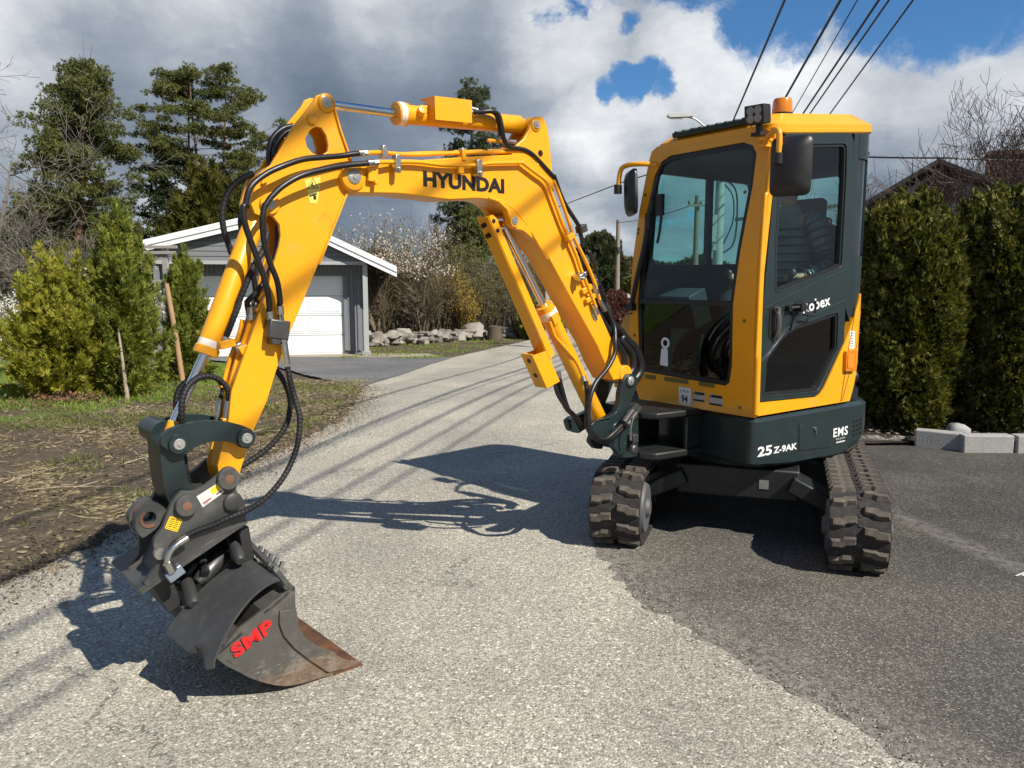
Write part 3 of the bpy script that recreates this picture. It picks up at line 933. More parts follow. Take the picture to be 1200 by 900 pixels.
def bent_plate(mb, pts, o0, o1, step=.035):
    """a side plate cut into narrow upright strips so that it follows the rounded rear corner"""
    x0, x1 = min(p[0] for p in pts), max(p[0] for p in pts)
    cuts = [x1] + [c for c in np.arange(XC, x0, -step) if x0 < c < x1] + [x0]
    for a, b in zip(cuts, cuts[1:]):
        q = clip_x([tuple(p) for p in pts], b, a)
        if len(q) >= 3:
            mb.prism(q, o0, o1, fmap=side)


def front_plate(mb, pts, o0, o1, holes=(), step=.1, mi=0):
    mb.prism(densify(pts, step), o0, o1, holes=[densify(h, step) for h in holes], fmap=front, mi=mi)


# lower body with rounded tail
XS, RS = -.62, .26


def body_plan(inset=0.0):
    i = inset
    c = [(0.50 - i, YL + .012 - i)]
    pts = [(0.42 - i, -0.12)]
    pts += roundp([(0.40, -.2), (0.500 - i, YL + .013 - i), (-.2, YL + .013 - i)], .05, 4)[5:10]
    pts.append((-.40, YL + .013 - i))
    for k in range(13):
        a = math.pi / 2 * k / 12
        pts.append((XS - (RS - i) * math.sin(a), YL + .013 - RS + (RS - i) * math.cos(a)))
    for k in range(9):
        a = math.pi / 2 * k / 8
        pts.append((-.48 - (.40 - i) * math.cos(a), -.40 - (.50 - i) * math.sin(a)))
    pts += [(0.22, -.90 + i), (0.36 - i, -.80 + i)]
    return pts


def skirt_bottom(x):
    return float(np.interp(x, [-.80, -.70, -.60, -.44, .10, .48], [.60, .54, .462, .425, .440, .478]))


plan = body_plan()
mb = MB()
n = len(plan)
pd = densify(plan, .06)
n = len(pd)
vs = []
for (x, y) in pd:
    vs.append((x, y, skirt_bottom(x) + .035))
for (x, y) in pd:
    vs.append((x, y, .755))
ins = 0.022
for (x, y) in pd:
    v = Vector((x + .15, y + .15))
    vs.append((x - .02 * np.sign(x + .15) * min(1, abs(x + .15) * 3), y - .02 * np.sign(y + .15) * min(1, abs(y + .15) * 3), .778))
for (x, y) in pd:
    vs.append((x - .05 * np.sign(x + .15) * min(1, abs(x + .15) * 3), y - .05 * np.sign(y + .15) * min(1, abs(y + .15) * 3), skirt_bottom(x)))
fs = []
for i in range(n):
    j = (i + 1) % n
    fs += [(i, j, n + j, n + i), (n + i, n + j, 2 * n + j, 2 * n + i), (3 * n + i, 3 * n + j, j, i)]
fs += [tuple(range(2 * n, 3 * n)), tuple(reversed(range(3 * n, 4 * n)))]
mb.add(vs, fs)
mb.obj('body_skirt', GRN, exc, UPF, smooth=35)


def skirt_map(p, off):
    x, z = p
    if x >= XS:
        return (x, YL + .013 + off, z)
    th = (XS - x) / RS
    return (XS - (RS + off) * math.sin(th), YL + .013 - RS + (RS + off) * math.cos(th), z)


mb = MB()
mb.prism(densify(roundp(D['hatch'], .012, 2), .1), -.002, .004, fmap=skirt_map)
hatch = mb.obj('service_hatch', GRN, exc, UPF, bevel=.002)
mb = MB()
mb.cyl(skirt_map((-.105, .655), 0), skirt_map((-.105, .655), .012), .011)
mb.box(skirt_map((-.110, .640), .010), (.008, .008, .035))
mb.obj('hatch_lock', STEEL, hatch, UPF)
mb = MB()
q = D['hatch']
for a, b in ((0, 1), (1, 2), (2, 3), (3, 0)):
    pa, pb = q[a], q[b]
    mb.tube([skirt_map(pa, .0005), skirt_map(pb, .0005)], .0035, 4)
mb.obj('hatch_seam', BLACK, hatch, UPF)
mb = MB()
for r_ in range(4):
    for c_ in range(3):
        x = -.545 - c_ * .042
        z = .640 - r_ * .030 + c_ * .004
        mb.prism(roundp([(x, z), (x - .032, z + .002), (x - .032, z + .018), (x, z + .016)], .005, 2), .0005, .0022, fmap=skirt_map)
for r_ in range(3):
    mb.prism([(-.50 - r_ * .01, .500 - r_ * .018), (-.62, .520 - r_ * .018), (-.62, .528 - r_ * .018), (-.50 - r_ * .01, .508 - r_ * .018)], .0005, .0025, fmap=skirt_map)
tag(mb.obj('vent_slots', LBLACK, exc, UPF, smooth=0), kind='stuff')
text('lettering', '25', .06, WHITE, exc, UPF, basis((.455, YL + .0145, .553), (-1, 0, -.012), (0, 0, 1)), bold=.0015, fit=(.135, .058))
text('lettering', 'Z-9AK', .05, WHITE, exc, UPF, basis((.305, YL + .0145, .553), (-1, 0, -.012), (0, 0, 1)), bold=.0012, fit=(.235, .040))
text('lettering', 'EMS', .05, WHITE, exc, UPF, basis(skirt_map((-.318, .574), .002), (-1, 0, .0), (0, 0, 1)), bold=.0010, fit=(.165, .058), spacing=1.12)
text('lettering', 'G R O U P', .012, WHITE, exc, UPF, basis(skirt_map((-.352, .553), .002), (-1, 0, .0), (0, 0, 1)), fit=(.10, .010))
mb = MB()
for k in range(9):
    x = -.358 - k * .0112
    mb.prism([(x, .533), (x - .0088, .533), (x - .0088, .5405), (x, .5405)], .0008, .0020, fmap=skirt_map)
tag(mb.obj('fine_print', WHITE, exc, UPF, smooth=0), kind='stuff')

# cab shell -----------------------------------------------------------
screen = roundp(D['screen'], .03, 3)
mb = MB()
fo = [(-.455, .782), (-.520, .93), (-.548, 1.25), (-.548, 1.40), (-.512, 2.006), (-.478, 2.31), (-.465, 2.375), (-.42, 2.400), (.36, 2.400), (.418, 2.37), (.430, 2.31), (.430, 2.0), (.430, 1.41), (.430, .782)]
front_plate(mb, fo, -.05, 0, holes=[D['screen']])
mb.obj('front_frame', YEL, exc, UPF, bevel=.006)
mb = MB()
pe, pr = D['pillar_edge_front'], D['pillar_edge_rear']
pillar = [(xfront(z) - .012, z) for z in (.782, 1.1, 1.41, 1.7, 2.0, 2.2, 2.39)] + [(.372, 2.39), (.385, 2.27), (.405, 2.0), (.452, 1.55), (.462, 1.41), (.464, 1.1), (.468, .782)]
mb.prism(pillar, YL - .05, YL + .002)
# the round flute that runs down the outer edge of the pillar
mb.tube(catmull([(xfront(z) - .022, YL - .003, z) for z in (.80, 1.1, 1.41, 1.7, 2.0, 2.2, 2.37)], 4), .020, 10)
mb.tube(catmull([(.455, YL + .003, 2.03), (.472, YL + .006, 2.0), (.483, YL + .006, 1.8), (.492, YL + .007, 1.5), (.494, YL + .007, 1.15), (.492, YL + .002, 1.12)], 4), .010, 8)
mb.obj('front_pillar', YEL, exc, UPF, smooth=50)


def inset2(pts, d):
    c = Vector((sum(p[0] for p in pts) / len(pts), sum(p[1] for p in pts) / len(pts)))
    k = len(pts)
    area = sum(pts[i][0] * pts[(i + 1) % k][1] - pts[(i + 1) % k][0] * pts[i][1] for i in range(k))
    sg = 1 if area > 0 else -1
    out = []
    for i in range(k):
        p, a, b = Vector(pts[i]), Vector(pts[i - 1]), Vector(pts[(i + 1) % k])
        e1, e2 = (p - a).normalized(), (b - p).normalized()
        nn = Vector((-e1.y - e2.y, e1.x + e2.x)) * sg
        nn = nn.normalized() if nn.length > 1e-6 else Vector((0, 0))
        out.append(tuple(p + nn * d))
    return out


scr_in = inset2(D['screen'], .028)
mb = MB()
front_plate(mb, inset2(D['screen'], .001), -.028, -.008, holes=[scr_in])
mb.obj('windscreen_seal', BLACK, exc, UPF)
g_up = [(-.475, 1.436), (-.440, 2.003), (-.408, 2.22), (-.370, 2.29), (-.297, 2.322), (.244, 2.326), (.309, 2.302), (.340, 2.255), (.341, 2.094), (.335, 2.025), (.273, 1.436)]
g_lo = [(-.475, 1.412), (.272, 1.412), (.277, 1.075), (.262, .972), (.236, .952), (-.106, .962), (-.452, .977)]
mb = MB()
front_plate(mb, g_up, -.022, -.018)
mb.obj('upper_windscreen', GLASS, exc, UPF)
mb = MB()
front_plate(mb, g_lo, -.022, -.018)
mb.obj('lower_windscreen', GLASS_D, exc, UPF)
mb = MB()
front_plate(mb, [(-.478, 1.410), (.280, 1.410), (.280, 1.440), (-.478, 1.440)], -.03, -.004)
mb.obj('windscreen_bar', BLACK, exc, UPF, bevel=.004)
# wiper with motor, on the viewer's left edge of the screen
mb = MB()
mb.tube(catmull([(xfront(z) + .012, y, z) for y, z in ((-.395, 2.06), (-.408, 1.93), (-.432, 1.75), (-.470, 1.60), (-.500, 1.48), (-.522, 1.385))], 4), .016, 8)
mb.box((xfront(1.40) + .015, -.515, 1.385), (.05, .055, .045))
mb.tube([(xfront(1.39) + .01, -.548, 1.415), (xfront(1.38) + .02, -.565, 1.37), (xfront(1.36) + .02, -.545, 1.335), (xfront(1.36) + .01, -.515, 1.345)], .004, 6)
mb.tube([(xfront(1.95) + .01, -.395, 2.06), (xfront(2.2) + .006, -.372, 2.21)], .012, 8)
mb.box((xfront(1.9) + .014, -.405, 1.93), (.03, .04, .10))
mb.obj('wiper', BLACK, exc, UPF)
mb = MB()
mb.tube(catmull([(xfront(z) - .005, y, z) for y, z in ((-.33, 2.05), (-.322, 1.97), (-.325, 1.86), (-.335, 1.79))], 4), .009, 7)
mb.box((xfront(2.0) - .010, -.345, 2.03), (.03, .05, .13))
mb.obj('latch_strap', BLACK, exc, UPF)
# hinge notches and bolts of the front panel
mb = MB()
for y0, y1 in ((-.40, -.31), (-.235, -.04), (.045, .16)):
    front_plate(mb, [(y0, .925), (y1, .925), (y1, .952), (y0, .952)], .0005, .003)
for (y, z) in ((-.47, 2.30), (-.445, 2.30), (.345, .83), (.36, 1.33), (-.505, 1.86), (-.505, 1.885), (-.475, 2.10), (.30, 2.05), (-.50, 1.2)):
    mb.cyl(front((y, z), -.001), front((y, z), .004), .010, n=12)
mb.obj('panel_fittings', simple('shadow_gap_olive', (0.16, 0.12, 0.02), .6), exc, UPF, smooth=0)['kind'] = 'stuff'
mb = MB()
front_plate(mb, D['stick94'], .001, .002)
st = mb.obj('number_sticker', WHITE, exc, UPF, smooth=0)
text('lettering', '94', .05, LBLACK, st, UPF, basis(front((-.092, .806), .003), (0, 1, 0), (0, 0, 1)), bold=.001, fit=(.05, .048))
text('lettering', 'LWA', .02, simple('grey_decal', (.25, .25, .27), .5), st, UPF, basis(front((-.10, .868), .003), (0, 1, 0), (0, 0, 1)), fit=(.07, .020))
for k in ('stickA', 'stickB'):
    mb = MB()
    front_plate(mb, D[k], .001, .002)
    st = mb.obj('data_sticker', simple('silver_decal_' + k, (.42, .40, .36), .5), exc, UPF, smooth=0)
    y0, z1 = D[k][0]
    y1, z0 = D[k][2]
    mb = MB()
    front_plate(mb, [(y0 + .018, z1 - .020), (y1 - .004, z1 - .020), (y1 - .004, z1 - .004), (y0 + .018, z1 - .004)], .002, .003)
    front_plate(mb, [(y0 + .006, z0 + .003), (y1 - .004, z0 + .003), (y1 - .004, z0 + .014), (y0 + .006, z0 + .014)], .002, .003)
    front_plate(mb, [(y0 + .002, z1 - .020), (y0 + .015, z1 - .020), (y0 + .0085, z1 - .006)], .002, .003)
    mb.obj('sticker_print', LBLACK, st, UPF, smooth=0)
mb = MB()
front_plate(mb, roundp([(-.286, 1.022), (-.218, 1.018), (-.222, 1.13), (-.275, 1.13)], .01, 2), -.012, -.011)
front_plate(mb, circle2((-.243, 1.165), .036, 16), -.012, -.011, holes=[circle2((-.243, 1.165), .020, 12)])
mb.obj('window_sticker', WHITE, exc, UPF, smooth=0)

# door ---------------------------------------------------------------
door_out = [(.462, .872), (.458, 1.20), (.450, 1.42), (.420, 1.80), (.397, 2.05), (.378, 2.27), (.350, 2.335), (.29, 2.366), (-.305, 2.440), (-.355, 2.430), (-.382, 2.385), (-.384, 2.2), (-.383, 1.9), (-.388, 1.6), (-.388, 1.4), (-.396, 1.178), (-.19, .902), (-.15, .868), (-.112, .856)]
w_up = roundp([(.336, 1.492), (.350, 1.75), (.345, 2.0), (.315, 2.22), (.288, 2.304), (-.302, 2.370), (-.314, 2.2), (-.318, 1.64)], .035, 4)
w_lo = roundp([(.412, .905), (.400, 1.112), (.240, 1.242), (.137, 1.285), (-.309, 1.360), (-.320, 1.133), (-.130, .887)], .03, 4)
mb = MB()
side_plate(mb, door_out, -.035, .006, holes=[w_up, w_lo], step=.12)
door = mb.obj('cab_door', GRN, exc, UPF, bevel=.005)
for nm, w, gm in (('door_upper_glass', w_up, GLASS), ('door_lower_glass', w_lo, GLASS_D)):
    mb = MB()
    side_plate(mb, inset2(w, .004), -.020, -.016, step=.15)
    mb.obj(nm, gm, door, UPF)
    mb = MB()
    side_plate(mb, inset2(w, .001), -.028, .001, holes=[inset2(w, .016)], step=.15)
    mb.obj('window_seal', BLACK, door, UPF)
    mb = MB()
    side_plate(mb, inset2(w, -.012), .002, .0085, holes=[inset2(w, -.002)], step=.15)
    mb.obj('pressed_rim', GRN, door, UPF, bevel=.003)
# pressed swage lines
mb = MB()
for path in ([(.44, 1.40), (.25, 1.455), (.0, 1.525), (-.385, 1.625)], [(.44, 1.10), (.24, 1.27), (.12, 1.315), (-.385, 1.435)]):
    mb.tube([(x, YL + .004, z) for x, z in path], .006, 6)
mb.obj('swage_line', GRN, door, UPF)
mb = MB()
mb.prism(roundp([(.390, 1.420), (.318, 1.415), (.306, 1.25), (.340, 1.215), (.390, 1.235)], .03, 4), YL + .004, YL + .010)
hd = mb.obj('handle_recess', BLACK, door, UPF)
mb = MB()
mb.tube(catmull([(.352, YL + .016, 1.40), (.349, YL + .035, 1.37), (.345, YL + .040, 1.31), (.342, YL + .030, 1.25), (.340, YL + .014, 1.225)], 5), .016, 10, rad=None)
mb.cyl((.350, YL + .02, 1.395), (.350, YL + .045, 1.395), .016, n=14)
mb.obj('door_handle', simple('worn_handle', (.13, .125, .12), .35, metal=.5), door, UPF)
mb = MB()
mb.cyl((.225, YL, 1.400), (.225, YL + .035, 1.400), .020, n=14)
mb.tube([(.225, YL + .03, 1.400), (.14, YL + .045, 1.405)], .010, 8)
mb.cyl((.135, YL + .01, 1.405), (.135, YL + .06, 1.405), .028, n=14)
loop = [(.14, 1.43), (.02, 1.435), (.008, 1.42), (.006, 1.37), (.02, 1.355), (.12, 1.362)]
mb.tube(catmull([(x, YL + .05, z) for x, z in loop], 4), .006, 7)
mb.tube(catmull([(.15, YL + .03, 1.38), (.165, YL + .02, 1.33), (.188, YL + .018, 1.27)], 4), .009, 7)
mb.obj('door_catch', BLACK, door, UPF)
text('lettering', 'Robex', .06, WHITE, door, UPF, basis((.062, YL + .0068, 1.362), (-1, 0, .165), (.04, 0, 1)), bold=.0014, fit=(.285, .066), spacing=1.08)
mb = MB()
mb.prism(roundp([(.352, .945), (.405, .945), (.400, 1.0), (.36, 1.02)], .01, 2), YL - .024, YL - .023)
stk = mb.obj('safety_sticker', simple('pale_decal', (.55, .60, .55), .5), door, UPF, smooth=0)
mb = MB()
mb.prism([(.405, 1.00), (.395, 1.03), (.350, 1.055), (.352, 1.035)], YL - .0225, YL - .0215)
mb.obj('sticker_print', GREENSTK, stk, UPF, smooth=0)

# rear quarter with narrow window, yellow band, rear hood
rq = [(-.396, 1.40), (-.392, 1.6), (-.387, 1.9), (-.384, 2.2), (-.380, 2.31), (-.355, 2.362), (-.60, 2.362), (-.80, 2.362), (-.80, 1.30), (-.56, 1.30), (-.485, 1.345)]
w_r = roundp([(-.445, 2.30), (-.60, 2.30), (-.60, 1.72), (-.455, 1.69)], .03, 3)
mb = MB()
for piece in ([(-.385, 1.40), (-.388, 2.44), (-.445, 2.45), (-.450, 1.30)], [(-.45, 2.30), (-.45, 2.45), (-.80, 2.50), (-.80, 2.30)],
              [(-.45, 1.70), (-.45, 1.33), (-.485, 1.345), (-.56, 1.25), (-.80, 1.25), (-.80, 1.72)], [(-.60, 1.72), (-.60, 2.30), (-.80, 2.30), (-.80, 1.72)]):
    bent_plate(mb, piece, -.03, .004)
bent_plate(mb, [(-.37, .80), (-.37, 2.42), (-.80, 2.47), (-.80, .80)], -.045, -.036)
mb.obj('rear_quarter', GRN, exc, UPF, smooth=50)
mb = MB()
bent_plate(mb, [(-.445, 1.69), (-.445, 2.31), (-.605, 2.31), (-.605, 1.71)], -.014, -.009)
mb.obj('quarter_window', simple('dark_quarter_glass', (.012, .016, .016), .05, coat=.5), exc, UPF)
band = [(.466, .792), (.466, .868), (-.112, .850), (-.152, .862), (-.194, .900), (-.400, 1.178), (-.49, 1.345), (-.555, 1.472), (-.575, 1.475), (-.60, 1.40), (-.625, 1.34), (-.632, 1.167), (-.60, 1.04), (-.548, .924), (-.49, .792)]
mb = MB()
bent_plate(mb, band, -.03, .012)
bandob = mb.obj('side_panel', YEL, exc, UPF, smooth=50)
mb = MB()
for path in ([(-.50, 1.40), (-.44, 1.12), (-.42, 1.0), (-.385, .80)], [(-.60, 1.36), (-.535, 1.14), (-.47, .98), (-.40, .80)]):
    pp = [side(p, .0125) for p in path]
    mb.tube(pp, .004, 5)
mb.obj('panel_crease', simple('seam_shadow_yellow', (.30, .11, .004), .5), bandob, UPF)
mb = MB()
side_plate(mb, roundp([(-.385, 1.120), (-.505, 1.122), (-.510, .985), (-.390, .990)], .01, 2), .010, .034, step=.06)
rl = mb.obj('side_marker_lamp', ORANGE, exc, UPF, bevel=.006)
mb = MB()
side_plate(mb, roundp([(-.40, 1.098), (-.47, 1.100), (-.472, 1.01), (-.403, 1.013)], .008, 2), .0345, .0375, step=.06)
mb.obj('lens_cover', simple('orange_lens_light', (.80, .24, .015), .2, coat=.6), rl, UPF)
mb = MB()
side_plate(mb, D['sticker_side'], .0125, .0135, step=.05)
st = mb.obj('serial_sticker', WHITE, exc, UPF, smooth=0)
mb = MB()
for k in range(6):
    z = 1.142 + k * .016
    side_plate(mb, [(-.463, z), (-.488, z), (-.488, z + .009), (-.463, z + .009)], .0138, .0144, step=.05)
mb.obj('sticker_print', simple('grey_print', (.3, .3, .32), .5), st, UPF, smooth=0)
# engine hood at the tail
hood = []
for k in range(17):
    a = R(28) + R(222) * k / 16
    hood.append((-.06 + .73 * math.cos(a) if math.cos(a) < 0 else -.06 + .60 * math.cos(a), -.15 + .60 * math.sin(a)))
mb = MB()
hp = [(-.50, .425), (-.62, .41), (-.74, .33), (-.82, .20), (-.85, .0), (-.85, -.2), (-.80, -.42), (-.70, -.62), (-.50, -.70), (-.30, -.735), (-.30, -.47), (-.50, -.47)]
mb.prism(densify(hp, .08), .780, 1.28, axis='z')
mb.obj('engine_hood', GRN, exc, UPF, bevel=.05, bseg=4)
mb = MB()
for (x, z, r_) in ((-.68, 1.02, .035), (-.66, .93, .042), (-.70, .86, .03)):
    p = side((x, z), -.02)
    q = side((x, z), .03)
    mb.lathe(p, Vector(q) - Vector(p), [(0, r_), (.03, r_), (.045, r_ * .7)], 14)
tag(mb.obj('hood_fittings', GRN, exc, UPF), kind='stuff')
# right-hand cover, yellow, curved
prof = [(-.55, .79), (.26, .79), (.27, .95), (.26, 1.10), (.22, 1.22), (.15, 1.32), (.04, 1.385), (-.1, 1.41), (-.55, 1.41)]
mb = MB()
mb.prism(densify(prof, .1), -.93, -.56)
mb.obj('side_cover', YEL, exc, UPF, bevel=.04, bseg=4)

# cab inside: floor, lower right wall, rear wall, seat, console, roof lining
mb = MB()
mb.box((-.10, -.01, .83), (1.12, .84, .06))
mb.obj('cab_floor', BLACK, exc, UPF)
mb = MB()
wr = roundp([(.40, 1.48), (.39, 1.72), (.36, 2.05), (.32, 2.27), (-.60, 2.27), (-.60, 1.66), (-.20, 1.58)], .05, 3)
wr = roundp([(.405, 1.66), (.36, 2.24), (-.60, 2.24), (-.60, 1.68), (-.10, 1.665)], .05, 3)
mb.prism(densify([(.44, .80), (.45, 1.4), (.43, 1.9), (.38, 2.37), (-.68, 2.37), (-.70, .80)], .2), -.47, -.44, holes=[wr])
mb.obj('right_wall', simple('cab_inner_dark', (.018, .024, .026), .6), exc, UPF)
mb = MB()
mb.prism(inset2(wr, .003), -.457, -.453)
mb.obj('right_window', glass_mat('right_cab_glass', (.70, .88, .86, 1), .02), exc, UPF)
mb = MB()
mb.box((-.155, -.455, 1.96), (.045, .04, .60))
mb.obj('window_bar', BLACK, exc, UPF, bevel=.004)
mb = MB()
rw = roundp([(-.36, 1.45), (.30, 1.45), (.30, 2.24), (-.36, 2.24)], .05, 3)
mb.prism(densify([(-.44, .80), (.25, .80), (.25, 2.37), (-.44, 2.37)], .2), -.70, -.675, axis='x', holes=[roundp([(-.36, 1.45), (.20, 1.45), (.20, 2.24), (-.36, 2.24)], .05, 3)])
mb.obj('rear_wall', BLACK, exc, UPF)
mb = MB()
mb.box((-.687, -.08, 1.845), (.005, .56, .79))
mb.obj('rear_window', GLASS, exc, UPF)
mb = MB()
mb.box((-.15, -.01, 2.352), (1.0, .82, .02))
mb.obj('roof_lining', simple('roof_lining_blue', (.018, .03, .04), .7), exc, UPF)
mb = MB()
mb.box((-.36, .0, 1.29), (.44, .46, .12))
mb.box((-.36, .0, 1.06), (.34, .36, .40))
mb.box((-.575, .0, 1.62), (.12, .44, .62), Matrix.Rotation(R(-8), 3, 'Y'))
mb.box((-.625, .0, 2.02), (.09, .26, .17), Matrix.Rotation(R(-8), 3, 'Y'))
seat = mb.obj('operator_seat', SEATM, exc, UPF, bevel=.04, bseg=3)
mb = MB()
for y in (-.29, .29):
    mb.box((-.30, y, 1.36), (.46, .10, .20))
    mb.cyl((-.14, y * .86, 1.44), (-.13, y * .83, 1.56), .016, .014, n=10)
    mb.lathe((-.13, y * .83, 1.53), (.1, 0, 1), [(0, .016), (.03, .028), (.08, .028), (.10, .015)], 12)
mb.obj('control_console', BLACK, exc, UPF, bevel=.012)
mb = MB()
mb.box((.30, -.27, 1.38), (.16, .30, .22), Matrix.Rotation(R(20), 3, 'Y'))
for y in (-.10, .10):
    mb.tube(catmull([(.30, y, .86), (.33, y, 1.05), (.30, y, 1.22)], 4), .012, 8)
    mb.box((.28, y, .92), (.16, .09, .015), Matrix.Rotation(R(-20), 3, 'Y'))
mb.obj('dash_panel', simple('dash_plastic', (.035, .045, .055), .5), exc, UPF, bevel=.015)

# roof ----------------------------------------------------------------
def roof_loop(ins, z):
    x0, x1, y0, y1 = .408 - ins, -.705 + ins, -.445 + ins, YL + .010 - ins
    c1 = roundp([(x0, y0), (x0, y1), (x1, y1), (x1, y0)], .10, 6)
    c2 = roundp([(x0, y0), (x0, y1), (x1, y1), (x1, y0)], .21, 6)
    c = c1[:14] + c2[14:]
    return [(x, y, z + max(0, .30 - x) * .115) for x, y in c]


mb = MB()
loops = [roof_loop(.006, 2.362), roof_loop(.0, 2.370), roof_loop(.0, 2.412), roof_loop(.012, 2.424), roof_loop(.085, 2.486), roof_loop(.12, 2.492)]
k = len(loops[0])
vs = [p for l in loops for p in l]
fs = []
for a in range(len(loops) - 1):
    for i in range(k):
        j = (i + 1) % k
        fs.append((a * k + i, a * k + j, (a + 1) * k + j, (a + 1) * k + i))
fs += [tuple(range((len(loops) - 1) * k, len(loops) * k)), tuple(reversed(range(k)))]
mb.add(vs, fs)
mb.obj('cab_roof', YEL, exc, UPF, smooth=28)
mb = MB()
mb.box((.325, .0, 2.462), (.21, .56, .030), Matrix.Rotation(R(10), 3, 'Y'))
for i in range(9):
    mb.box((.335, -.25 + i * .0625, 2.475), (.20, .020, .016), Matrix.Rotation(R(10), 3, 'Y'))
mb.obj('roof_window_guard', GRN, exc, UPF, bevel=.005)
mb = MB()
mb.lathe((.15, .305, 2.498), (0, 0, 1), [(0, .060), (.014, .060), (.016, .052)], 24)
bc = mb.obj('beacon', BLACK, exc, UPF)
mb = MB()
mb.lathe((.15, .305, 2.512), (0, 0, 1), [(0, .056), (.02, .057), (.070, .053), (.082, .047), (.086, .03)], 24)
mb.obj('beacon_lens', ORANGE, bc, UPF)
wl = Matrix.Translation((.50, .395, 2.448)) @ Matrix.Rotation(R(8), 4, 'Z') @ Matrix.Rotation(R(6), 4, 'Y')
mb = MB()
mb.box((0, 0, 0), (.075, .115, .10))
for i in range(5):
    mb.box((-.045, -.045 + i * .0225, 0), (.03, .006, .085))
mb.box((-.02, 0, -.075), (.03, .03, .06))
mb.box((-.03, -.01, -.10), (.07, .06, .02))
lamp = mb.obj('work_light', BLACK, exc, UPF @ wl, bevel=.012)
mb = MB()
for y in (-.022, .022):
    for z in (-.021, .021):
        mb.lathe((.0365, y, z), (1, 0, 0), [(0, .023), (.003, .022), (.004, .016)], 16)
mb.obj('lamp_lens', LENS, lamp, UPF @ wl)
mb = MB()
mb.tube(catmull([(.46, .35, 2.43), (.42, .33, 2.46), (.36, .33, 2.455), (.30, .32, 2.475), (.20, .31, 2.48)], 4), .006, 6)
mb.obj('lamp_cable', BLACK, exc, UPF)

# mirrors
def mirror(name, c, w, h, rotz, arm, lean=0.0):
    mb = MB()
    mb.tube(catmull(arm, 5), .0155, 10)
    st_ = mb.obj('mirror_arm', YEL, exc, UPF)
    mb = MB()
    mb.cyl((arm[-1][0], arm[-1][1], arm[-1][2] + .02), (arm[-1][0], arm[-1][1], arm[-1][2] - .035), .026, n=14)
    mb.obj('mirror_clamp', BLACK, st_, UPF)
    M = UPF @ Matrix.Translation(c) @ Matrix.Rotation(rotz, 4, 'Z') @ Matrix.Rotation(lean, 4, 'X')
    mb = MB()
    lo_ = []
    for ins, x in ((.018, -.028), (.0, -.020), (.0, -.004), (.012, .012), (.045, .030), (.075, .036)):
        lo_.append([(x, y, z) for y, z in roundp([(-w / 2 + ins, -h / 2 + ins), (w / 2 - ins, -h / 2 + ins), (w / 2 - ins, h / 2 - ins), (-w / 2 + ins, h / 2 - ins)], .04, 4)])
    k = len(lo_[0])
    vs = [p for l in lo_ for p in l]
    fs = [(a * k + i, a * k + (i + 1) % k, (a + 1) * k + (i + 1) % k, (a + 1) * k + i) for a in range(len(lo_) - 1) for i in range(k)]
    fs += [tuple(range((len(lo_) - 1) * k, len(lo_) * k)), tuple(reversed(range(k)))]
    mb.add(vs, fs)
    hs = mb.obj('mirror_housing', BLACK, exc, M, smooth=35)
    mb = MB()
    mb.prism(roundp([(-w / 2 + .022, -h / 2 + .022), (w / 2 - .022, -h / 2 + .022), (w / 2 - .022, h / 2 - .022), (-w / 2 + .022, h / 2 - .022)], .035, 4), -.030, -.028, axis='x')
    mb.obj('mirror_face', MIRROR, hs, M, smooth=0)


mirror('mirror', (.575, .665, 2.140), .205, .30, R(22), [(.42, .415, 2.300), (.50, .455, 2.302), (.565, .535, 2.325), (.615, .610, 2.322), (.622, .625, 2.28), (.622, .625, 2.185)])
mb = MB()
mb.box((.46, .425, 2.285), (.07, .05, .020))
mb.box((.46, .425, 2.316), (.07, .05, .016))
mb.obj('mirror_bracket', YEL, exc, UPF, bevel=.004)
mirror('mirror', (.50, -.560, 2.120), .165, .29, R(-25), [(.43, -.40, 2.285), (.50, -.47, 2.290), (.53, -.56, 2.29), (.545, -.605, 2.26), (.55, -.622, 2.15)], lean=R(6))

# ------------------------------------------------------------------ swing post at the front of the body
mb = MB()
bk = D['bracket']
mb.prism(densify(roundp(bk, .012, 2), .2), .072, .108)
mb.prism(densify(roundp(bk, .012, 2), .2), -.108, -.072)
mb.box((-.03, 0, -.28), (.12, .16, .26))
mb.box((.10, 0, -.24), (.16, .13, .05))
mb.cyl((-.10, 0, -.47), (-.10, 0, -.16), .075, n=20)
mb.obj('swing_post', GRN, exc, BMF, bevel=.006)
mb = MB()
mb.prism([(.85, -.22), (.88, -.06), (.82, .02), (.46, .06), (.40, -.38)], .50, .545, axis='z')
mb.prism([(.85, -.22), (.88, -.06), (.82, .02), (.46, .06), (.40, -.38)], .745, .785, axis='z')
mb.box((.56, -.32, .645), (.22, .04, .20))
mb.box((.52, .03, .645), (.14, .03, .20))
mb.obj('swing_bracket', UNDER, exc, UPF, bevel=.01)
pin('pivot_pin', (-.005, -.004), -.115, .118, .026, PIN, exc, BMF, [(.105, .114, .042)], GRN)
pin('pivot_pin', (.105, -.275), -.112, .122, .028, DARKSTEEL, exc, BMF, [(.105, .116, .046)], GRN)
mb = MB()
mb.lathe((-.01, .125, -.40), (0, 1, 0), [(0, .03), (.02, .03), (.03, .02)], 8)
mb.box((-.045, .10, -.345), (.05, .05, .05))
mb.obj('swing_lock', DARKSTEEL, exc, BMF, bevel=.004)

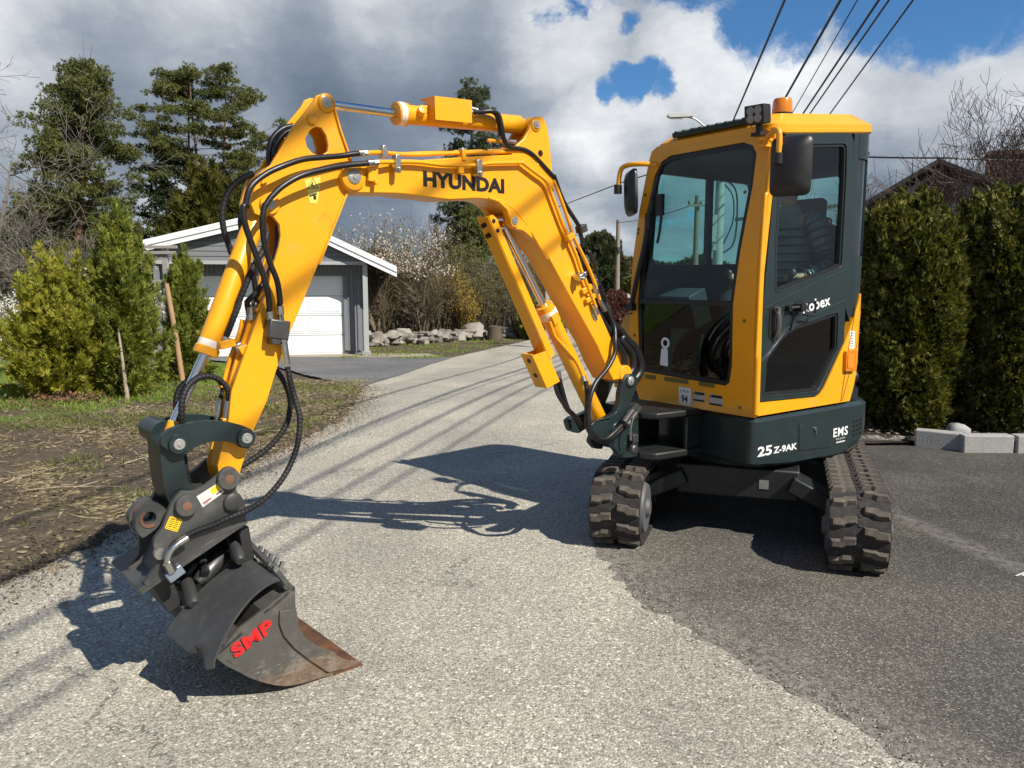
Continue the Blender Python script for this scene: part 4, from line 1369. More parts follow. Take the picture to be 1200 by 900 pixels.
# ------------------------------------------------------------------ boom
HB = .082
bs = D['boom_side']
mb = MB()
mb.prism(bs, -HB, HB)
boom = mb.obj('boom', YEL, exc, BMF, bevel=.005, smooth=30)
mb = MB()
lug = D['boom_lug']
mb.prism(lug, .045, .068)
mb.prism(lug, -.068, -.045)
mb.obj('cylinder_bracket', YEL, boom, BMF, bevel=.004, smooth=45)
mb = MB()
rl_ = [(1.02, .944), (.975, .938), (.935, .925), (.90, .895), (.888, .862), (.872, .835), (.845, .815), (.81, .806), (.775, .79), (.73, .76), (.70, .745), (.80, .86), (.90, .93)]
rl_ = [(1.02, .95), (.960, .934), (.915, .905), (.896, .865), (.892, .845), (.878, .826), (.855, .816), (.82, .812), (.79, .80), (.74, .77), (.76, .82), (.86, .90), (.95, .95)]
mb.prism(rl_, .052, HB + .010)
mb.prism(rl_, -HB - .010, -.052)
mb.obj('rod_bracket', YEL, boom, BMF, bevel=.004, smooth=45)
# raised edge of the reinforced web plate
mb = MB()
edge = [(1.02, .953), (.96, .950), (.90, .928), (.84, .892), (.78, .842), (.72, .776), (.67, .715), (.633, .675)]
mb.tube([(p[0], HB + .001, p[1]) for p in catmull([(x, z, 0) for x, z in edge], 5)], .006, 6)
mb.obj('weld_bead', YEL, boom, BMF)
mb = MB()
mb.prism(circle2((.010, .035), .05, 20), -HB - .006, HB + .006)
mb.obj('pin_boss', YEL, boom, BMF, bevel=.004)
text('lettering', 'HYUNDAI', .08, LBLACK, boom, BMF, basis((1.392, HB + .0012, .9765), (-1, 0, .006), (0, 0, 1)), bold=.0038, fit=(.470, .068))
pin('boom_pin', (1.740, .988), -.095, .098, .030, PIN, boom, BMF, [(HB, .092, .055), (-.092, -HB, .055)], YEL)
mb = MB()
mb.box((1.655, .095, 1.015), (.045, .018, .085), Matrix.Rotation(R(-6), 3, 'Y'))
mb.cyl((1.648, .10, .972), (1.648, .118, .972), .012, n=6)
mb.obj('pin_keeper', YEL, boom, BMF, bevel=.003)
pin('cylinder_pin', (.703, 1.328), -.075, .080, .020, PIN, boom, BMF, [(.066, .074, .032)], YEL)
pin('rod_pin', (.868, .852), -.098, .104, .021, PIN, boom, BMF, [(.090, .100, .030)], YEL)
mb = MB()
mb.cyl((.672, .066, 1.196), (.672, .0695, 1.196), .016, n=16)
mb.obj('bracket_hole', LBLACK, boom, BMF)
mb = MB()
mb.prism([(.70, 1.16), (.67, 1.165), (.665, 1.14), (.695, 1.135)], .0685, .0695)
mb.obj('small_sticker', LABEL_P, boom, BMF, smooth=0)
# pipes, hoses and clamps on the boom
tubes('hydraulic_pipe', 'pipe1', .0095, YEL, boom, BMF)
tubes('hydraulic_pipe', 'pipe2', .0095, YEL, boom, BMF)
tubes('hydraulic_pipe', [(p[0] + .012, -.03, p[2] + .012) for p in D['pipe2'][2:]], .0095, YEL, boom, BMF)
tubes('hydraulic_pipe', [(p[0] - .02, .075, p[2] - .005) for p in D['pipe1'][-6:]], .008, YEL, boom, BMF)
tubes('hydraulic_hose', 'hose_knee', .0115, HOSE, boom, BMF)


def clamp(p, mat=STEEL, s=(.022, .034, .05), ang=0.0, nut=True):
    mb = MB()
    mb.box(p, s, Matrix.Rotation(ang, 3, 'Y'))
    if nut:
        mb.cyl((p[0], p[1] + s[1] / 2, p[2] - s[2] * .3), (p[0], p[1] + s[1] / 2 + .012, p[2] - s[2] * .3), .009, n=6)
    mb.obj('pipe_clamp', mat, boom, BMF, bevel=.003)


clamp((1.548, .112, 1.055), s=(.026, .034, .075))
clamp((1.590, .075, 1.105), s=(.026, .04, .05), nut=False)
clamp((1.105, .110, 1.078), s=(.030, .034, .075))
clamp((1.165, .07, 1.135), s=(.022, .036, .05), mat=YEL, nut=False)
clamp((1.165, .07, 1.160), s=(.024, .030, .014), mat=STEEL, nut=False)
clamp((1.20, .10, 1.062), s=(.03, .02, .03), mat=YEL, nut=False)
clamp((.505, .112, .790), s=(.05, .034, .03), ang=R(30), nut=False, mat=YEL)
clamp((.435, .115, .585), s=(.040, .060, .032), ang=R(25))
clamp((.40, .085, .60), s=(.020, .10, .024), ang=R(25), nut=False)
clamp((.355, .08, .52), s=(.075, .05, .03), ang=R(25), nut=False, mat=YEL)
clamp((.325, .08, .47), s=(.075, .05, .025), ang=R(25), nut=False, mat=YEL)
mb = MB()
mb.box((.353, .05, .84), (.045, .05, .040), Matrix.Rotation(R(20), 3, 'Y'))
mb.obj('hose_clip', DARKSTEEL, boom, BMF, bevel=.004)
mb = MB()
for p0, p1 in (((1.683, .10, 1.088), (1.725, .10, 1.082)), ((1.642, .12, 1.052), (1.695, .12, 1.043)), ((.305, .10, .44), (.27, .10, .385)), ((.215, .06, .462), (.165, .06, .40)), ((.30, .075, .42), (.262, .075, .352)), ((.25, .05, .60), (.215, .04, .54)), ((.235, .03, .66), (.205, .02, .60)), ((.30, .03, .70), (.275, .03, .66)), ((.20, .02, .52), (.165, .02, .455)), ((.262, .06, .545), (.235, .06, .49))):
    a, b = Vector(p0), Vector(p1)
    d = b - a
    mb.cyl(a, a + d * .45, .013, n=6)
    mb.cyl(a + d * .45, b, .0155, n=12)
tag(mb.obj('hose_fittings', STEEL, boom, BMF), kind='stuff')
tubes('hydraulic_hose', [(.235, .03, .66), (.20, .02, .56), (.15, .03, .47), (.12, .06, .38), (.09, .06, .30)], .010, HOSE, boom, BMF)
tubes('hydraulic_hose', [(.30, .02, .70), (.265, .0, .60), (.205, .0, .50), (.13, .0, .40), (.04, .0, .32), (-.06, .0, .25)], .010, HOSE, boom, BMF)
tubes('hydraulic_hose', [(.28, .05, .72), (.24, .055, .62), (.195, .05, .54), (.15, .06, .45)], .009, HOSE, boom, BMF)
for nm in ('hose_foot1', 'hose_foot2'):
    tubes('hydraulic_hose', nm, .0135, HOSE, boom, BMF)
for nm, rr in (('hose_big1', .030), ('hose_big2', .024), ('hose_big3', .020)):
    tubes('hydraulic_hose', nm, rr, HOSE, boom, BMF, n=10)
tubes('hydraulic_hose', [(.20, -.05, .43), (.10, -.05, .35), (-.06, -.05, .28), (-.16, -.05, .20), (-.25, -.05, .06), (-.22, -.05, -.06)], .026, HOSE, boom, BMF, n=10)
mb = MB()
for dx in (0, .03):
    mb.cyl((.115 - dx, .165, -.225 - dx * .6), (.02 - dx, .145, -.172 - dx * .6), .018, n=12)
    mb.cyl((.02 - dx, .145, -.172 - dx * .6), (-.05 - dx, .12, -.150 - dx * .6), .013, n=8)
tag(mb.obj('hose_fittings', DARKSTEEL, boom, BMF), kind='stuff')
mb = MB()
mb.tube([(.05, .18, -.20), (.075, .182, -.265), (.065, .18, -.33)], .006, 6)
mb.obj('tie_strap', STEEL, boom, BMF)

# arm cylinder on top of the boom
mb = MB()
mb.lathe((1.478, 0, 1.288), (-.745, 0, .046), [(0, .034), (.0, .048), (.055, .050), (.060, .042), (.72, .044), (.735, .036), (.76, .030)], 28)
mb.cyl((.703, -.042, 1.328), (.703, .042, 1.328), .040, n=24)
mb.lathe((1.37, .03, 1.300), (.1, 1, .35), [(0, .020), (.035, .020), (.037, .012)], 14)
acyl = mb.obj('arm_cylinder', YEL, exc, BMF)
mb = MB()
mb.cyl((1.83, 0, 1.281), (1.470, 0, 1.289), .0195, n=20)
mb.obj('piston_rod', CHROME, acyl, BMF)
mb = MB()
mb.lathe((1.470, 0, 1.2895), (-1, 0, .06), [(0, .0505), (.028, .0508)], 28)
mb.obj('tape_wrap', TAPE, acyl, BMF)
mb = MB()
q = D['armcyl_cover']
mb.prism(q, .088, .092)
mb.add([(1.331, .090, 1.369), (1.124, .090, 1.381), (1.124, -.03, 1.385), (1.331, -.03, 1.373), (1.331, .090, 1.366), (1.124, .090, 1.378), (1.124, -.03, 1.382), (1.331, -.03, 1.370)],
       [(0, 1, 2, 3), (7, 6, 5, 4), (0, 3, 7, 4), (1, 5, 6, 2)])
mb.box((1.325, .05, 1.32), (.004, .08, .10))
mb.obj('port_cover', YEL, acyl, BMF)
mb = MB()
mb.tube([(1.36, .035, 1.325), (1.30, .04, 1.335), (1.12, .05, 1.345), (1.085, .06, 1.342)], .008, 8)
mb.tube([(.99, .04, 1.225), (.86, .045, 1.232)], .009, 8)
mb.obj('hydraulic_pipe', YEL, acyl, BMF)
mb = MB()
for z in (1.338, 1.352):
    mb.cyl((1.125, .06, z), (1.07, .065, z - .004), .011, n=8)
mb.cyl((.87, .045, 1.232), (.82, .045, 1.236), .013, n=8)
tag(mb.obj('hose_fittings', STEEL, acyl, BMF), kind='stuff')
tubes('hydraulic_hose', [(1.06, .065, 1.352), (1.0, .06, 1.358), (.955, .06, 1.345), (.935, .06, 1.30), (.925, .06, 1.25)], .010, HOSE, acyl, BMF)
tubes('hydraulic_hose', [(.83, .03, 1.236), (.78, .0, 1.235), (.72, -.02, 1.20), (.66, -.03, 1.15)], .013, HOSE, acyl, BMF)

# boom cylinder under the boom with its rod guard
mb = MB()
A, B_ = Vector((.565, 0, .415)), Vector((.108, 0, -.272))
dd = (B_ - A)
mb.lathe(A, dd, [(0, .030), (0, .050), (.05, .052), (.055, .046), (dd.length - .06, .047), (dd.length - .03, .035)], 28)
mb.cyl((.106, -.06, -.275), (.106, .06, -.275), .045, n=24)
bcyl = mb.obj('boom_cylinder', YEL, exc, BMF)
mb = MB()
mb.cyl((.868, 0, .852), (.560, 0, .408), .021, n=20)
mb.cyl((.868, -.05, .852), (.868, .05, .852), .036, n=20)
mb.obj('piston_rod', CHROME, bcyl, BMF)
mb = MB()
for y in (-.044, .044):
    mb.prism([(.989, .872), (.965, .880), (.938, .862), (.905, .800), (.542, .180), (.575, .150)], y - .004, y + .004)
mb.add([(.993, -.044, .868), (.993, .044, .868), (.579, .044, .150), (.579, -.044, .150), (.985, -.044, .872), (.985, .044, .872), (.571, .044, .154), (.571, -.044, .154)],
       [(0, 1, 2, 3), (4, 7, 6, 5), (0, 3, 7, 4), (1, 5, 6, 2), (0, 4, 5, 1), (3, 2, 6, 7)])
grd = mb.obj('rod_guard', YEL, bcyl, BMF)
mb = MB()
for (x, z) in ((.972, .838), (.945, .79)):
    mb.cyl((x - .004, .0, z), (x + .020, .0, z - .012), .012, n=14)
for (x, z) in ((.960, .850), (.935, .806)):
    mb.cyl((x, .045, z), (x, .0495, z), .011, n=14)
tag(mb.obj('bolt_hole', LBLACK, grd, BMF), kind='stuff')
mb = MB()
for y in (-.042, .042):
    mb.prism([(.70, .18), (.60, .20), (.50, .03), (.595, .0)], y - .004, y + .004)
mb.add([(.702, -.042, .185), (.702, .042, .185), (.597, .042, .0), (.597, -.042, .0), (.694, -.042, .187), (.694, .042, .187), (.589, .042, .003), (.589, -.042, .003)],
       [(0, 1, 2, 3), (4, 7, 6, 5), (0, 3, 7, 4), (1, 5, 6, 2), (0, 4, 5, 1), (3, 2, 6, 7)])
gb = mb.obj('guard_bracket', YEL, bcyl, BMF)
mb = MB()
for (x, z) in ((.668, .135), (.623, .055)):
    mb.cyl((x, .0, z + .02), (x + .016, .0, z + .012), .013, n=14)
tag(mb.obj('bolt_hole', LBLACK, gb, BMF), kind='stuff')
mb = MB()
mb.lathe((.580, 0, .437), dd, [(0, .034), (.0, .046), (.03, .047), (.034, .040)], 24)
mb.box((.545, .048, .368), (.05, .03, .05), Matrix.Rotation(R(30), 3, 'Y'))
mb.obj('gland_ring', YEL, bcyl, BMF)
mb = MB()
mb.lathe((.562, 0, .410), dd, [(0, .0525), (.045, .0535)], 24)
mb.obj('tape_wrap', TAPE, bcyl, BMF)
tubes('hydraulic_pipe', 'pipe_cyl', .009, YEL, bcyl, BMF)
mb = MB()
mb.cyl((.322, .045, .045), (.318, .055, .012), .015, n=8)
mb.cyl((.515, .02, .03), (.52, .02, .065), .014, n=8)
mb.cyl((.44, -.02, .04), (.45, -.02, .075), .013, n=8)
tag(mb.obj('hose_fittings', STEEL, bcyl, BMF), kind='stuff')
tubes('hydraulic_hose', 'hose_cyl1', .011, HOSE, bcyl, BMF)
tubes('hydraulic_hose', 'hose_cyl2', .011, HOSE, bcyl, BMF)
tubes('hydraulic_hose', [(p[0] + .01, -.04, p[2] + .01) for p in D['hose_cyl2']], .010, HOSE, bcyl, BMF)

# ------------------------------------------------------------------ arm (dipper)
ao = D['arm_side']
mb = MB()
for y0, y1 in ((.042, .060), (-.060, -.042)):
    mb.prism(ao, y0, y1, holes=[D['arm_hole']])
# closing plates between the two webs
left = [p for p in ao[12:30]]
low = ao[31:41]
ins_l = inset2(ao, .010)
mb.ribbon(ins_l[4:8], -.043, .043, .010)
mb.ribbon(ins_l[15:30], -.043, .043, .010)
mb.ribbon(ins_l[35:41], -.043, .043, .010)
arm = mb.obj('arm', YEL, exc, BMF, bevel=.003, smooth=30)
mb = MB()
fl = [p for p in ao[33:41]]
mb.ribbon(fl, -.070, .070, .008)
mb.obj('flange', YEL, arm, BMF, bevel=.002)
pin('arm_pin', (1.841, 1.271), -.070, .074, .022, PIN, arm, BMF, [(.060, .070, .037), (-.070, -.060, .037)], YEL)
pin('cylinder_pin', (2.097, .857), -.074, .078, .020, PIN, arm, BMF, [(.060, .072, .040), (-.072, -.06, .040)], YEL)
mb = MB()
mb.lathe((1.908, .060, 1.198), (0, 1, 0), [(0, .019), (.010, .019), (.013, .014)], 16)
mb.lathe((2.118, .060, .935), (0, 1, 0), [(0, .010), (.012, .010)], 8)
tag(mb.obj('web_plug', YEL, arm, BMF), kind='stuff')
mb = MB()
mb.prism(roundp([(1.948, .962), (1.877, .978), (1.878, .955), (1.895, .872), (1.926, .872)], .004, 2), .0606, .0614)
wn = mb.obj('warning_label', LABEL_P, arm, BMF, smooth=0)
mb = MB()
tri = [(1.938, .925), (1.888, .933), (1.910, .972)]
mb.prism(tri, .0617, .0621, holes=[inset2(tri, .004)])
mb.tube([(1.912, .0622, .955), (1.915, .0622, .942), (1.906, .0622, .935)], .0025, 4)
mb.tube([(1.916, .0622, .948), (1.922, .0622, .938)], .002, 4)
mb.box((1.912, .0620, .905), (.035, .001, .006), Matrix.Rotation(R(20), 3, 'Y'))
mb.box((1.905, .0620, .895), (.012, .001, .016))
mb.obj('label_print', LBLACK, wn, BMF, smooth=0)
for nm in ('hose1', 'hose2', 'hose3', 'hose3b', 'hose4', 'hose5', 'hose6', 'hose7'):
    if nm == 'hose2':
        continue
    tubes('hydraulic_hose', nm, .0115, HOSE, arm, BMF, ridge=.0009 if nm in ('hose4', 'hose7') else 0)
h2 = D['hose2']
tubes('hydraulic_hose', h2[:18], .0115, HOSE, arm, BMF)
tubes('hydraulic_hose', h2[18:], .0105, HOSE, arm, BMF, ridge=.0014, pitch=.016)
tubes('hydraulic_hose', 'hose8', .0105, HOSE, arm, BMF, ridge=.0014, pitch=.015)
tubes('hydraulic_hose', 'hose9', .0105, HOSE, arm, BMF, ridge=.0014, pitch=.015)
tubes('hydraulic_hose', 'hose10', .0105, HOSE, arm, BMF, ridge=.0014, pitch=.015)
mb = MB()
for p0, p1 in (((2.128, .09, .445), (2.120, .09, .385)), ((2.084, .09, .465), (2.080, .09, .40)), ((2.152, .0, .46), (2.160, .0, .41)), ((2.167, .01, .46), (2.170, .01, .41)), ((2.279, .03, .35), (2.288, .03, .325)), ((2.275, .02, .10), (2.290, .02, .03)), ((2.285, -.04, .10), (2.305, -.04, .01))):
    a, b = Vector(p0), Vector(p1)
    mb.cyl(a, a + (b - a) * .5, .015, n=12)
    mb.cyl(a + (b - a) * .5, b, .012, n=6)
mb.cyl((2.078, .09, .37), (2.064, .09, .235), .0145, n=10)
mb.cyl((2.076, .09, .345), (2.074, .09, .325), .019, n=6)
tag(mb.obj('hose_fittings', STEEL, arm, BMF), kind='stuff')
mb = MB()
mb.box((2.098, .085, .375), (.085, .06, .075), Matrix.Rotation(R(-10), 3, 'Y'))
mb.box((2.110, .085, .335), (.04, .05, .04), Matrix.Rotation(R(-10), 3, 'Y'))
mb.obj('valve_block', DARKSTEEL, arm, BMF, bevel=.006)
tubes('hydraulic_pipe', 'pipe_arm', .009, YEL, arm, BMF)
tubes('hydraulic_pipe', [(p[0] + .02, -.03, p[2] - .01) for p in D['pipe_arm']], .009, YEL, arm, BMF)
mb = MB()
mb.box((2.205, .0, .300), (.05, .08, .03), Matrix.Rotation(R(25), 3, 'Y'))
mb.box((2.245, .0, .13), (.05, .08, .03), Matrix.Rotation(R(25), 3, 'Y'))
mb.obj('pipe_saddle', YEL, arm, BMF, bevel=.003)
mb = MB()
mb.box((2.222, .0, .305), (.03, .04, .034), Matrix.Rotation(R(25), 3, 'Y'))
mb.obj('pipe_clamp', STEEL, arm, BMF, bevel=.003)
mb = MB()
mb.box((2.29, .02, .018), (.035, .03, .035))
mb.obj('pipe_block', YEL, arm, BMF, bevel=.003)

# bucket cylinder
A, B_ = Vector((2.110, 0, .845)), Vector((2.345, 0, .297))
dd = B_ - A
mb = MB()
mb.lathe(A, dd, [(0, .025), (.02, .040), (dd.length - .02, .041), (dd.length - .015, .047), (dd.length + .012, .047), (dd.length + .014, .03)], 28)
mb.cyl((2.097, -.040, .857), (2.097, .040, .857), .038, n=24)
bkc = mb.obj('bucket_cylinder', YEL, exc, BMF)
mb = MB()
mb.cyl(B_, (2.487, 0, .02), .0185, n=20)
mb.obj('piston_rod', CHROME, bkc, BMF)
mb = MB()
mb.lathe(A + dd * (1 - .075), dd, [(0, .0415), (.045, .0425)], 24)
mb.obj('tape_wrap', TAPE, bkc, BMF)
mb = MB()
mb.box((2.285, .04, .325), (.06, .05, .03), Matrix.Rotation(R(10), 3, 'Y'))
mb.obj('port_block', YEL, bkc, BMF, bevel=.003)
mb = MB()
mb.lathe((2.476, 0, .045), (.2, 0, -1), [(0, .022), (.035, .030), (.06, .032)], 16)
mb.obj('rod_eye', YEL, bkc, BMF, bevel=.003)

# ------------------------------------------------------------------ bucket linkage
mb = MB()
la = D['link_arc']
mb.prism(densify(roundp(la, .008, 2), .2), .082, .104)
lk = mb.obj('bucket_link', GRN, exc, BMF, bevel=.004, smooth=40)
mb = MB()
mb.prism(densify(roundp(la, .008, 2), .2), -.104, -.082)
mb.obj('bucket_link', GRN, exc, BMF, bevel=.004, smooth=40)
mb = MB()
ld = D['link_dog']
mb.prism(densify(roundp(ld, .01, 2), .2), -.076, .076)
dog = mb.obj('link_arm', GRN, exc, BMF, bevel=.008, smooth=40)
mb = MB()
mb.cyl((2.515, -.16, .0), (2.515, .0, .0), .046, n=24)
mb.obj('link_tube', GRN, dog, BMF)
pin('link_pin', (2.499, -.025), -.10, .122, .021, PIN, exc, BMF, [(.104, .116, .036)], GRN)
pin('link_pin', (2.249, -.036), -.10, .122, .021, PIN, exc, BMF, [(.104, .116, .036)], GRN)

# ------------------------------------------------------------------ quick hitch with tilt frame
mb = MB()
cs = roundp(D['coupler_side'], .012, 2)
mb.prism(cs, .088, .112)
mb.prism(cs, -.112, -.088)
# body between the plates, base flange
core = [(2.30, -.27), (2.42, -.30), (2.56, -.40), (2.60, -.50), (2.42, -.42), (2.30, -.37)]
mb.prism(core, -.09, .09)
hitch = mb.obj('quick_hitch', GREY, exc, BMF, bevel=.005, smooth=40)
mb = MB()
d1 = Vector((2.265 - 2.650, 0, -.352 + .530)).normalized()
ang = math.atan2(-.178, .385)
mb.box((2.462, -.075, -.452), (.44, .37, .028), Matrix.Rotation(math.atan2(.178, .385), 3, 'Y'))
mb.obj('base_flange', GREY, hitch, BMF, bevel=.004)
mb = MB()
hk = roundp([(2.579, -.339), (2.629, -.365), (2.650, -.318), (2.648, -.29), (2.629, -.264), (2.598, -.243), (2.574, -.240), (2.55, -.258), (2.536, -.285)], .01, 2)
mb.prism(hk, .02, .06, holes=[circle2((2.600, -.293), .024, 14)])
mb.prism(hk, -.06, -.02, holes=[circle2((2.600, -.293), .024, 14)])
mb.obj('lifting_hook', GREY, hitch, BMF, bevel=.004)
mb = MB()
mb.ribbon([(2.60 + .030 * math.cos(a), -.293 + .030 * math.sin(a)) for a in np.linspace(R(-120), R(60), 10)], -.058, .064, .012)
mb.obj('worn_edge', RUSTPIN, hitch, BMF)
for (x, z), rr in zip(((2.331, -.179), (2.490, -.253)), (.042, .040)):
    mb = MB()
    mb.lathe((x, .112, z), (0, 1, 0), [(0, rr), (.022, rr), (.025, rr * .93)], 24)
    b = mb.obj('pin_boss', GREY, hitch, BMF)
    mb = MB()
    mb.lathe((x, .130, z), (0, 1, 0), [(0, .017), (.008, .017), (.009, .008)], 16)
    mb.obj('pin_end', RUSTPIN, hitch, BMF)
mb = MB()
mb.lathe((2.317, .112, -.273), (0, 1, 0), [(0, .034), (.016, .034), (.019, .030)], 20)
mb.obj('pivot_cap', GREY, hitch, BMF)
mb = MB()
mb.prism(D['label_white'], .1125, .1135)
lw = mb.obj('data_plate', simple('silver_plate', (.55, .55, .53), .4), hitch, BMF, smooth=0)
q = [Vector((p[0], p[1])) for p in D['label_white']]


def on_plate(q, u, v):
    a = q[0].lerp(q[1], u)
    b = q[3].lerp(q[2], u)
    return a.lerp(b, v)


mb = MB()
mb.prism([tuple(on_plate(q, u, v)) for u, v in ((.58, .08), (.97, .08), (.97, .60), (.58, .60))], .1138, .1142)
mb.obj('plate_symbol', LABEL_Y, lw, BMF, smooth=0)
mb = MB()
for (u0, u1, v0, v1) in ((.08, .45, .70, .80), (.70, .95, .70, .82), (.10, .30, .86, .90)):
    mb.prism([tuple(on_plate(q, u, v)) for u, v in ((u0, v0), (u1, v0), (u1, v1), (u0, v1))], .1138, .1142)
mb.obj('plate_print', simple('dark_red_print', (.25, .02, .03), .5), lw, BMF, smooth=0)
mb = MB()
mb.prism(roundp(D['label_yellow'], .004, 2), .1125, .1135)
ly = mb.obj('hazard_label', LABEL_Y, hitch, BMF, smooth=0)
q = [Vector((p[0], p[1])) for p in D['label_yellow']]
mb = MB()
fr_ = [tuple(on_plate(q, u, v)) for u, v in ((.08, .08), (.92, .08), (.92, .92), (.08, .92))]
mb.prism(fr_, .1138, .1142, holes=[inset2(fr_, .002)])
for i in range(5):
    for j in range(2):
        u0, v0 = .16 + j * .36, .16 + i * .14
        mb.prism([tuple(on_plate(q, u, v)) for u, v in ((u0, v0), (u0 + .30, v0), (u0 + .30, v0 + .05), (u0, v0 + .05))], .1138, .1142)
mb.obj('label_print', LBLACK, ly, BMF, smooth=0)
mb = MB()
mb.tube(catmull([(2.505, .15, -.368), (2.540, .152, -.384), (2.562, .152, -.402), (2.574, .152, -.430), (2.570, .15, -.458)], 4), .0125, 10)
mb.cyl((2.500, .15, -.366), (2.532, .152, -.380), .0155, n=12)
mb.cyl((2.574, .152, -.440), (2.560, .15, -.478), .019, n=6)
mb.cyl((2.590, .115, -.41), (2.590, .135, -.41), .022, n=14)
mb.obj('hose_elbow', STEEL, hitch, BMF)
mb = MB()
mb.box((2.548, .135, -.492), (.062, .035, .040), Matrix.Rotation(R(28), 3, 'Y'))
mb.obj('swivel_block', simple('blue_grey_steel', (.28, .33, .40), .35, metal=.6), hitch, BMF, bevel=.004)

# ------------------------------------------------------------------ tilting bucket
WN, WF = .330, -.400            # near and far side of the bucket
bsd = D['bucket_side']
mb = MB()
mb.prism(bsd, WN - .012, WN)
mb.prism(bsd, WF, WF + .012)
shell = [(2.477, -.755), (2.440, -.800), (2.397, -.837), (2.360, -.872), (2.319, -.902), (2.275, -.930), (2.23, -.952), (2.19, -.962), (2.151, -.968), (2.075, -.972), (1.998, -.984), (1.94, -.988)]
mb.ribbon([(x + .003, z - .003) for x, z in shell], WF - .004, WN + .004, .014)
mb.ribbon([(2.176, -.590), (2.20, -.60), (2.26, -.635), (2.30, -.652)], WF, WN, .012)
mb.ribbon([(2.477, -.755), (2.43, -.73), (2.385, -.705)], WF, WN, .012)
mb.ribbon([(2.30, -.652), (2.335, -.76), (2.385, -.705)], WF + .01, WN - .01, .010)
bucket = mb.obj('bucket', BUCKET, exc, BMF, smooth=40)
mb = MB()
mb.prism([(2.03, -.978), (1.90, -.985), (1.893, -.995), (1.905, -1.003), (2.03, -.997)], WF - .006, WN + .008)
mb.obj('cutting_edge', RUST, bucket, BMF, bevel=.002)
mb = MB()
mb.ribbon([(x - .008, z + .010) for x, z in shell[3:]], WF + .014, WN - .014, .004)
mb.obj('inner_lining', RUST, bucket, BMF)
mb = MB()
wear = [(2.242, -.659), (2.178, -.668), (2.170, -.744), (2.146, -.794), (2.096, -.846), (2.021, -.897), (1.985, -.978), (2.055, -.968), (2.128, -.894), (2.191, -.823), (2.232, -.760), (2.247, -.706)]
mb.prism(wear, WN + .0005, WN + .010)
mb.obj('wear_plate', BUCKET, bucket, BMF, bevel=.002)
text('lettering', 'SMP', .06, RED, bucket, BMF, basis((2.415, WN + .001, -.790), (-1, 0, .43), (.36, 0, 1)), extrude=.006, bold=.0018, fit=(.165, .052), spacing=1.02)
# frame rails on the bucket back (they rise towards the middle) and the tilt mechanism in the well
mb = MB()
for xa, za, xb, zb in ((2.176, -.584, 2.195, -.565), (2.470, -.748, 2.452, -.715)):
    pass
for (x, z) in ((2.205, -.575), (2.455, -.715)):
    rise = .075
    pts = []
    for t in np.linspace(0, 1, 9):
        y = WN + (WF - WN) * t
        pts.append((x, y, z + rise * (1 - abs(2 * t - 1)) ** .8))
    for w in (-.012, .012):
        pass
    mb.tube(pts, .016, 6)
mb.obj('tilt_rail', GREY, bucket, BMF, smooth=20)
mb = MB()
mb.prism([(2.24, -.42), (2.56, -.52), (2.53, -.62), (2.42, -.64), (2.25, -.56)], -.34, -.15)
mb.prism([(2.235, -.40), (2.275, -.41), (2.255, -.56), (2.215, -.55)], -.20, .06)
mb.prism([(2.53, -.53), (2.60, -.56), (2.54, -.69), (2.49, -.67)], -.20, .02)
mb.obj('tilt_frame', SHADE, bucket, BMF, bevel=.006)
for (y, dx) in ((-.06, 0.0), (-.16, .01), (-.26, .02)):
    mb = MB()
    mb.lathe((2.29 + dx, y, -.53), (.17, .06, -.10), [(0, .02), (.02, .034), (.13, .034), (.16, .020)], 18)
    mb.obj('tilt_cylinder', DARKSTEEL, bucket, BMF)
mb = MB()
mb.lathe((2.27, -.02, -.47), (.03, .16, -.06), [(0, .026), (.12, .026), (.14, .016)], 16)
mb.lathe((2.46, -.02, -.60), (.02, .16, -.05), [(0, .026), (.12, .026), (.14, .016)], 16)
mb.obj('tilt_bearing', DARKSTEEL, bucket, BMF)
mb = MB()
for p0, p1 in (((2.30, -.14, -.545), (2.352, -.02, -.580)), ((2.375, -.13, -.590), (2.420, -.02, -.630)), ((2.365, -.10, -.52), (2.40, .02, -.565)), ((2.255, -.14, -.525), (2.285, -.02, -.560))):
    mb.cyl(p0, p1, .013, n=10)
    a, b = Vector(p0), Vector(p1)
    mb.cyl(a + (b - a) * .3, a + (b - a) * .5, .018, n=6)
    mb.cyl(a + (b - a) * .8, b, .018, n=6)
tag(mb.obj('hose_fittings', STEEL, bucket, BMF), kind='stuff')
mb = MB()
for k in range(5):
    y = .03 + k * .05
    mb.box((2.190, y, -.532 - y * .05), (.060, .015, .016), Matrix.Rotation(R(-30), 3, 'Y'))
    mb.cyl((2.186, y, -.527 - y * .05), (2.176, y, -.502 - y * .05), .0095, n=6)
tag(mb.obj('flap_bolts', STEEL, bucket, BMF), kind='stuff')
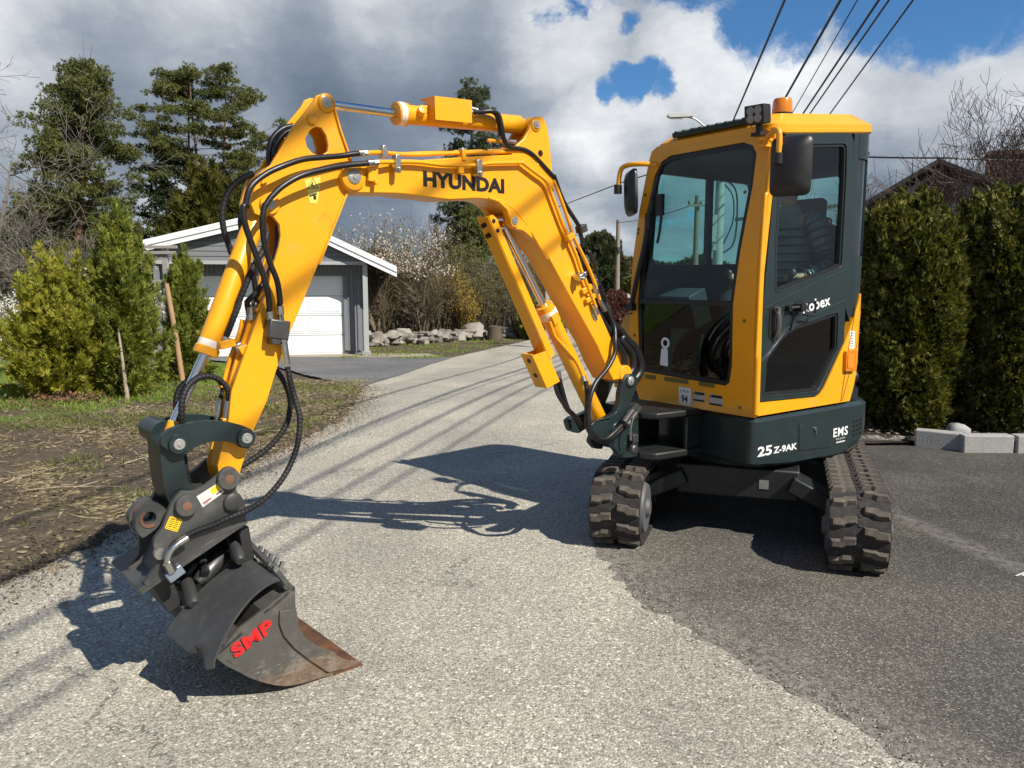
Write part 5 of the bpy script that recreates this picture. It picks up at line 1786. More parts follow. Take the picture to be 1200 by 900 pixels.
# rubber flap over the cylinders
mb = MB()
ca, cb, cd, cc = Vector((2.205, .015, -.545)), Vector((2.205, .290, -.560)), Vector((2.512, .362, -.785)), Vector((2.575, .075, -.735))
nu, nv = 14, 16
vs = []
for layer in (0, .010):
    for i in range(nv + 1):
        v = i / nv
        for j in range(nu + 1):
            u = j / nu
            p = ca.lerp(cb, u).lerp(cc.lerp(cd, u), v)
            bulge = .062 * math.sin(math.pi * min(1, v ** .85)) ** .8 * (.75 + .35 * u)
            rag = 0
            if i == nv:
                rag = .012 * math.sin(j * 2.1) * (1 if j > 8 else .2) - (.03 if j in (9, 10) else 0)
            dr = Vector((.86, 0, -.5))
            p = p + Vector((.46, .12, .88)).normalized() * (bulge - layer) + dr * rag
            vs.append(p)
N1 = (nu + 1) * (nv + 1)
fs = []
W_ = nu + 1
for i in range(nv):
    for j in range(nu):
        a = i * W_ + j
        fs.append((a, a + 1, a + W_ + 1, a + W_))
        fs.append((N1 + a, N1 + a + W_, N1 + a + W_ + 1, N1 + a + 1))
for j in range(nu):
    fs.append((j, N1 + j, N1 + j + 1, j + 1))
    a = nv * W_ + j
    fs.append((a, a + 1, N1 + a + 1, N1 + a))
for i in range(nv):
    a = i * W_
    fs.append((a, a + W_, N1 + a + W_, N1 + a))
    a = i * W_ + nu
    fs.append((a, N1 + a, N1 + a + W_, a + W_))
mb.add(vs, fs)
mb.obj('rubber_flap', SHEET, bucket, BMF, smooth=50)
WIRES =  [([(5.88, 22, 5.45), (3.9, 10, 6.35), (2.98, 4, 6.95), (-1.78, -25, 9.2)], 0.022, 'leftmost overhead wire, a thick pair descending behind the cab roof'), ([(6.92, 22, 5.5), (4.77, 10, 6.35), (3.79, 4, 6.95), (-1.29, -25, 9.2)], 0.026, 'thick twin overhead wire second from the left'), ([(7.34, 22, 5.5), (4.99, 10, 6.35), (3.91, 4, 6.95), (-1.66, -25, 9.2)], 0.011, 'thin single overhead wire third from the left'), ([(7.59, 22, 5.5), (5.38, 10, 6.35), (4.39, 4, 6.95), (-0.83, -25, 9.2)], 0.022, 'thick overhead wire in the middle of the bundle'), ([(7.56, 22, 5.2), (5.14, 10, 5.75), (4.02, 4, 6.15), (-1.33, -25, 8.2)], 0.016, 'thin twin overhead wire just right of the thick middle one'), ([(7.94, 22, 5.0), (5.25, 10, 5.45), (3.96, 4, 5.75), (-2.14, -25, 7.4)], 0.014, 'rightmost thin overhead wire above the cab')]
# ================================================================== the operator
def skin_mesh(name, verts, edges, root, mat, parent, frame, sub=2):
    me = bpy.data.meshes.new(name)
    me.from_pydata([v[0] for v in verts], edges, [])
    o = bpy.data.objects.new(name + '_rig', me)
    COL.objects.link(o)
    md = o.modifiers.new('skin', 'SKIN')
    md.use_smooth_shade = True
    for i, v in enumerate(verts):
        s = me.skin_vertices[0].data[i]
        r = v[1]
        s.radius = r if isinstance(r, tuple) else (r, r)
        s.use_root = (i == root)
    sd_ = o.modifiers.new('sub', 'SUBSURF')
    sd_.levels = sd_.render_levels = sub
    dg = bpy.context.evaluated_depsgraph_get()
    dg.update()
    m2 = bpy.data.meshes.new_from_object(o.evaluated_get(dg))
    m2.name = name
    bpy.data.objects.remove(o)
    m2.materials.clear()
    m2.materials.append(mat)
    m2.polygons.foreach_set('use_smooth', [True] * len(m2.polygons))
    ob = bpy.data.objects.new(name, m2)
    return place(ob, parent, frame)


def chain(pts, closed=False):
    return [(i, i + 1) for i in range(len(pts) - 1)]


bv, be = [], []


def add_chain(pts, start=None):
    """pts: list of ((x,y,z), r); start: index of the vertex to hang it on"""
    prev = start
    idx = []
    for p in pts:
        bv.append(p)
        k = len(bv) - 1
        if prev is not None:
            be.append((prev, k))
        prev = k
        idx.append(k)
    return idx


X0 = -.42
sp = add_chain([((X0, 0, 1.44), .100), ((X0 - .02, 0, 1.56), .095), ((X0 - .03, 0, 1.72), .100), ((X0 - .03, 0, 1.87), .095), ((X0 - .01, 0, 1.97), .075), ((X0 + .01, 0, 2.03), .052), ((X0 + .02, 0, 2.07), .055)])
hdc = add_chain([((X0 + .030, 0, 2.11), (.070, .078)), ((X0 + .030, 0, 2.165), (.080, .098)), ((X0 + .02, 0, 2.225), (.078, .092)), ((X0 + .015, 0, 2.262), (.045, .05))], sp[-1])
add_chain([((X0 + .118, 0, 2.140), .014), ((X0 + .138, 0, 2.128), .011)], hdc[1])
for s in (-1, 1):
    sh_ = add_chain([((X0 - .02, .10 * s, 1.94), .07), ((X0 - .01, .185 * s, 1.925), .062), ((X0 + .0, .235 * s, 1.82), .052), ((X0 - .005, .285 * s, 1.685), .043), ((X0 + .08, .285 * s, 1.615), .040), ((X0 + .19, .25 * s, 1.575), .028)], sp[3])
    hand = add_chain([((X0 + .225, .245 * s, 1.575), (.030, .026)), ((X0 + .265, .24 * s, 1.580), (.034, .022))], sh_[-1])
    for f_ in range(4):
        yy = .24 * s + (.026 - f_ * .017) * s
        add_chain([((X0 + .295, yy, 1.585 + .004 * f_), .0095), ((X0 + .312, yy - .012 * s, 1.572), .0085), ((X0 + .302, yy - .024 * s, 1.556), .0075)], hand[-1])
    add_chain([((X0 + .245, .24 * s - .030 * s, 1.598), .011), ((X0 + .275, .24 * s - .042 * s, 1.604), .009)], hand[0])
    add_chain([((X0 + .05, .09 * s, 1.43), .088), ((X0 + .42, .125 * s, 1.445), .062), ((X0 + .47, .125 * s, 1.40), .056), ((X0 + .50, .125 * s, 1.15), .050), ((X0 + .53, .125 * s, .945), .036), ((X0 + .62, .135 * s, .905), .036), ((X0 + .70, .14 * s, .895), .030)], sp[0])
person = skin_mesh('person', bv, be, 0, SKIN, None, UPF)
tag(person, 'operator in a quilted dark jacket sitting in the cab with one hand on a lever', 'person')
# jacket: quilted baffles run round the body and the sleeves
bv, be = [], []
tor = []
for i in range(31):
    t = i / 30
    z = 1.43 + t * .53
    w = float(np.interp(t, [0, .3, .7, .9, 1], [.172, .176, .186, .168, .095]))
    tor.append(((X0 - .005, 0, z), w * (1.0 if i % 3 else .86)))
ti = add_chain(tor)
jk1 = skin_mesh('jacket', bv, be, 0, JACKET, person, UPF, sub=1)
for v in jk1.data.vertices:                      # a body is wider than deep
    v.co.x = X0 + (v.co.x - X0) * .90
    v.co.y *= 1.06
for s in (-1, 1):
    bv, be = [], []
    path = catmull([(X0 - .02, .13 * s, 1.945), (X0 - .01, .19 * s, 1.925), (X0, .235 * s, 1.82), (X0 - .005, .285 * s, 1.685), (X0 + .08, .287 * s, 1.617), (X0 + .185, .252 * s, 1.577)], 7)
    path = resample(path, .017)
    arm_v = []
    for i, p in enumerate(path):
        t = i / (len(path) - 1)
        r_ = float(np.interp(t, [0, .2, .6, 1], [.082, .086, .070, .047]))
        arm_v.append((tuple(p), r_ * (1 if i % 3 else .80)))
    add_chain(arm_v)
    skin_mesh('sleeve', bv, be, 0, JACKET, person, UPF, sub=1)
# quilting seams as dark rings, their colour also carrying the groove shade
mb = MB()
for z in np.arange(1.47, 1.92, .052):
    t = (z - 1.43) / .53
    w = float(np.interp(t, [0, .3, .7, .9, 1], [.172, .176, .186, .168, .095])) * 1.0
    mb.tube([(X0 - .005 + w * .90 * math.cos(a), w * 1.06 * math.sin(a), z) for a in np.linspace(0, 2 * math.pi, 29)], .008, 5)
for s in (-1, 1):
    path = resample(catmull([(X0 - .02, .13 * s, 1.945), (X0 - .01, .19 * s, 1.925), (X0, .235 * s, 1.82), (X0 - .005, .285 * s, 1.685), (X0 + .08, .287 * s, 1.617), (X0 + .185, .252 * s, 1.577)], 7), .046)
    for i in range(1, len(path) - 1):
        d = (path[i + 1] - path[i - 1]).normalized()
        r_ = float(np.interp(i / (len(path) - 1), [0, .2, .6, 1], [.082, .086, .070, .047])) * 1.03
        u = d.orthogonal().normalized()
        w = d.cross(u)
        mb.tube([path[i] + (u * math.cos(a) + w * math.sin(a)) * r_ for a in np.linspace(0, 2 * math.pi, 21)], .0075, 5)
tag(mb.obj('quilt_seams', simple('seam_groove_shade', (.012, .014, .015), .8), person, UPF), kind='stuff')
mb = MB()
mb.lathe((X0 - .005, 0, 1.945), (.08, 0, 1), [(0, .105), (.04, .078), (.095, .068), (.10, .060)], 20)
mb.obj('collar', JACKET, person, UPF)
bv, be = [], []
p0 = add_chain([((X0, 0, 1.43), .128)])
for s in (-1, 1):
    add_chain([((X0 + .06, .09 * s, 1.425), .100), ((X0 + .41, .125 * s, 1.445), .074), ((X0 + .475, .125 * s, 1.39), .068), ((X0 + .505, .125 * s, 1.15), .060), ((X0 + .53, .125 * s, .965), .052)], p0[0])
skin_mesh('trousers', bv, be, 0, TROUSER, person, UPF)
mb = MB()
mb.lathe((X0 + .005, 0, 2.14), (-.10, 0, 1), [(0, .103), (.05, .112), (.10, .100), (.135, .065), (.148, .02)], 20)
mb.obj('hair', HAIR, person, UPF)
mb = MB()
for s in (-1, 1):
    mb.lathe((X0 + .118, .032 * s, 2.172), (1, 0, 0), [(0, .012), (.006, .010), (.009, .004)], 10)
mb.obj('eye', simple('eye_dark', (.02, .02, .02), .2), person, UPF)
mb = MB()
for s in (-1, 1):
    mb.box((X0 + .02, .084 * s, 2.155), (.035, .014, .058))
mb.box((X0 + .117, 0, 2.098), (.006, .045, .008))
mb.obj('ears_and_mouth', SKIN, person, UPF, bevel=.005)

# ================================================================== ground
def gz(y):
    t = min(max((y - 8.5) / 13.5, 0.0), 1.0)
    return -.5 * t * t * (3 - 2 * t)


def ground_mat(name, build):
    m, g, out = new_mat(name)
    co = g.n('ShaderNodeTexCoord').outputs['Object']
    col, rough, height, dist = build(g, co)
    b = g.n('ShaderNodeBsdfPrincipled', i_Base_Color=col, i_Roughness=rough)
    b.inputs['Specular IOR Level'].default_value = 0.25
    if height is not None:
        bp = g.n('ShaderNodeBump', i_Strength=1.0, i_Distance=dist, i_Height=height)
        g.put(b.inputs['Normal'], bp.outputs[0])
    m.node_tree.links.new(b.outputs[0], out.inputs[0])
    return m


def agg(g, co, scale):
    """aggregate: stones of mixed tone set in a darker binder; returns random tone, distance to edge"""
    wob = g.v('ADD', co, g.v('SCALE', g.noise(co, scale * .8, 2, .5).outputs['Color'], 0.35 / scale))
    v1 = g.n('ShaderNodeTexVoronoi', i_Vector=wob, i_Scale=scale, feature='F1')
    return g.n('ShaderNodeSeparateColor', i_0=v1.outputs['Color']).outputs[0], v1.outputs['Distance']


def b_road(g, co):
    t1, d1 = agg(g, co, 100)
    t2, d2 = agg(g, co, 210)
    stone = g.ramp(t1, [(0.0, (.145, .132, .108)), (.25, (.300, .278, .228)), (.60, (.440, .411, .338)), (.86, (.59, .556, .465)), (1.0, (.84, .80, .69))])
    small = g.ramp(t2, [(0.0, (.165, .150, .124)), (.5, (.355, .330, .270)), (1.0, (.60, .565, .475))])
    pick = g.rng(g.noise(co, 60, 2, .5).outputs[0], .42, .58)
    col = g.mix(pick, stone, small)
    binder = g.rng(d1, .62, .82)
    col = g.mix(g.m('MULTIPLY', binder, .30), col, (.13, .118, .10))
    sep = g.n('ShaderNodeSeparateXYZ', i_0=co)
    blot = g.noise(co, .75, 6, .6).outputs[0]
    col = g.mix(g.rng(blot, .30, .75), g.mix(1.0, col, (.80, .80, .81), 'MULTIPLY'), g.mix(1.0, col, (1.10, 1.09, 1.06), 'MULTIPLY'))
    # wheel tracks along the road and faint oily spots
    lane = g.m('SUBTRACT', sep.outputs[0], g.m('MULTIPLY', sep.outputs[1], .13))
    tr = g.m('ABSOLUTE', g.m('SINE', g.m('ADD', g.m('MULTIPLY', lane, 1.7), g.m('MULTIPLY', g.noise(co, .3, 2).outputs[0], 1.5))))
    col = g.mix(g.m('MULTIPLY', g.rng(tr, .7, 1.0), .14), col, (.10, .095, .088))
    spots = g.rng(g.noise(co, 4.0, 4, .7).outputs[0], .70, .80)
    col = g.mix(g.m('MULTIPLY', spots, .35), col, (.07, .066, .062))
    # hairline cracks
    cw = g.v('ADD', co, g.v('SCALE', g.noise(co, 1.8, 6, .7).outputs['Color'], .9))
    ck = g.n('ShaderNodeTexVoronoi', i_Vector=cw, i_Scale=.42, feature='DISTANCE_TO_EDGE')
    crack = g.m('MULTIPLY', g.rng(ck.outputs['Distance'], .006, .001), g.rng(g.noise(co, .9, 3).outputs[0], .48, .62))
    col = g.mix(g.m('MULTIPLY', crack, .7), col, (.05, .046, .042))
    h = g.m('SUBTRACT', g.m('MULTIPLY', t1, .6), g.m('MULTIPLY', d1, 1.0))
    return col, g.m('ADD', g.m('MULTIPLY', t1, .25), .62), h, .0028


def b_apron(g, co):
    t1, d1 = agg(g, co, 150)
    stone = g.ramp(t1, [(0.0, (.056, .052, .046)), (.55, (.102, .095, .083)), (.85, (.160, .149, .128)), (1.0, (.30, .28, .235))])
    blot = g.noise(co, 1.3, 7, .62).outputs[0]
    col = g.mix(g.rng(blot, .32, .72), g.mix(1.0, stone, (.80, .80, .80), 'MULTIPLY'), g.mix(1.0, stone, (1.24, 1.22, 1.16), 'MULTIPLY'))
    sep = g.n('ShaderNodeSeparateXYZ', i_0=co)
    # fresher, darker surface away from the dusty seam
    fresh = g.m('ADD', g.m('ADD', g.m('MULTIPLY', sep.outputs[0], .75), g.m('MULTIPLY', sep.outputs[1], .42)), g.m('MULTIPLY', blot, 1.2))
    col = g.mix(g.m('MULTIPLY', g.rng(fresh, 2.9, 4.6), .85), col, g.mix(1.0, col, (.55, .56, .57), 'MULTIPLY'))
    # pale dusty streak from the track down the slope, and gravel strewn near the edge
    wx = g.m('ADD', sep.outputs[0], g.m('MULTIPLY', g.noise(co, .9, 4).outputs[0], .25))
    line = g.m('ABSOLUTE', g.m('SUBTRACT', wx, g.m('ADD', 3.42, g.m('MULTIPLY', sep.outputs[1], -.145))))
    dusty = g.m('MULTIPLY', g.rng(line, .14, .02), g.rng(g.noise(co, 14, 5, .7).outputs[0], .35, .65))
    col = g.mix(g.m('MULTIPLY', dusty, .55), col, (.23, .215, .19))
    fl = g.rng(g.noise(co, 2.1, 6, .7).outputs[0], .52, .72)
    grit = g.m('MULTIPLY', fl, g.rng(g.noise(co, 48, 3, .6).outputs[0], .52, .64))
    col = g.mix(g.m('MULTIPLY', grit, .75), col, (.28, .255, .215))
    edge = g.n('ShaderNodeAttribute', attribute_name='edge').outputs['Fac']
    eg = g.m('MULTIPLY', g.rng(edge, .45, .02), g.rng(g.noise(co, 26, 6, .75).outputs[0], .42, .60))
    col = g.mix(g.m('MULTIPLY', eg, .85), col, (.25, .23, .20))
    scr = g.n('ShaderNodeMapping', i_Vector=co)
    scr.inputs['Scale'].default_value = (9, 1.2, 1)
    scr.inputs['Rotation'].default_value = (0, 0, R(60))
    s = g.rng(g.noise(scr.outputs[0], 3, 4, .6).outputs[0], .70, .76)
    col = g.mix(g.m('MULTIPLY', s, .35), col, (.22, .20, .18))
    return col, .78, g.m('SUBTRACT', g.m('MULTIPLY', t1, .5), g.m('MULTIPLY', d1, .9)), .002


def b_soil(g, co):
    n1 = g.noise(co, 3.2, 8, .68).outputs[0]
    n2 = g.noise(co, 26, 6, .7).outputs[0]
    soil = g.ramp(n2, [(.28, (.036, .027, .019)), (.5, (.092, .070, .049)), (.66, (.155, .12, .086)), (.8, (.27, .22, .16))])
    straw = g.ramp(g.noise(co, 44, 5, .7).outputs[0], [(.3, (.075, .057, .036)), (.55, (.155, .125, .082)), (.75, (.27, .23, .16))])
    col = g.mix(g.rng(n1, .46, .68), soil, straw)
    return col, .95, n2, .03


def b_lawn(g, co):
    n2 = g.noise(co, 30, 6, .7).outputs[0]
    n1 = g.noise(co, 1.2, 5, .6).outputs[0]
    green = g.ramp(n2, [(.3, (.045, .075, .014)), (.55, (.105, .150, .030)), (.8, (.21, .235, .07))])
    straw = g.ramp(n2, [(.3, (.11, .09, .045)), (.7, (.28, .23, .13))])
    return g.mix(g.rng(n1, .50, .68), green, straw), .95, n2, .03


def b_bed(g, co):
    n2 = g.noise(co, 34, 7, .72).outputs[0]
    return g.ramp(n2, [(.3, (.022, .017, .013)), (.55, (.060, .046, .034)), (.78, (.15, .115, .08))]), .95, n2, .04


def b_drive(g, co):
    t1, d1 = agg(g, co, 60)
    col = g.ramp(t1, [(0.0, (.085, .085, .085)), (.6, (.145, .145, .143)), (1.0, (.25, .245, .235))])
    bl = g.noise(co, .8, 6, .6).outputs[0]
    col = g.mix(g.rng(bl, .35, .7), g.mix(1.0, col, (.82, .83, .85), 'MULTIPLY'), g.mix(1.0, col, (1.15, 1.13, 1.1), 'MULTIPLY'))
    return col, .85, t1, .003


M_ROAD = ground_mat('road_aggregate', b_road)
M_APRON = ground_mat('dark_asphalt', b_apron)
M_SOIL = ground_mat('soil_and_straw', b_soil)
M_LAWN = ground_mat('lawn_ground', b_lawn)
M_BED = ground_mat('bed_soil', b_bed)
M_DRIVE = ground_mat('grey_driveway', b_drive)
M_GRAVEL = simple('pale_gravel', (.30, .255, .19), .95, var=.35, scale=30, bump=.4, bscale=60)


def vnoise(x, y, s):
    """cheap smooth value noise for relief and ragged edges"""
    return (math.sin(x * 1.7 * s + 3.1 * math.sin(y * .9 * s)) + math.sin(y * 2.3 * s + 2.2 * math.sin(x * 1.1 * s + 1.3)) + .6 * math.sin((x + y) * 4.1 * s) + .4 * math.sin((x * 1.3 - y) * 7.7 * s)) / 3.0


def sheet(name, mat, rows, xl, xr, z, nx=12, rag=0.0, relief=0.0, rs=1.0, attr=False, dip_l=0.0, dip_r=0.0):
    """a strip of ground between two edges given as functions of y"""
    vs, ed = [], []
    for y in rows:
        a, b = xl(y), xr(y)
        if rag:
            a += rag * vnoise(y * 3.3, y * 2.1 + 7, 2.0) + rag * .6 * vnoise(y * 11, 3, 2.0)
        for j in range(nx + 1):
            t = j / nx
            if dip_l:
                t = t ** 2.2
            if dip_r:
                t = 1 - (1 - t) ** 2.2
            x = a + (b - a) * t
            h = relief * vnoise(x, y, rs) * min(1, 4 * t, 4 * (1 - t)) if relief else 0
            if dip_l:
                h -= dip_l * max(0, 1 - (x - a) / .12)
            if dip_r:
                h -= dip_r * max(0, 1 - (b - x) / .45)
            vs.append((x, y, gz(y) + z + h))
            ed.append((x - a))
    W_ = nx + 1
    fs = [(i * W_ + j, i * W_ + j + 1, (i + 1) * W_ + j + 1, (i + 1) * W_ + j) for i in range(len(rows) - 1) for j in range(nx)]
    me = bpy.data.meshes.new(name)
    me.from_pydata(vs, [], fs)
    me.materials.append(mat)
    if attr:
        at_ = me.attributes.new('edge', 'FLOAT', 'POINT')
        at_.data.foreach_set('value', ed)
    me.polygons.foreach_set('use_smooth', [True] * len(me.polygons))
    o = place(bpy.data.objects.new(name, me))
    return tag(o, kind='structure')


def ip(pairs):
    ys = [p[0] for p in pairs]
    xs = [p[1] for p in pairs]
    return lambda y: float(np.interp(y, ys, xs))


def lin(a, b, n):
    return [a + (b - a) * i / n for i in range(n + 1)]


# base ground out to the horizon
rows = lin(-60, -8, 8)[:-1] + lin(-8, 40, 64)[:-1] + [45, 60, 90, 150, 300, 700, 1500, 2800]
vs, fs = [], []
xs = [-2800, -900, -300, -120, -60] + lin(-30, 30, 20) + [60, 120, 300, 900, 2800]
for y in rows:
    for x in xs:
        vs.append((x, y, gz(y) - .030))
W_ = len(xs)
fs = [(i * W_ + j, i * W_ + j + 1, (i + 1) * W_ + j + 1, (i + 1) * W_ + j) for i in range(len(rows) - 1) for j in range(W_ - 1)]
mb = MB()
mb.add(vs, fs)
tag(mb.obj('ground', M_SOIL, smooth=0), kind='structure')

road_l = ip([(-30, -6.5), (-3, -3.6), (2, -2.95), (3.85, -2.67), (4.8, -2.41), (6.87, -2.18), (8.67, -1.95), (10.22, -2.1), (12, -2.35), (14.8, -2.2), (18.4, -2.06), (20.9, -1.64), (27.5, .70), (40.8, 4.05), (60, 9.4), (120, 27)])
road_r = ip([(-30, 3), (0, 3.4), (8, 3.4), (14, 3.6), (20, 4.4), (27.5, 6.3), (40.8, 9.9), (60, 15.5), (120, 34)])
sheet('road', M_ROAD, lin(-30, -2, 14)[:-1] + lin(-2, 12, 160)[:-1] + lin(12, 60, 60)[:-1] + lin(60, 120, 6), road_l, road_r, .0, nx=20, rag=.05)
apr_l = ip([(-20, 9), (-3, 3.0), (1.6, 1.62), (2.3, 1.26), (2.49, 1.18), (2.83, 1.0), (3.12, .84), (3.66, .57), (4.4, .42), (5.5, .55), (7, 1.1), (7.5, 1.4)])
sheet('driveway', M_APRON, lin(-20, 0, 10)[:-1] + lin(0, 7.45, 240), apr_l, lambda y: 16.0, .005, nx=60, rag=.05, attr=True, dip_l=.007)
sheet('planting_bed', M_BED, lin(7.20, 9.8, 40), lambda y: 1.6 + max(0, 7.6 - y) * 2, lambda y: 16.0, .030, nx=90, relief=.035, rs=3.0)
sheet('verge', M_SOIL, lin(2.2, 12.4, 130), lambda y: -16.0, lambda y: road_l(y) + .10 + .07 * vnoise(y * 2.7, 2, 3), .030, nx=150, relief=.022, rs=2.6, dip_r=.036)
lawn_r = ip([(6, -6.6), (8, -5.6), (9, -4.9), (10, -4.3), (12, -4.1), (13.5, -4.9), (18, -6.5), (20, -8.6)])
sheet('lawn', M_LAWN, lin(6.6, 20.0, 120), lambda y: -40.0, lawn_r, .034, nx=120, rag=.25, relief=.02, rs=2.0)
gd_l = ip([(11.9, -2.45), (13, -3.0), (14.5, -3.9), (18, -5.6), (20.57, -8.6), (21.4, -8.9)])
gd_r = ip([(11.9, -2.35), (14.76, -2.1), (18.4, -1.95), (20.86, -1.6), (21.4, -2.3)])
sheet('garage_driveway', M_DRIVE, lin(11.95, 21.0, 90), gd_l, gd_r, .010, nx=20, rag=.06)
sheet('gravel_strip', M_GRAVEL, lin(20.9, 22.0, 12), lambda y: -9.4, lambda y: -1.9 - (y - 21) * .5, .016, nx=40, rag=.05)

# scattered debris on the verge: sticks, wood chips, dead grass
def quads_obj(name, V, mat, parent=None, frame=None, mats=None, mi=None):
    """V: (n,4,3) array of quads"""
    n = len(V)
    me = bpy.data.meshes.new(name)
    me.vertices.add(n * 4)
    me.vertices.foreach_set('co', np.ascontiguousarray(V, dtype=np.float32).ravel())
    me.loops.add(n * 4)
    me.loops.foreach_set('vertex_index', np.arange(n * 4, dtype=np.int32))
    me.polygons.add(n)
    me.polygons.foreach_set('loop_start', np.arange(0, n * 4, 4, dtype=np.int32))
    for m in (mats or [mat]):
        me.materials.append(m)
    if mi is not None:
        me.polygons.foreach_set('material_index', np.asarray(mi, dtype=np.int32))
    me.update(calc_edges=True)
    me.validate()
    return place(bpy.data.objects.new(name, me), parent, frame)


def unit(a):
    return a / np.maximum(np.linalg.norm(a, axis=-1, keepdims=True), 1e-9)


def diamonds(P, Dr, L, Wd, side=None):
    """leaf-like quads: base P, direction Dr (unit), length L, width Wd"""
    if side is None:
        side = unit(np.cross(Dr, rng.normal(size=P.shape)))
    L = np.broadcast_to(np.asarray(L, float), (len(P),))[:, None]
    Wd = np.broadcast_to(np.asarray(Wd, float), (len(P),))[:, None]
    m = P + Dr * L * .45
    return np.stack([P, m + side * Wd / 2, P + Dr * L, m - side * Wd / 2], 1)


def rand_dirs(n):
    return unit(rng.normal(size=(n, 3)))


GZ = np.vectorize(gz)


def leaf_mat(name, cols, trans=.25, rough=.6, vs_=1.0):
    """foliage: tone varies from leaf to leaf and clump to clump"""
    m, g, out = new_mat(name)
    co = g.n('ShaderNodeTexCoord').outputs['Object']
    n1 = g.noise(co, 1.6 * vs_, 3, .5).outputs[0]
    wn = g.n('ShaderNodeTexWhiteNoise', i_0=g.v('SNAP', co, (.03, .03, .03)))
    f = g.m('ADD', g.m('MULTIPLY', n1, .62), g.m('MULTIPLY', wn.outputs[0], .38))
    k = len(cols)
    col = g.ramp(f, [(.22 + .56 * i / (k - 1), c) for i, c in enumerate(cols)])
    d = g.n('ShaderNodeBsdfPrincipled', i_Base_Color=col, i_Roughness=rough)
    d.inputs['Specular IOR Level'].default_value = .25
    t = g.n('ShaderNodeBsdfTranslucent', i_Color=g.mix(1.0, col, (1.15, 1.2, .7), 'MULTIPLY'))
    mx = g.n('ShaderNodeMixShader', i_0=trans)
    m.node_tree.links.new(d.outputs[0], mx.inputs[1])
    m.node_tree.links.new(t.outputs[0], mx.inputs[2])
    m.node_tree.links.new(mx.outputs[0], out.inputs[0])
    return m


BARK = simple('bark', (.095, .070, .050), .9, var=.4, scale=9, bump=.5, bscale=30)
BARK_R = simple('pine_bark', (.13, .068, .040), .9, var=.4, scale=6, bump=.5, bscale=30)
BARK_G = simple('grey_bark', (.17, .15, .125), .85, var=.35, scale=9)
TWIG = simple('twigs', (.15, .115, .075), .9, var=.4, scale=14)
TWIG_R = simple('reddish_twigs', (.085, .058, .046), .9, var=.4, scale=14)
PALEWOOD = simple('pale_wood', (.33, .27, .20), .85, var=.3, scale=14)
M_PINE = leaf_mat('pine_needles', [(.055, .070, .020), (.120, .134, .038), (.20, .20, .066)], .25, vs_=.5)
M_PINE2 = leaf_mat('pine_needles_bluish', [(.036, .050, .024), (.075, .092, .042), (.13, .142, .064)], .22, vs_=.5)
M_SPRUCE = leaf_mat('spruce_needles', [(.018, .028, .011), (.038, .052, .020), (.065, .080, .030)], .15, vs_=.6)
M_CEDAR = leaf_mat('cedar_sprays', [(.035, .044, .008), (.085, .085, .016), (.14, .125, .025)], .25)
M_HEDGE = leaf_mat('hedge_sprays', [(.018, .027, .006), (.060, .075, .012), (.15, .150, .028), (.30, .26, .08)], .25, vs_=1.6)
M_SHRUB = leaf_mat('yellow_green_sprays', [(.085, .105, .014), (.215, .230, .024), (.34, .32, .04), (.46, .38, .08)], .30, vs_=1.8)
M_SHRUB2 = leaf_mat('green_sprays', [(.065, .090, .016), (.165, .195, .030), (.30, .29, .05)], .28, vs_=1.8)
M_BUD = leaf_mat('young_buds', [(.11, .10, .035), (.19, .17, .055), (.28, .25, .10)], .35)
M_GOLD = leaf_mat('golden_blossom', [(.26, .18, .03), (.42, .29, .05), (.55, .40, .09)], .35)
M_PETAL = leaf_mat('pale_petals', [(.55, .44, .38), (.72, .62, .55), (.82, .76, .70)], .35)
M_WHITE = leaf_mat('white_petals', [(.62, .60, .55), (.78, .76, .72), (.85, .84, .82)], .35)
M_RED = leaf_mat('reddish_leaves', [(.10, .035, .035), (.20, .075, .075), (.26, .14, .10)], .3)
M_ROUND = leaf_mat('olive_leaves', [(.030, .040, .018), (.065, .078, .035), (.115, .125, .06)], .25)
M_GRASS = leaf_mat('grass_blades', [(.11, .19, .022), (.23, .32, .05), (.36, .40, .10)], .45, vs_=1.0)
M_VGRASS = leaf_mat('verge_blades', [(.085, .115, .022), (.165, .190, .050), (.26, .255, .095)], .35)
M_STRAW = leaf_mat('dry_grass', [(.19, .145, .07), (.31, .255, .145), (.42, .36, .24)], .3)
M_CHIP = simple('wood_chips', (.20, .145, .095), .9, var=.5, scale=30)

# grass blades and dry tufts
def scatter_grass(name, mat, n, xr_, yr_, keep, L, Wd, flat=0.0, z0=.03):
    x = rng.uniform(*xr_, n)
    y = yr_[0] + (yr_[1] - yr_[0]) * rng.random(n) ** 1.5
    k = keep(x, y)
    x, y = x[k], y[k]
    P = np.stack([x, y, GZ(y) + z0], 1)
    Dr = unit(np.stack([rng.normal(0, .5 + flat, len(x)), rng.normal(0, .5 + flat, len(x)), np.abs(rng.normal(.9 - flat * .6, .2, len(x)))], 1))
    o = quads_obj(name, diamonds(P, Dr, rng.uniform(L * .5, L * 1.3, len(x)), Wd), mat)
    return tag(o, kind='stuff')


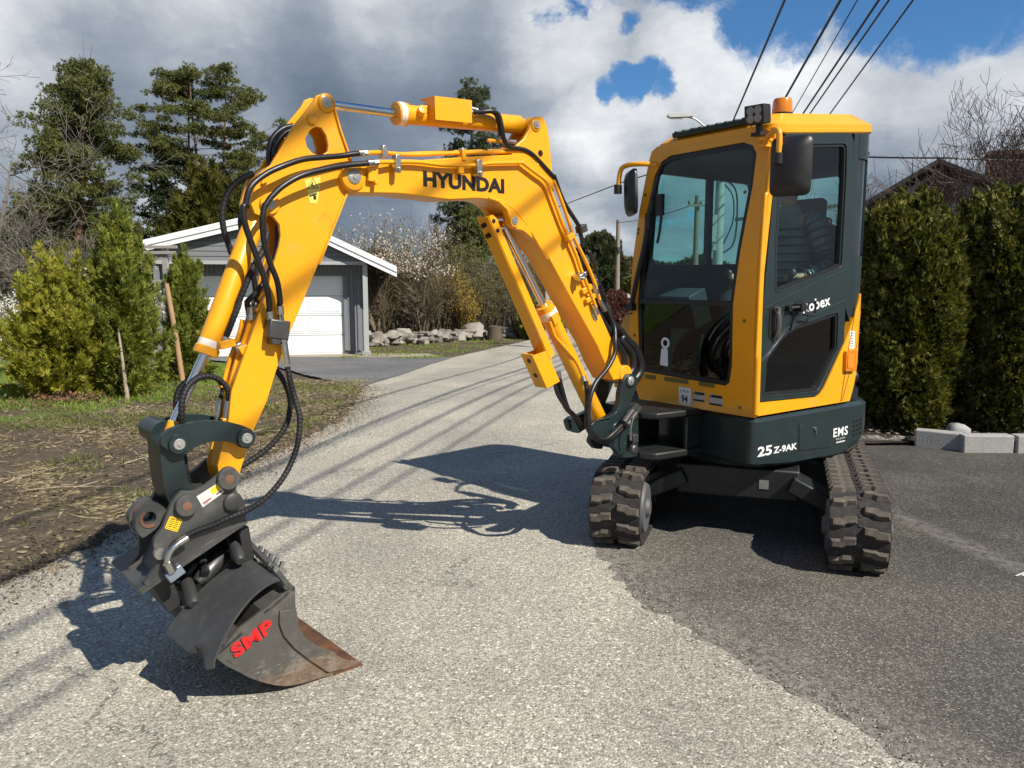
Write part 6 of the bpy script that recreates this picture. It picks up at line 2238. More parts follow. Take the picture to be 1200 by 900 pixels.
lr = np.vectorize(lawn_r)
rl_v = np.vectorize(road_l)
vn = np.vectorize(vnoise)
scatter_grass('lawn_grass', M_GRASS, 60000, (-15, -3.6), (6.6, 18), lambda x, y: (x < lr(y) + .25 * vn(x, y, 2.0)) & (vn(x, y, .8) > -.45), .085, .012)
scatter_grass('verge_grass', M_VGRASS, 60000, (-9, -1.9), (3.6, 12.2), lambda x, y: (x < rl_v(y) - .05) & (vn(x, y, 1.3) + .5 * vn(x, y, 4.0) > .66 - .62 * (y > 7.6)), .075, .010, flat=.2)
scatter_grass('dead_grass', M_STRAW, 64000, (-9, -1.9), (3.6, 13), lambda x, y: (x < rl_v(y) - .02) & (vn(x + 3, y, 1.5) + .4 * vn(x, y, 5) > .26 - .7 * (y > 7.0)), .09, .009, flat=1.4)
scatter_grass('roadside_grass', M_GRASS, 12000, (-5, 2.0), (20.5, 31), lambda x, y: (x < rl_v(y) - .25) & (x > -4.6) & (vn(x, y, 1.5) > .0), .10, .022, z0=-.02)
# wood chips and leaf litter
nchip = 30000
x = rng.uniform(-8, -1.9, nchip)
y = 3.4 + 8.8 * rng.random(nchip) ** 1.4
k = (x < rl_v(y) + .12 * rng.normal(size=nchip)) & (vn(x, y, 1.1) + .8 * rng.random(nchip) > .1)
x, y = x[k], y[k]
P = np.stack([x, y, GZ(y) + .022 + .02 * rng.random(len(x))], 1)
Dr = unit(np.stack([rng.normal(size=len(x)), rng.normal(size=len(x)), .25 * rng.normal(size=len(x))], 1))
tag(quads_obj('leaf_litter', diamonds(P, Dr, rng.uniform(.02, .075, len(x)), rng.uniform(.008, .024, len(x))), None, mats=[M_CHIP, M_STRAW, BARK], mi=rng.integers(0, 3, len(x))), kind='stuff')
nl_ = 900
x = rng.normal(-5.75, .26, nl_)
y = rng.normal(9.95, .30, nl_)
P = np.stack([x, y, GZ(y) + .05 + .10 * rng.random(nl_) ** 2], 1)
tag(quads_obj('fallen_leaves', diamonds(P, rand_dirs(nl_), rng.uniform(.03, .07, nl_), rng.uniform(.02, .04, nl_)), None, mats=[simple('rust_leaves', (.17, .075, .035), .9, var=.4), BARK], mi=rng.integers(0, 2, nl_)), kind='stuff')
ng = 9000
y = 3.0 + 9.0 * rng.random(ng) ** 1.3
x = rl_v(y) + np.abs(rng.normal(0, .22, ng)) - .12
P = np.stack([x, y, GZ(y) + .006 + .004 * rng.random(ng)], 1)
Dr = unit(np.stack([rng.normal(size=ng), rng.normal(size=ng), .2 * rng.normal(size=ng)], 1))
tag(quads_obj('roadside_grit', diamonds(P, Dr, rng.uniform(.008, .03, ng), rng.uniform(.006, .016, ng)), None, mats=[M_CHIP, M_STRAW, BARK], mi=rng.integers(0, 3, ng)), kind='stuff')
nb = 3500
x = rng.uniform(1.8, 8, nb)
y = rng.uniform(7.3, 9.3, nb)
P = np.stack([x, y, .05 + .03 * rng.random(nb)], 1)
Dr = unit(np.stack([rng.normal(size=nb), rng.normal(size=nb), .3 * rng.normal(size=nb)], 1))
tag(quads_obj('bed_litter', diamonds(P, Dr, rng.uniform(.02, .08, nb), rng.uniform(.008, .02, nb)), None, mats=[M_CHIP, BARK], mi=rng.integers(0, 2, nb)), kind='stuff')
# sticks
stick_spots = [(-2.60, 7.6, .75, 20, .010, 'long pale stick lying at the road edge behind the bucket hoses'), (-3.75, 5.9, .5, 75, .008, 'grey stick lying on the bare soil beside the raised arm'), (-3.2, 5.5, .65, 8, .009, 'forked stick lying on the soil left of the quick hitch'),
               (-4.6, 6.4, .8, -12, .011, 'pale branch lying at the edge of the dry grass'), (-3.6, 4.9, .45, 30, .008, 'thin stick lying on the soil close to the asphalt edge'), (-3.1, 6.5, .5, 60, .010, 'dark bark strip sticking up from the soil')]
for (x, y, L, a, r_, lab) in stick_spots:
    mb = MB()
    c, s = math.cos(R(a)), math.sin(R(a))
    pts = [(x - c * L / 2, y - s * L / 2, gz(y) + .05), (x - c * L * .1, y - s * L * .1 + .02, gz(y) + .062), (x + c * L / 2, y + s * L / 2, gz(y) + .055)]
    r_ *= .6
    mb.tube(catmull(pts, 3), r_, 6, rad=[r_ * (1 - .09 * i) for i in range(7)])
    mb.tube([(x, y, gz(y) + .06), (x + c * L * .2 - s * .1, y + s * L * .2 + c * .1, gz(y) + .075)], r_ * .6, 5)
    tag(mb.obj('stick', PALEWOOD, smooth=60), lab, 'stick', 'sticks lying on the verge')

# crumbs of aggregate broken out along the seam of the two surfaces
nc = 1300
y = 1.6 + 4.6 * rng.random(nc) ** 1.4
x = np.vectorize(apr_l)(y) + rng.normal(.05, .11, nc)
c_ = np.stack([x, y, np.full(nc, .008)], 1)
r_ = rng.uniform(.0025, .006, nc)[:, None]
a_ = rng.uniform(0, np.pi, nc)
ux = np.stack([np.cos(a_), np.sin(a_), np.zeros(nc)], 1) * r_ * rng.uniform(.7, 1.3, (nc, 1))
uy = np.stack([-np.sin(a_), np.cos(a_), np.zeros(nc)], 1) * r_ * rng.uniform(.6, 1.1, (nc, 1))
uz = np.array([0, 0, 1.0]) * r_ * rng.uniform(.5, .9, (nc, 1))
top, b1, b2, b3, b4 = c_ + uz, c_ + ux, c_ + uy, c_ - ux, c_ - uy
V = np.concatenate([np.stack([b1, b2, top, top], 1)[:, :4], np.stack([b2, b3, top, top], 1), np.stack([b3, b4, top, top], 1), np.stack([b4, b1, top, top], 1)])
V[:, 3] = (V[:, 2] + V[:, 0]) / 2
tag(quads_obj('seam_grit', V, None, mats=[M_GRAVEL, simple('dark_grit', (.09, .085, .078), .9, var=.4, scale=40), simple('pale_grit', (.42, .39, .33), .9, var=.4, scale=40)], mi=np.tile(rng.integers(0, 3, nc), 4)), kind='stuff')

# kerb stones and a stone in the bed
KERB = simple('kerb_concrete', (.32, .315, .30), .9, var=.22, scale=10, bump=.4, bscale=60, dust=.5, dustcol=(.17, .165, .15))


def stone_mesh(mb, c, s, seed, rough=.16, n=10):
    r_ = random.Random(seed)
    ph = [r_.uniform(0, 6.28) for _ in range(6)]
    vs, fs = [], []
    m = n // 2 + 1
    for i in range(m + 1):
        th = math.pi * i / m
        for j in range(n):
            a = 2 * math.pi * j / n
            d = Vector((math.sin(th) * math.cos(a), math.sin(th) * math.sin(a), math.cos(th)))
            q = [abs(t) ** .88 * (1 if t > 0 else -1) for t in d]
            k = 1 + rough * (math.sin(3.1 * d.x + ph[0]) * math.sin(2.7 * d.y + ph[1]) + math.sin(4.1 * d.z + ph[2] + 2 * d.x))
            vs.append((c[0] + q[0] * s[0] / 2 * k, c[1] + q[1] * s[1] / 2 * k, c[2] + q[2] * s[2] / 2 * k))
    for i in range(m):
        for j in range(n):
            fs.append((i * n + j, i * n + (j + 1) % n, (i + 1) * n + (j + 1) % n, (i + 1) * n + j))
    mb.add(vs, fs)


for (x, y, L, a, lab) in [(4.00, 7.13, .38, -32, 'leftmost grey concrete kerb stone, turned at the end of the bed edging'), (4.335, 6.955, .455, -1, 'middle pale concrete kerb stone in front of the right-hand hedge plant'), (4.81, 6.94, .46, 1, 'kerb stone at the right edge of the photo beside the pale middle one')]:
    mb = MB()
    mb.box((0, 0, .0775), (L, .13, .175))
    o = mb.obj('kerb_stone', KERB, None, Matrix.Translation((x, y, 0)) @ Matrix.Rotation(R(a), 4, 'Z'), bevel=.014, bseg=3)
    tag(o, lab, 'kerb stone', 'concrete kerb stones edging the planting bed')
mb = MB()
stone_mesh(mb, (4.28, 7.32, .10), (.24, .2, .18), 5)
tag(mb.obj('stone', KERB, smooth=60), 'small round grey stone lying in the bed behind the pale kerb stone', 'stone')
# ragged asphalt lip along the bed left of the kerb stones
mb = MB()
pts = []
for i in range(24):
    t = i / 23
    pts.append((1.7 + 2.1 * t, 7.33 + .04 * vnoise(t * 9, 1, 1.0), .02 + .025 * abs(vnoise(t * 14, 4, 1.0))))
mb.tube(pts, .055, 7, rad=[.045 + .022 * vnoise(i * .9, 2, 1.0) for i in range(24)])
tag(mb.obj('asphalt_edge', M_APRON, smooth=40), kind='structure')
# chalk scribble on the driveway
mb = MB()
CH = simple('chalk', (.62, .62, .60), .95, var=.3, scale=40)
for i in range(9):
    a = .55 + .12 * math.sin(i * 2.3)
    x0, y0 = 2.66 + .035 * i, 3.92 + .022 * i + .02 * math.sin(i * 5)
    L = .10 + .05 * math.sin(i * 1.7)
    dx, dy = math.cos(a) * L, math.sin(a) * L
    w = .007
    mb.add([(x0, y0, .0095), (x0 + w, y0 - w, .0095), (x0 + dx + w, y0 + dy - w, .0095), (x0 + dx, y0 + dy, .0095)], [(0, 1, 2, 3)])
tag(mb.obj('chalk_mark', CH, smooth=0), kind='structure')

# ================================================================== vegetation builders
def branch_curve(p0, d0, L, r0, n=5, droop=0.0, wig=.12, r1=None):
    p = Vector(p0)
    d = Vector(d0).normalized()
    pts, rad = [p.copy()], [r0]
    for i in range(n):
        d = (d + Vector((random.gauss(0, wig), random.gauss(0, wig), random.gauss(0, wig) - droop))).normalized()
        p = p + d * (L / n)
        pts.append(p.copy())
        rad.append(r0 + ((r1 if r1 is not None else r0 * .25) - r0) * (i + 1) / n)
    return pts, rad, d


RMIN = .004


def bare_branches(mb, p0, d0, L, r0, depth, n_kids=(4, 6), spread=.7, shrink=.62, up=.1, tips=None, nside=4, wig=.10):
    pts, rad, d = branch_curve(p0, d0, L, r0, 6, -up, wig, r0 * .14)
    rad = [max(q, RMIN) for q in rad]
    mb.tube(pts, r0, max(3, nside), cap=False, rad=rad)
    if depth == 0:
        if tips is not None:
            tips.append((pts[-1], d))
            tips.append((pts[2], d))
        return
    for _ in range(random.randint(*n_kids)):
        k = random.randint(1 if nside < 6 else 2, 6)
        t = random.random()
        base = pts[k - 1].lerp(pts[k], t)
        dd = (pts[k] - pts[k - 1]).normalized()
        o = Vector((random.gauss(0, 1), random.gauss(0, 1), random.gauss(0, 1)))
        o = (o - dd * o.dot(dd)).normalized()
        nd = (dd * (1 - spread * .45) + o * spread).normalized()
        bare_branches(mb, base, nd, L * shrink * random.uniform(.7, 1.2), max(rad[k - 1] * .62, RMIN), depth - 1, n_kids, spread, shrink, up, tips, 3, wig)


def needle_pads(centres, radii, per, L, Wd, up=.35, needles=9):
    """clumps of needle tufts inside flattened ellipsoids"""
    out = []
    for c, r_, n in zip(centres, radii, per):
        u = rand_dirs(n) * (rng.random((n, 1)) ** .45)
        P = np.asarray(c) + u * np.asarray(r_)
        base = np.repeat(P, needles, 0)
        d = unit(rng.normal(size=base.shape) + np.array([0, 0, up]) + np.repeat(u, needles, 0) * .7)
        out.append(diamonds(base, d, rng.uniform(L * .6, L * 1.25, len(base)), Wd))
    return np.concatenate(out)


def pine(name, base, H, crown, label, mat=None, trunk_r=.22, barkm=None, group='trees beyond the garden', trunks=1, seed=1, density=1.0, pad=(.9, .9, .34), L=.17, Wd=.034, offs=None, ns_=1.0):
    """crown: list of (height fraction, radius); branches carry flat needle pads with sky between them"""
    random.seed(seed)
    root = empty(name, base)
    tag(root, label, 'tree', group)
    mb = MB()
    cs, rs, ns = [], [], []
    hs, rr = [c[0] for c in crown], [c[1] for c in crown]
    offs = offs or [(0, 0)]
    trunks = len(offs)
    for (ox, oy) in offs:
        tp, tr, _ = branch_curve((ox, oy, 0), (ox * .02, 0, 1), H * .97, trunk_r, 9, 0, .025, trunk_r * .18)
        mb.tube(tp, trunk_r, 8, rad=tr)
        nb_ = int(34 * density / trunks + 8)
        for i in range(nb_):
            f = hs[0] + (hs[-1] - hs[0]) * ((i + random.random()) / nb_)
            rad_ = float(np.interp(f, hs, rr)) * random.uniform(.55, 1.12)
            k = f * 9
            ki = min(8, int(k))
            b = tp[ki].lerp(tp[ki + 1], k - ki)
            a = random.uniform(0, 2 * math.pi)
            rise = .45 * (f - .35) + random.uniform(-.12, .22)
            pts, rd, d = branch_curve(b, (math.cos(a), math.sin(a), rise), rad_, .055 * (1.2 - f), 5, -.02, .10, .012)
            mb.tube(pts, .03, 4, cap=False, rad=rd)
            for q in (pts[3], pts[5]) if rad_ > .9 else (pts[5],):
                for _ in range(2):
                    cs.append(tuple(q + Vector((random.gauss(0, .3), random.gauss(0, .3), random.gauss(0, .12) + .08))))
                    s = random.uniform(.65, 1.15) * (1 if rad_ > 1.2 else .8)
                    rs.append((pad[0] * s, pad[1] * s, pad[2] * s))
                    ns.append(int(46 * s * s * density ** .3))
        top = tp[-1]
        for _ in range(4):
            cs.append((top.x + random.gauss(0, .25), top.y + random.gauss(0, .25), top.z - random.uniform(-.15, .5)))
            rs.append((.45, .45, .40))
            ns.append(26)
    V = needle_pads(cs, rs, [int(n * 1.15 * ns_) for n in ns], L, Wd, needles=12)
    mb.obj('trunk', barkm or BARK_R, root, smooth=60)
    quads_obj('crown', V, mat or M_PINE, root)
    return root


pine('pine_tree', (-22.3, 40, -.5), 13.0, [(.16, 2.6), (.35, 3.0), (.55, 2.6), (.72, 2.3), (.88, 1.6), (1.0, .5)], 'tall dense pine at the left behind the bare pale branches', trunk_r=.30, seed=3, density=2.7, ns_=.56, Wd=.042, pad=(.74, .74, .36))
pine('pine_tree', (-17.1, 44, -.5), 14.0, [(.36, 3.0), (.50, 3.6), (.66, 3.5), (.80, 2.6), (.92, 1.4), (1.0, .4)], 'open crowned pine group with bare reddish stems behind the garage', trunk_r=.15, offs=[(-1.3, .3), (-.05, -.4), (.65, .2)], seed=8, density=1.55, ns_=.72, Wd=.040, pad=(.66, .66, .17))
pine('pine_tree', (-1.9, 46, -.5), 13.7, [(.34, 2.0), (.50, 1.9), (.62, 1.9), (.72, 1.3), (.82, 1.5), (.93, .8), (1.0, .3)], 'dark pine rising behind the horizontal part of the boom', mat=M_PINE2, trunk_r=.22, seed=12, density=1.7, ns_=.62, Wd=.040, pad=(.62, .62, .30))
pine('spruce_tree', (-18.4, 42, -.5), 9.6, [(.10, 2.0), (.40, 1.6), (.75, .9), (1.0, .15)], 'dark narrow spruce between the two big pines', mat=M_SPRUCE, barkm=BARK, trunk_r=.16, seed=21, density=2.4, ns_=.38, Wd=.05, pad=(.6, .6, .22), L=.16)
pine('spruce_tree', (-15.6, 40, -.5), 6.2, [(.05, 2.6), (.45, 2.2), (.8, 1.3), (1.0, .3)], 'broad dark conifer below the open crowned pine', mat=M_SPRUCE, barkm=BARK, trunk_r=.16, seed=23, density=2.2, ns_=.38, Wd=.05, pad=(.75, .75, .35), L=.20)
pine('spruce_tree', (-25.5, 43, -.5), 6.5, [(.05, 2.8), (.5, 2.2), (1.0, .3)], 'low dark conifer below the dense left pine', mat=M_PINE, barkm=BARK, trunk_r=.16, seed=24, density=2.4, ns_=.38, Wd=.05, pad=(.9, .9, .4))


# evergreen columns: fans of scale foliage over an uneven body with a darker, twiggy inside
def column(name, base, H, Rx, Ry, label, mat, n, seed, size=.10, fingers=5, top=1.6, rough=.18, loose=.25, group=None, cat='shrub', coremat=None, core=True, upb=.9, lean=(0, 0), base_z=.05, width=.26, shoots=0, shoot_len=.3):
    global rng
    rng = np.random.default_rng(seed)
    root = empty(name, base)
    tag(root, label, cat, group)
    ph = rng.uniform(0, 6.28, 8)

    def rad(t, a):
        prof = np.clip(1 - t ** (2.2 * top), 0.02, 1) ** .5 * (0.80 + .26 * np.minimum(t * 3.5, 1))
        lump = 1 + rough * (np.sin(3 * a + ph[0] + 5 * t) * np.sin(7 * t + ph[1]) + .7 * np.sin(5 * a + ph[2] - 9 * t) * np.sin(11 * t + ph[3]) + .5 * np.sin(9 * a + 17 * t + ph[4]))
        return prof * lump
    t = rng.random(n) ** .9
    a = rng.uniform(0, 2 * np.pi, n)
    k = rad(t, a) * (1 - loose * rng.random(n) ** 2)
    P = np.stack([np.cos(a) * Rx * k + lean[0] * t, np.sin(a) * Ry * k + lean[1] * t, base_z + t * H * (.97 + .05 * np.sin(2 * a + ph[5]))], 1)
    outw = np.stack([np.cos(a), np.sin(a), np.zeros(n)], 1)
    if shoots:                                   # free shoots that break the outline, some of them leaders at the top
        ns = int(n * (.48 if group == SG else .30))
        ts = rng.random(shoots) ** .75
        as_ = rng.uniform(0, 2 * np.pi, shoots)
        ks = rad(ts, as_) * rng.uniform(.80, 1.0, shoots)
        base_ = np.stack([np.cos(as_) * Rx * ks + lean[0] * ts, np.sin(as_) * Ry * ks + lean[1] * ts, base_z + ts * H], 1)
        dv = unit(np.stack([np.cos(as_) * (1 - ts * .8), np.sin(as_) * (1 - ts * .8), .45 + 1.2 * ts], 1) + rng.normal(0, .22, (shoots, 3)))
        ln = shoot_len * rng.uniform(.4, 1.25, shoots)
        pick = rng.integers(0, shoots, ns)
        u = rng.random(ns)
        P[:ns] = base_[pick] + dv[pick] * (u * ln[pick])[:, None] + rng.normal(0, .022, (ns, 3)) * (1.4 - u)[:, None]
        outw[:ns] = unit(dv[pick] + rng.normal(0, .25, (ns, 3)))
    axis = unit(outw * .75 + np.array([0, 0, upb]) * (.35 + t[:, None]) + rng.normal(0, .38, (n, 3)))
    plane = unit(np.cross(axis, unit(rng.normal(size=(n, 3)) + .4 * np.cross(outw, [0, 0, 1.]))))
    sz = size * rng.uniform(.6, 1.35, n)
    qs = []
    for f in range(fingers):
        an = (f - (fingers - 1) / 2) * .36
        d = unit(axis * math.cos(an) + plane * math.sin(an) + rng.normal(0, .10, (n, 3)))
        start = P + axis * (sz * .10 * (fingers / 2 - abs(f - (fingers - 1) / 2)))[:, None]
        nrm = unit(np.cross(axis, plane) + rng.normal(0, .3, (n, 3)))
        qs.append(diamonds(start, d, sz * (1 - .22 * abs(f - (fingers - 1) / 2) / (fingers / 2)), sz * width, unit(np.cross(d, nrm))))
    quads_obj('crown', np.concatenate(qs), mat, root)
    mb = MB()
    mb.tube([(0, 0, -.1), (lean[0] * .3, lean[1] * .3, H * .4), (lean[0] * .9, lean[1] * .9, H * .92)], .04, 6, rad=[.05, .035, .01])
    random.seed(seed)
    for i in range(60):
        z = random.uniform(.05, .85) * H
        an = random.uniform(0, 6.28)
        rr = .6 * float(rad(np.array([z / H]), np.array([an]))[0])
        mb.tube([(lean[0] * z / H, lean[1] * z / H, z), (math.cos(an) * Rx * rr * .6, math.sin(an) * Ry * rr * .6, z + .1), (math.cos(an) * Rx * rr * 1.2, math.sin(an) * Ry * rr * 1.2, z + .25)], .008, 4, cap=False, rad=[.012, .008, .004])
    mb.obj('trunk', BARK, root)
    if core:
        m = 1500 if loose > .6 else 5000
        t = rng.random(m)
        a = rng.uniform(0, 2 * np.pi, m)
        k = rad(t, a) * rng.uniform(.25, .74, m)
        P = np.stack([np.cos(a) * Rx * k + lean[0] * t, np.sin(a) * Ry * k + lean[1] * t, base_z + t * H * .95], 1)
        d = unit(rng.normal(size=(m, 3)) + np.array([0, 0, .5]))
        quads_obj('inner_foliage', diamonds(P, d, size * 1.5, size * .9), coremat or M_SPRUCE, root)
    return root


SG = 'young loose conifers along the lawn'
HG = 'clipped evergreen hedge plants behind the kerb'
column('hedge_plant', (4.08, 8.05, .02), 2.28, .50, .48, 'broad rounded hedge plant right beside the cab', M_HEDGE, 16000, 31, shoots=260, shoot_len=.12, size=.062, group=HG, cat='hedge', top=4.2, rough=.13, loose=.30)
column('hedge_plant', (5.08, 7.95, .02), 2.34, .54, .50, 'hedge plant at the right edge of the photo, behind the pale kerb stones', M_HEDGE, 16000, 37, shoots=260, shoot_len=.12, size=.062, group=HG, cat='hedge', top=4.2, rough=.13, loose=.30)
SG = 'young loose conifers along the lawn'
column('young_conifer', (-5.98, 10.2, 0), 1.50, .46, .42, 'low spreading yellow-green conifer at the far left of the verge', M_SHRUB, 8500, 41, shoots=150, shoot_len=0.38, size=.085, group=SG, top=1.1, rough=.42, loose=.75, upb=.9, width=.17, coremat=M_SHRUB2)
column('young_conifer', (-5.22, 10.4, 0), 2.08, .33, .33, 'taller young conifer with a yellow tip, beside the lawn', M_SHRUB2, 9000, 43, shoots=150, shoot_len=0.38, size=.088, group=SG, top=.85, rough=.42, loose=.75, upb=.9, width=.17, coremat=M_SHRUB2)
column('young_conifer', (-5.28, 12.5, -.1), 1.85, .27, .27, 'narrow young conifer behind the leaning wooden stake', M_SHRUB2, 6500, 47, shoots=80, shoot_len=0.26, size=.088, group=SG, top=.8, rough=.38, loose=.7, upb=.9, width=.17, coremat=M_SHRUB2)
column('cedar_tree', (-13.1, 34, -.5), 6.3, 1.9, 1.7, 'yellowish green conifer rising behind the garage roof', M_CEDAR, 6500, 53, shoots=70, shoot_len=.9, size=.34, cat='tree', group='trees beyond the garden', top=.8, rough=.28, loose=.5, width=.18, coremat=M_SPRUCE)
column('round_tree', (7.0, 62, -.5), 5.4, 1.75, 1.6, 'rounded olive green tree beside the far road', M_ROUND, 5000, 59, shoots=60, shoot_len=.5, size=.42, cat='tree', group='trees beyond the garden', top=1.3, rough=.16, loose=.3, width=.5)
column('far_hedge', (8.9, 52, -.5), 2.3, 1.3, 1.0, 'clipped green hedge at the far end of the road', M_HEDGE, 1500, 61, size=.34, cat='hedge', top=2.4, rough=.08, width=.5)
column('red_shrub', (4.55, 34, -.5), 1.55, .75, .6, 'reddish budding shrub at the road bend', M_RED, 1700, 67, size=.13, cat='shrub', top=1.0, rough=.2, loose=.6, width=.4, coremat=TWIG_R)
column('far_tree', (9.9, 66, -.5), 3.9, 1.2, 1.2, 'small brown tree beside the distant utility pole', M_BUD, 900, 71, size=.3, cat='tree', top=1.0, rough=.3, loose=.6, width=.3, coremat=TWIG)


def bare_tree(name, base, H, r0, label, mat, seed, lean=(0, 0, 1), depth=3, kids=(5, 7), spread=.75, shrink=.6, up=.06, cat='tree', group=None, leaf=None, stems=1, L0=None, low=-9):
    global RMIN
    RMIN = .00024 * math.hypot(base[0], base[1])
    random.seed(seed)
    root = empty(name, base)
    tag(root, label, cat, group)
    mb = MB()
    tips = []
    for s_ in range(stems):
        d = Vector(lean) + Vector((random.gauss(0, .22), random.gauss(0, .22), 0)) * (stems > 1)
        bare_branches(mb, (random.gauss(0, .1) * (stems > 1), random.gauss(0, .1) * (stems > 1), -.1), d, (L0 or H * .52) * random.uniform(.85, 1.05), r0, depth, kids, spread, shrink, up, tips, 6)
    mb.obj('trunk', mat, root, smooth=60)
    if leaf:
        m, per, sz, wd = leaf
        P = np.array([tuple(t[0]) for t in tips])
        P = P[P[:, 2] > low]
        P = np.repeat(P, per, 0) + rng.normal(0, sz * 1.2, (len(P) * per, 3))
        quads_obj('crown', diamonds(P, unit(rng.normal(size=P.shape) + [0, 0, .6]), rng.uniform(sz * .6, sz * 1.3, len(P)), sz * wd), m, root)
    return root


BG = 'bare trees in early spring'
bare_tree('bare_tree', (-13.5, 20, -.4), 8.5, .12, 'bare pale tree reaching in from the left edge over the conifers', BARK_G, 5, lean=(.05, 0, 1), depth=4, kids=(4, 5), spread=.95, shrink=.58, group=BG, L0=5.2)
bare_tree('bare_tree', (-13.4, 21, -.4), 4.6, .09, 'low bare pale tree behind the left conifers', BARK_G, 6, lean=(.55, 0, 1), depth=4, kids=(5, 7), spread=.95, shrink=.62, group=BG, L0=3.8)
bare_tree('bare_tree', (10.2, 16, .9), 5.2, .09, 'bare brown tree in front of the chimney at the right edge', TWIG_R, 15, lean=(-.02, 0, 1), depth=4, kids=(6, 8), spread=.80, shrink=.58, up=.10, group=BG, L0=3.0)
bare_tree('bare_tree', (-5.95, 60, -.5), 8.0, .14, 'small round bare tree above the thicket left of the dark pine', TWIG, 16, depth=4, kids=(5, 7), spread=.6, shrink=.55, up=.1, group=BG, L0=5.4)
bare_tree('bare_shrub', (9.75, 18, .4), 3.6, .045, 'bare twiggy reddish shrub before the gable of the house', TWIG_R, 17, depth=3, kids=(6, 8), spread=.7, cat='shrub', group=BG, stems=7, L0=2.7)
bare_tree('bare_shrub', (8.9, 19, .2), 3.5, .045, 'bare twiggy shrub left of the house gable, over the hedge', TWIG_R, 19, depth=3, kids=(5, 7), spread=.7, cat='shrub', group=BG, stems=6, L0=2.5)
bare_tree('magnolia', (-4.55, 26.2, -.5), 5.3, .07, 'budding magnolia with pale pink blossom behind the garage corner', TWIG, 25, depth=3, kids=(5, 6), spread=.62, shrink=.55, up=.12, cat='tree', leaf=(M_PETAL, 2, .085, .55), stems=5, low=2.3)
bare_tree('magnolia', (-3.0, 26.6, -.5), 4.4, .06, 'smaller pale blossoming magnolia right of the taller one', TWIG, 26, depth=3, kids=(5, 6), spread=.62, shrink=.55, up=.12, cat='tree', leaf=(M_PETAL, 2, .08, .55), stems=4, low=2.2)
bare_tree('white_blossom_shrub', (-9.5, 15.2, -.25), 2.05, .04, 'white blossoming shrub at the left edge behind the conifers', BARK_G, 27, depth=3, kids=(5, 6), spread=.75, shrink=.6, cat='shrub', leaf=(M_WHITE, 4, .055, .6), stems=5)
bare_tree('white_blossom_shrub', (-7.7, 14.6, -.25), 1.95, .04, 'white blossoming shrub between the two left conifers', BARK_G, 28, depth=3, kids=(4, 5), spread=.75, shrink=.6, L0=1.7, cat='shrub', leaf=(M_WHITE, 3, .05, .6), stems=4)
bare_tree('forsythia', (-1.75, 28.0, -.5), 3.0, .03, 'golden flowering shrub in the middle of the bare thicket', TWIG, 29, depth=3, kids=(5, 7), spread=.45, shrink=.6, up=.12, cat='shrub', leaf=(M_GOLD, 3, .075, .5), stems=4)

# the thicket along the road: bare stems and young buds, one mass
random.seed(77)
rng = np.random.default_rng(77)
mb = MB()
bud = []
for i in range(1150):
    t = random.random()
    x = -4.9 + 7.0 * t + random.gauss(0, .25)
    y = 26.4 + 3.6 * t + random.uniform(-.2, 2.6)
    H = (3.1 + .5 * math.sin(t * 7 + 1) + random.gauss(0, .45)) * random.uniform(.45, 1.05)
    if t > .88:
        H *= .8
    b = Vector((x, y, -.5))
    pts, rd, d = branch_curve(b, (random.gauss(0, .16), random.gauss(0, .16), 1), H, random.uniform(.009, .024), 5, 0, .10, .004)
    mb.tube(pts, .01, 3, cap=False, rad=rd, mi=random.choice((0, 0, 1, 2)))
    for _ in range(5):
        k = random.randint(2, 5)
        q, r2, d2 = branch_curve(pts[k], (random.gauss(0, .6), random.gauss(0, .6), .8), random.uniform(.35, .85), .006, 3, 0, .15, .003)
        mb.tube(q, .005, 3, cap=False, rad=r2, mi=random.choice((0, 1, 2)))
        bud += [q[1], q[2], q[3]]
thicket = mb.obj('thicket', [TWIG, simple('olive_stems', (.16, .135, .07), .9, var=.4), BARK_G], smooth=0)
tag(thicket, kind='stuff')
P = np.array([tuple(p) for p in bud])
P = np.repeat(P, 2, 0) + rng.normal(0, .06, (len(P) * 2, 3))
tag(quads_obj('thicket_buds', diamonds(P, rand_dirs(len(P)), rng.uniform(.05, .11, len(P)), .035), None, mats=[M_BUD, M_SHRUB2, TWIG], mi=rng.choice([0, 0, 1, 2], len(P))), kind='stuff')
# dark evergreen mass low behind the thicket, as seen between its stems
column('evergreen_shrub', (.35, 33.5, -.5), 2.6, 1.5, 1.2, 'dark green evergreen shrub behind the thicket near the road', M_SPRUCE, 2400, 83, size=.22, cat='shrub', top=1.6, width=.4)
column('evergreen_shrub', (1.0, 28.2, -.5), 1.25, .7, .6, 'low leafy green shrub at the road end of the thicket', M_SHRUB2, 1500, 84, size=.14, cat='shrub', top=1.2, width=.4, loose=.5)
pine('far_conifer', (-2.0, 41, -.5), 5.6, [(.1, 1.6), (.5, 1.5), (.8, 1.0), (1.0, .3)], 'lighter green conifer at the foot of the dark pine', mat=M_PINE, barkm=BARK, trunk_r=.12, seed=88, density=1.6, ns_=.40, Wd=.05, pad=(.6, .6, .3), L=.2)
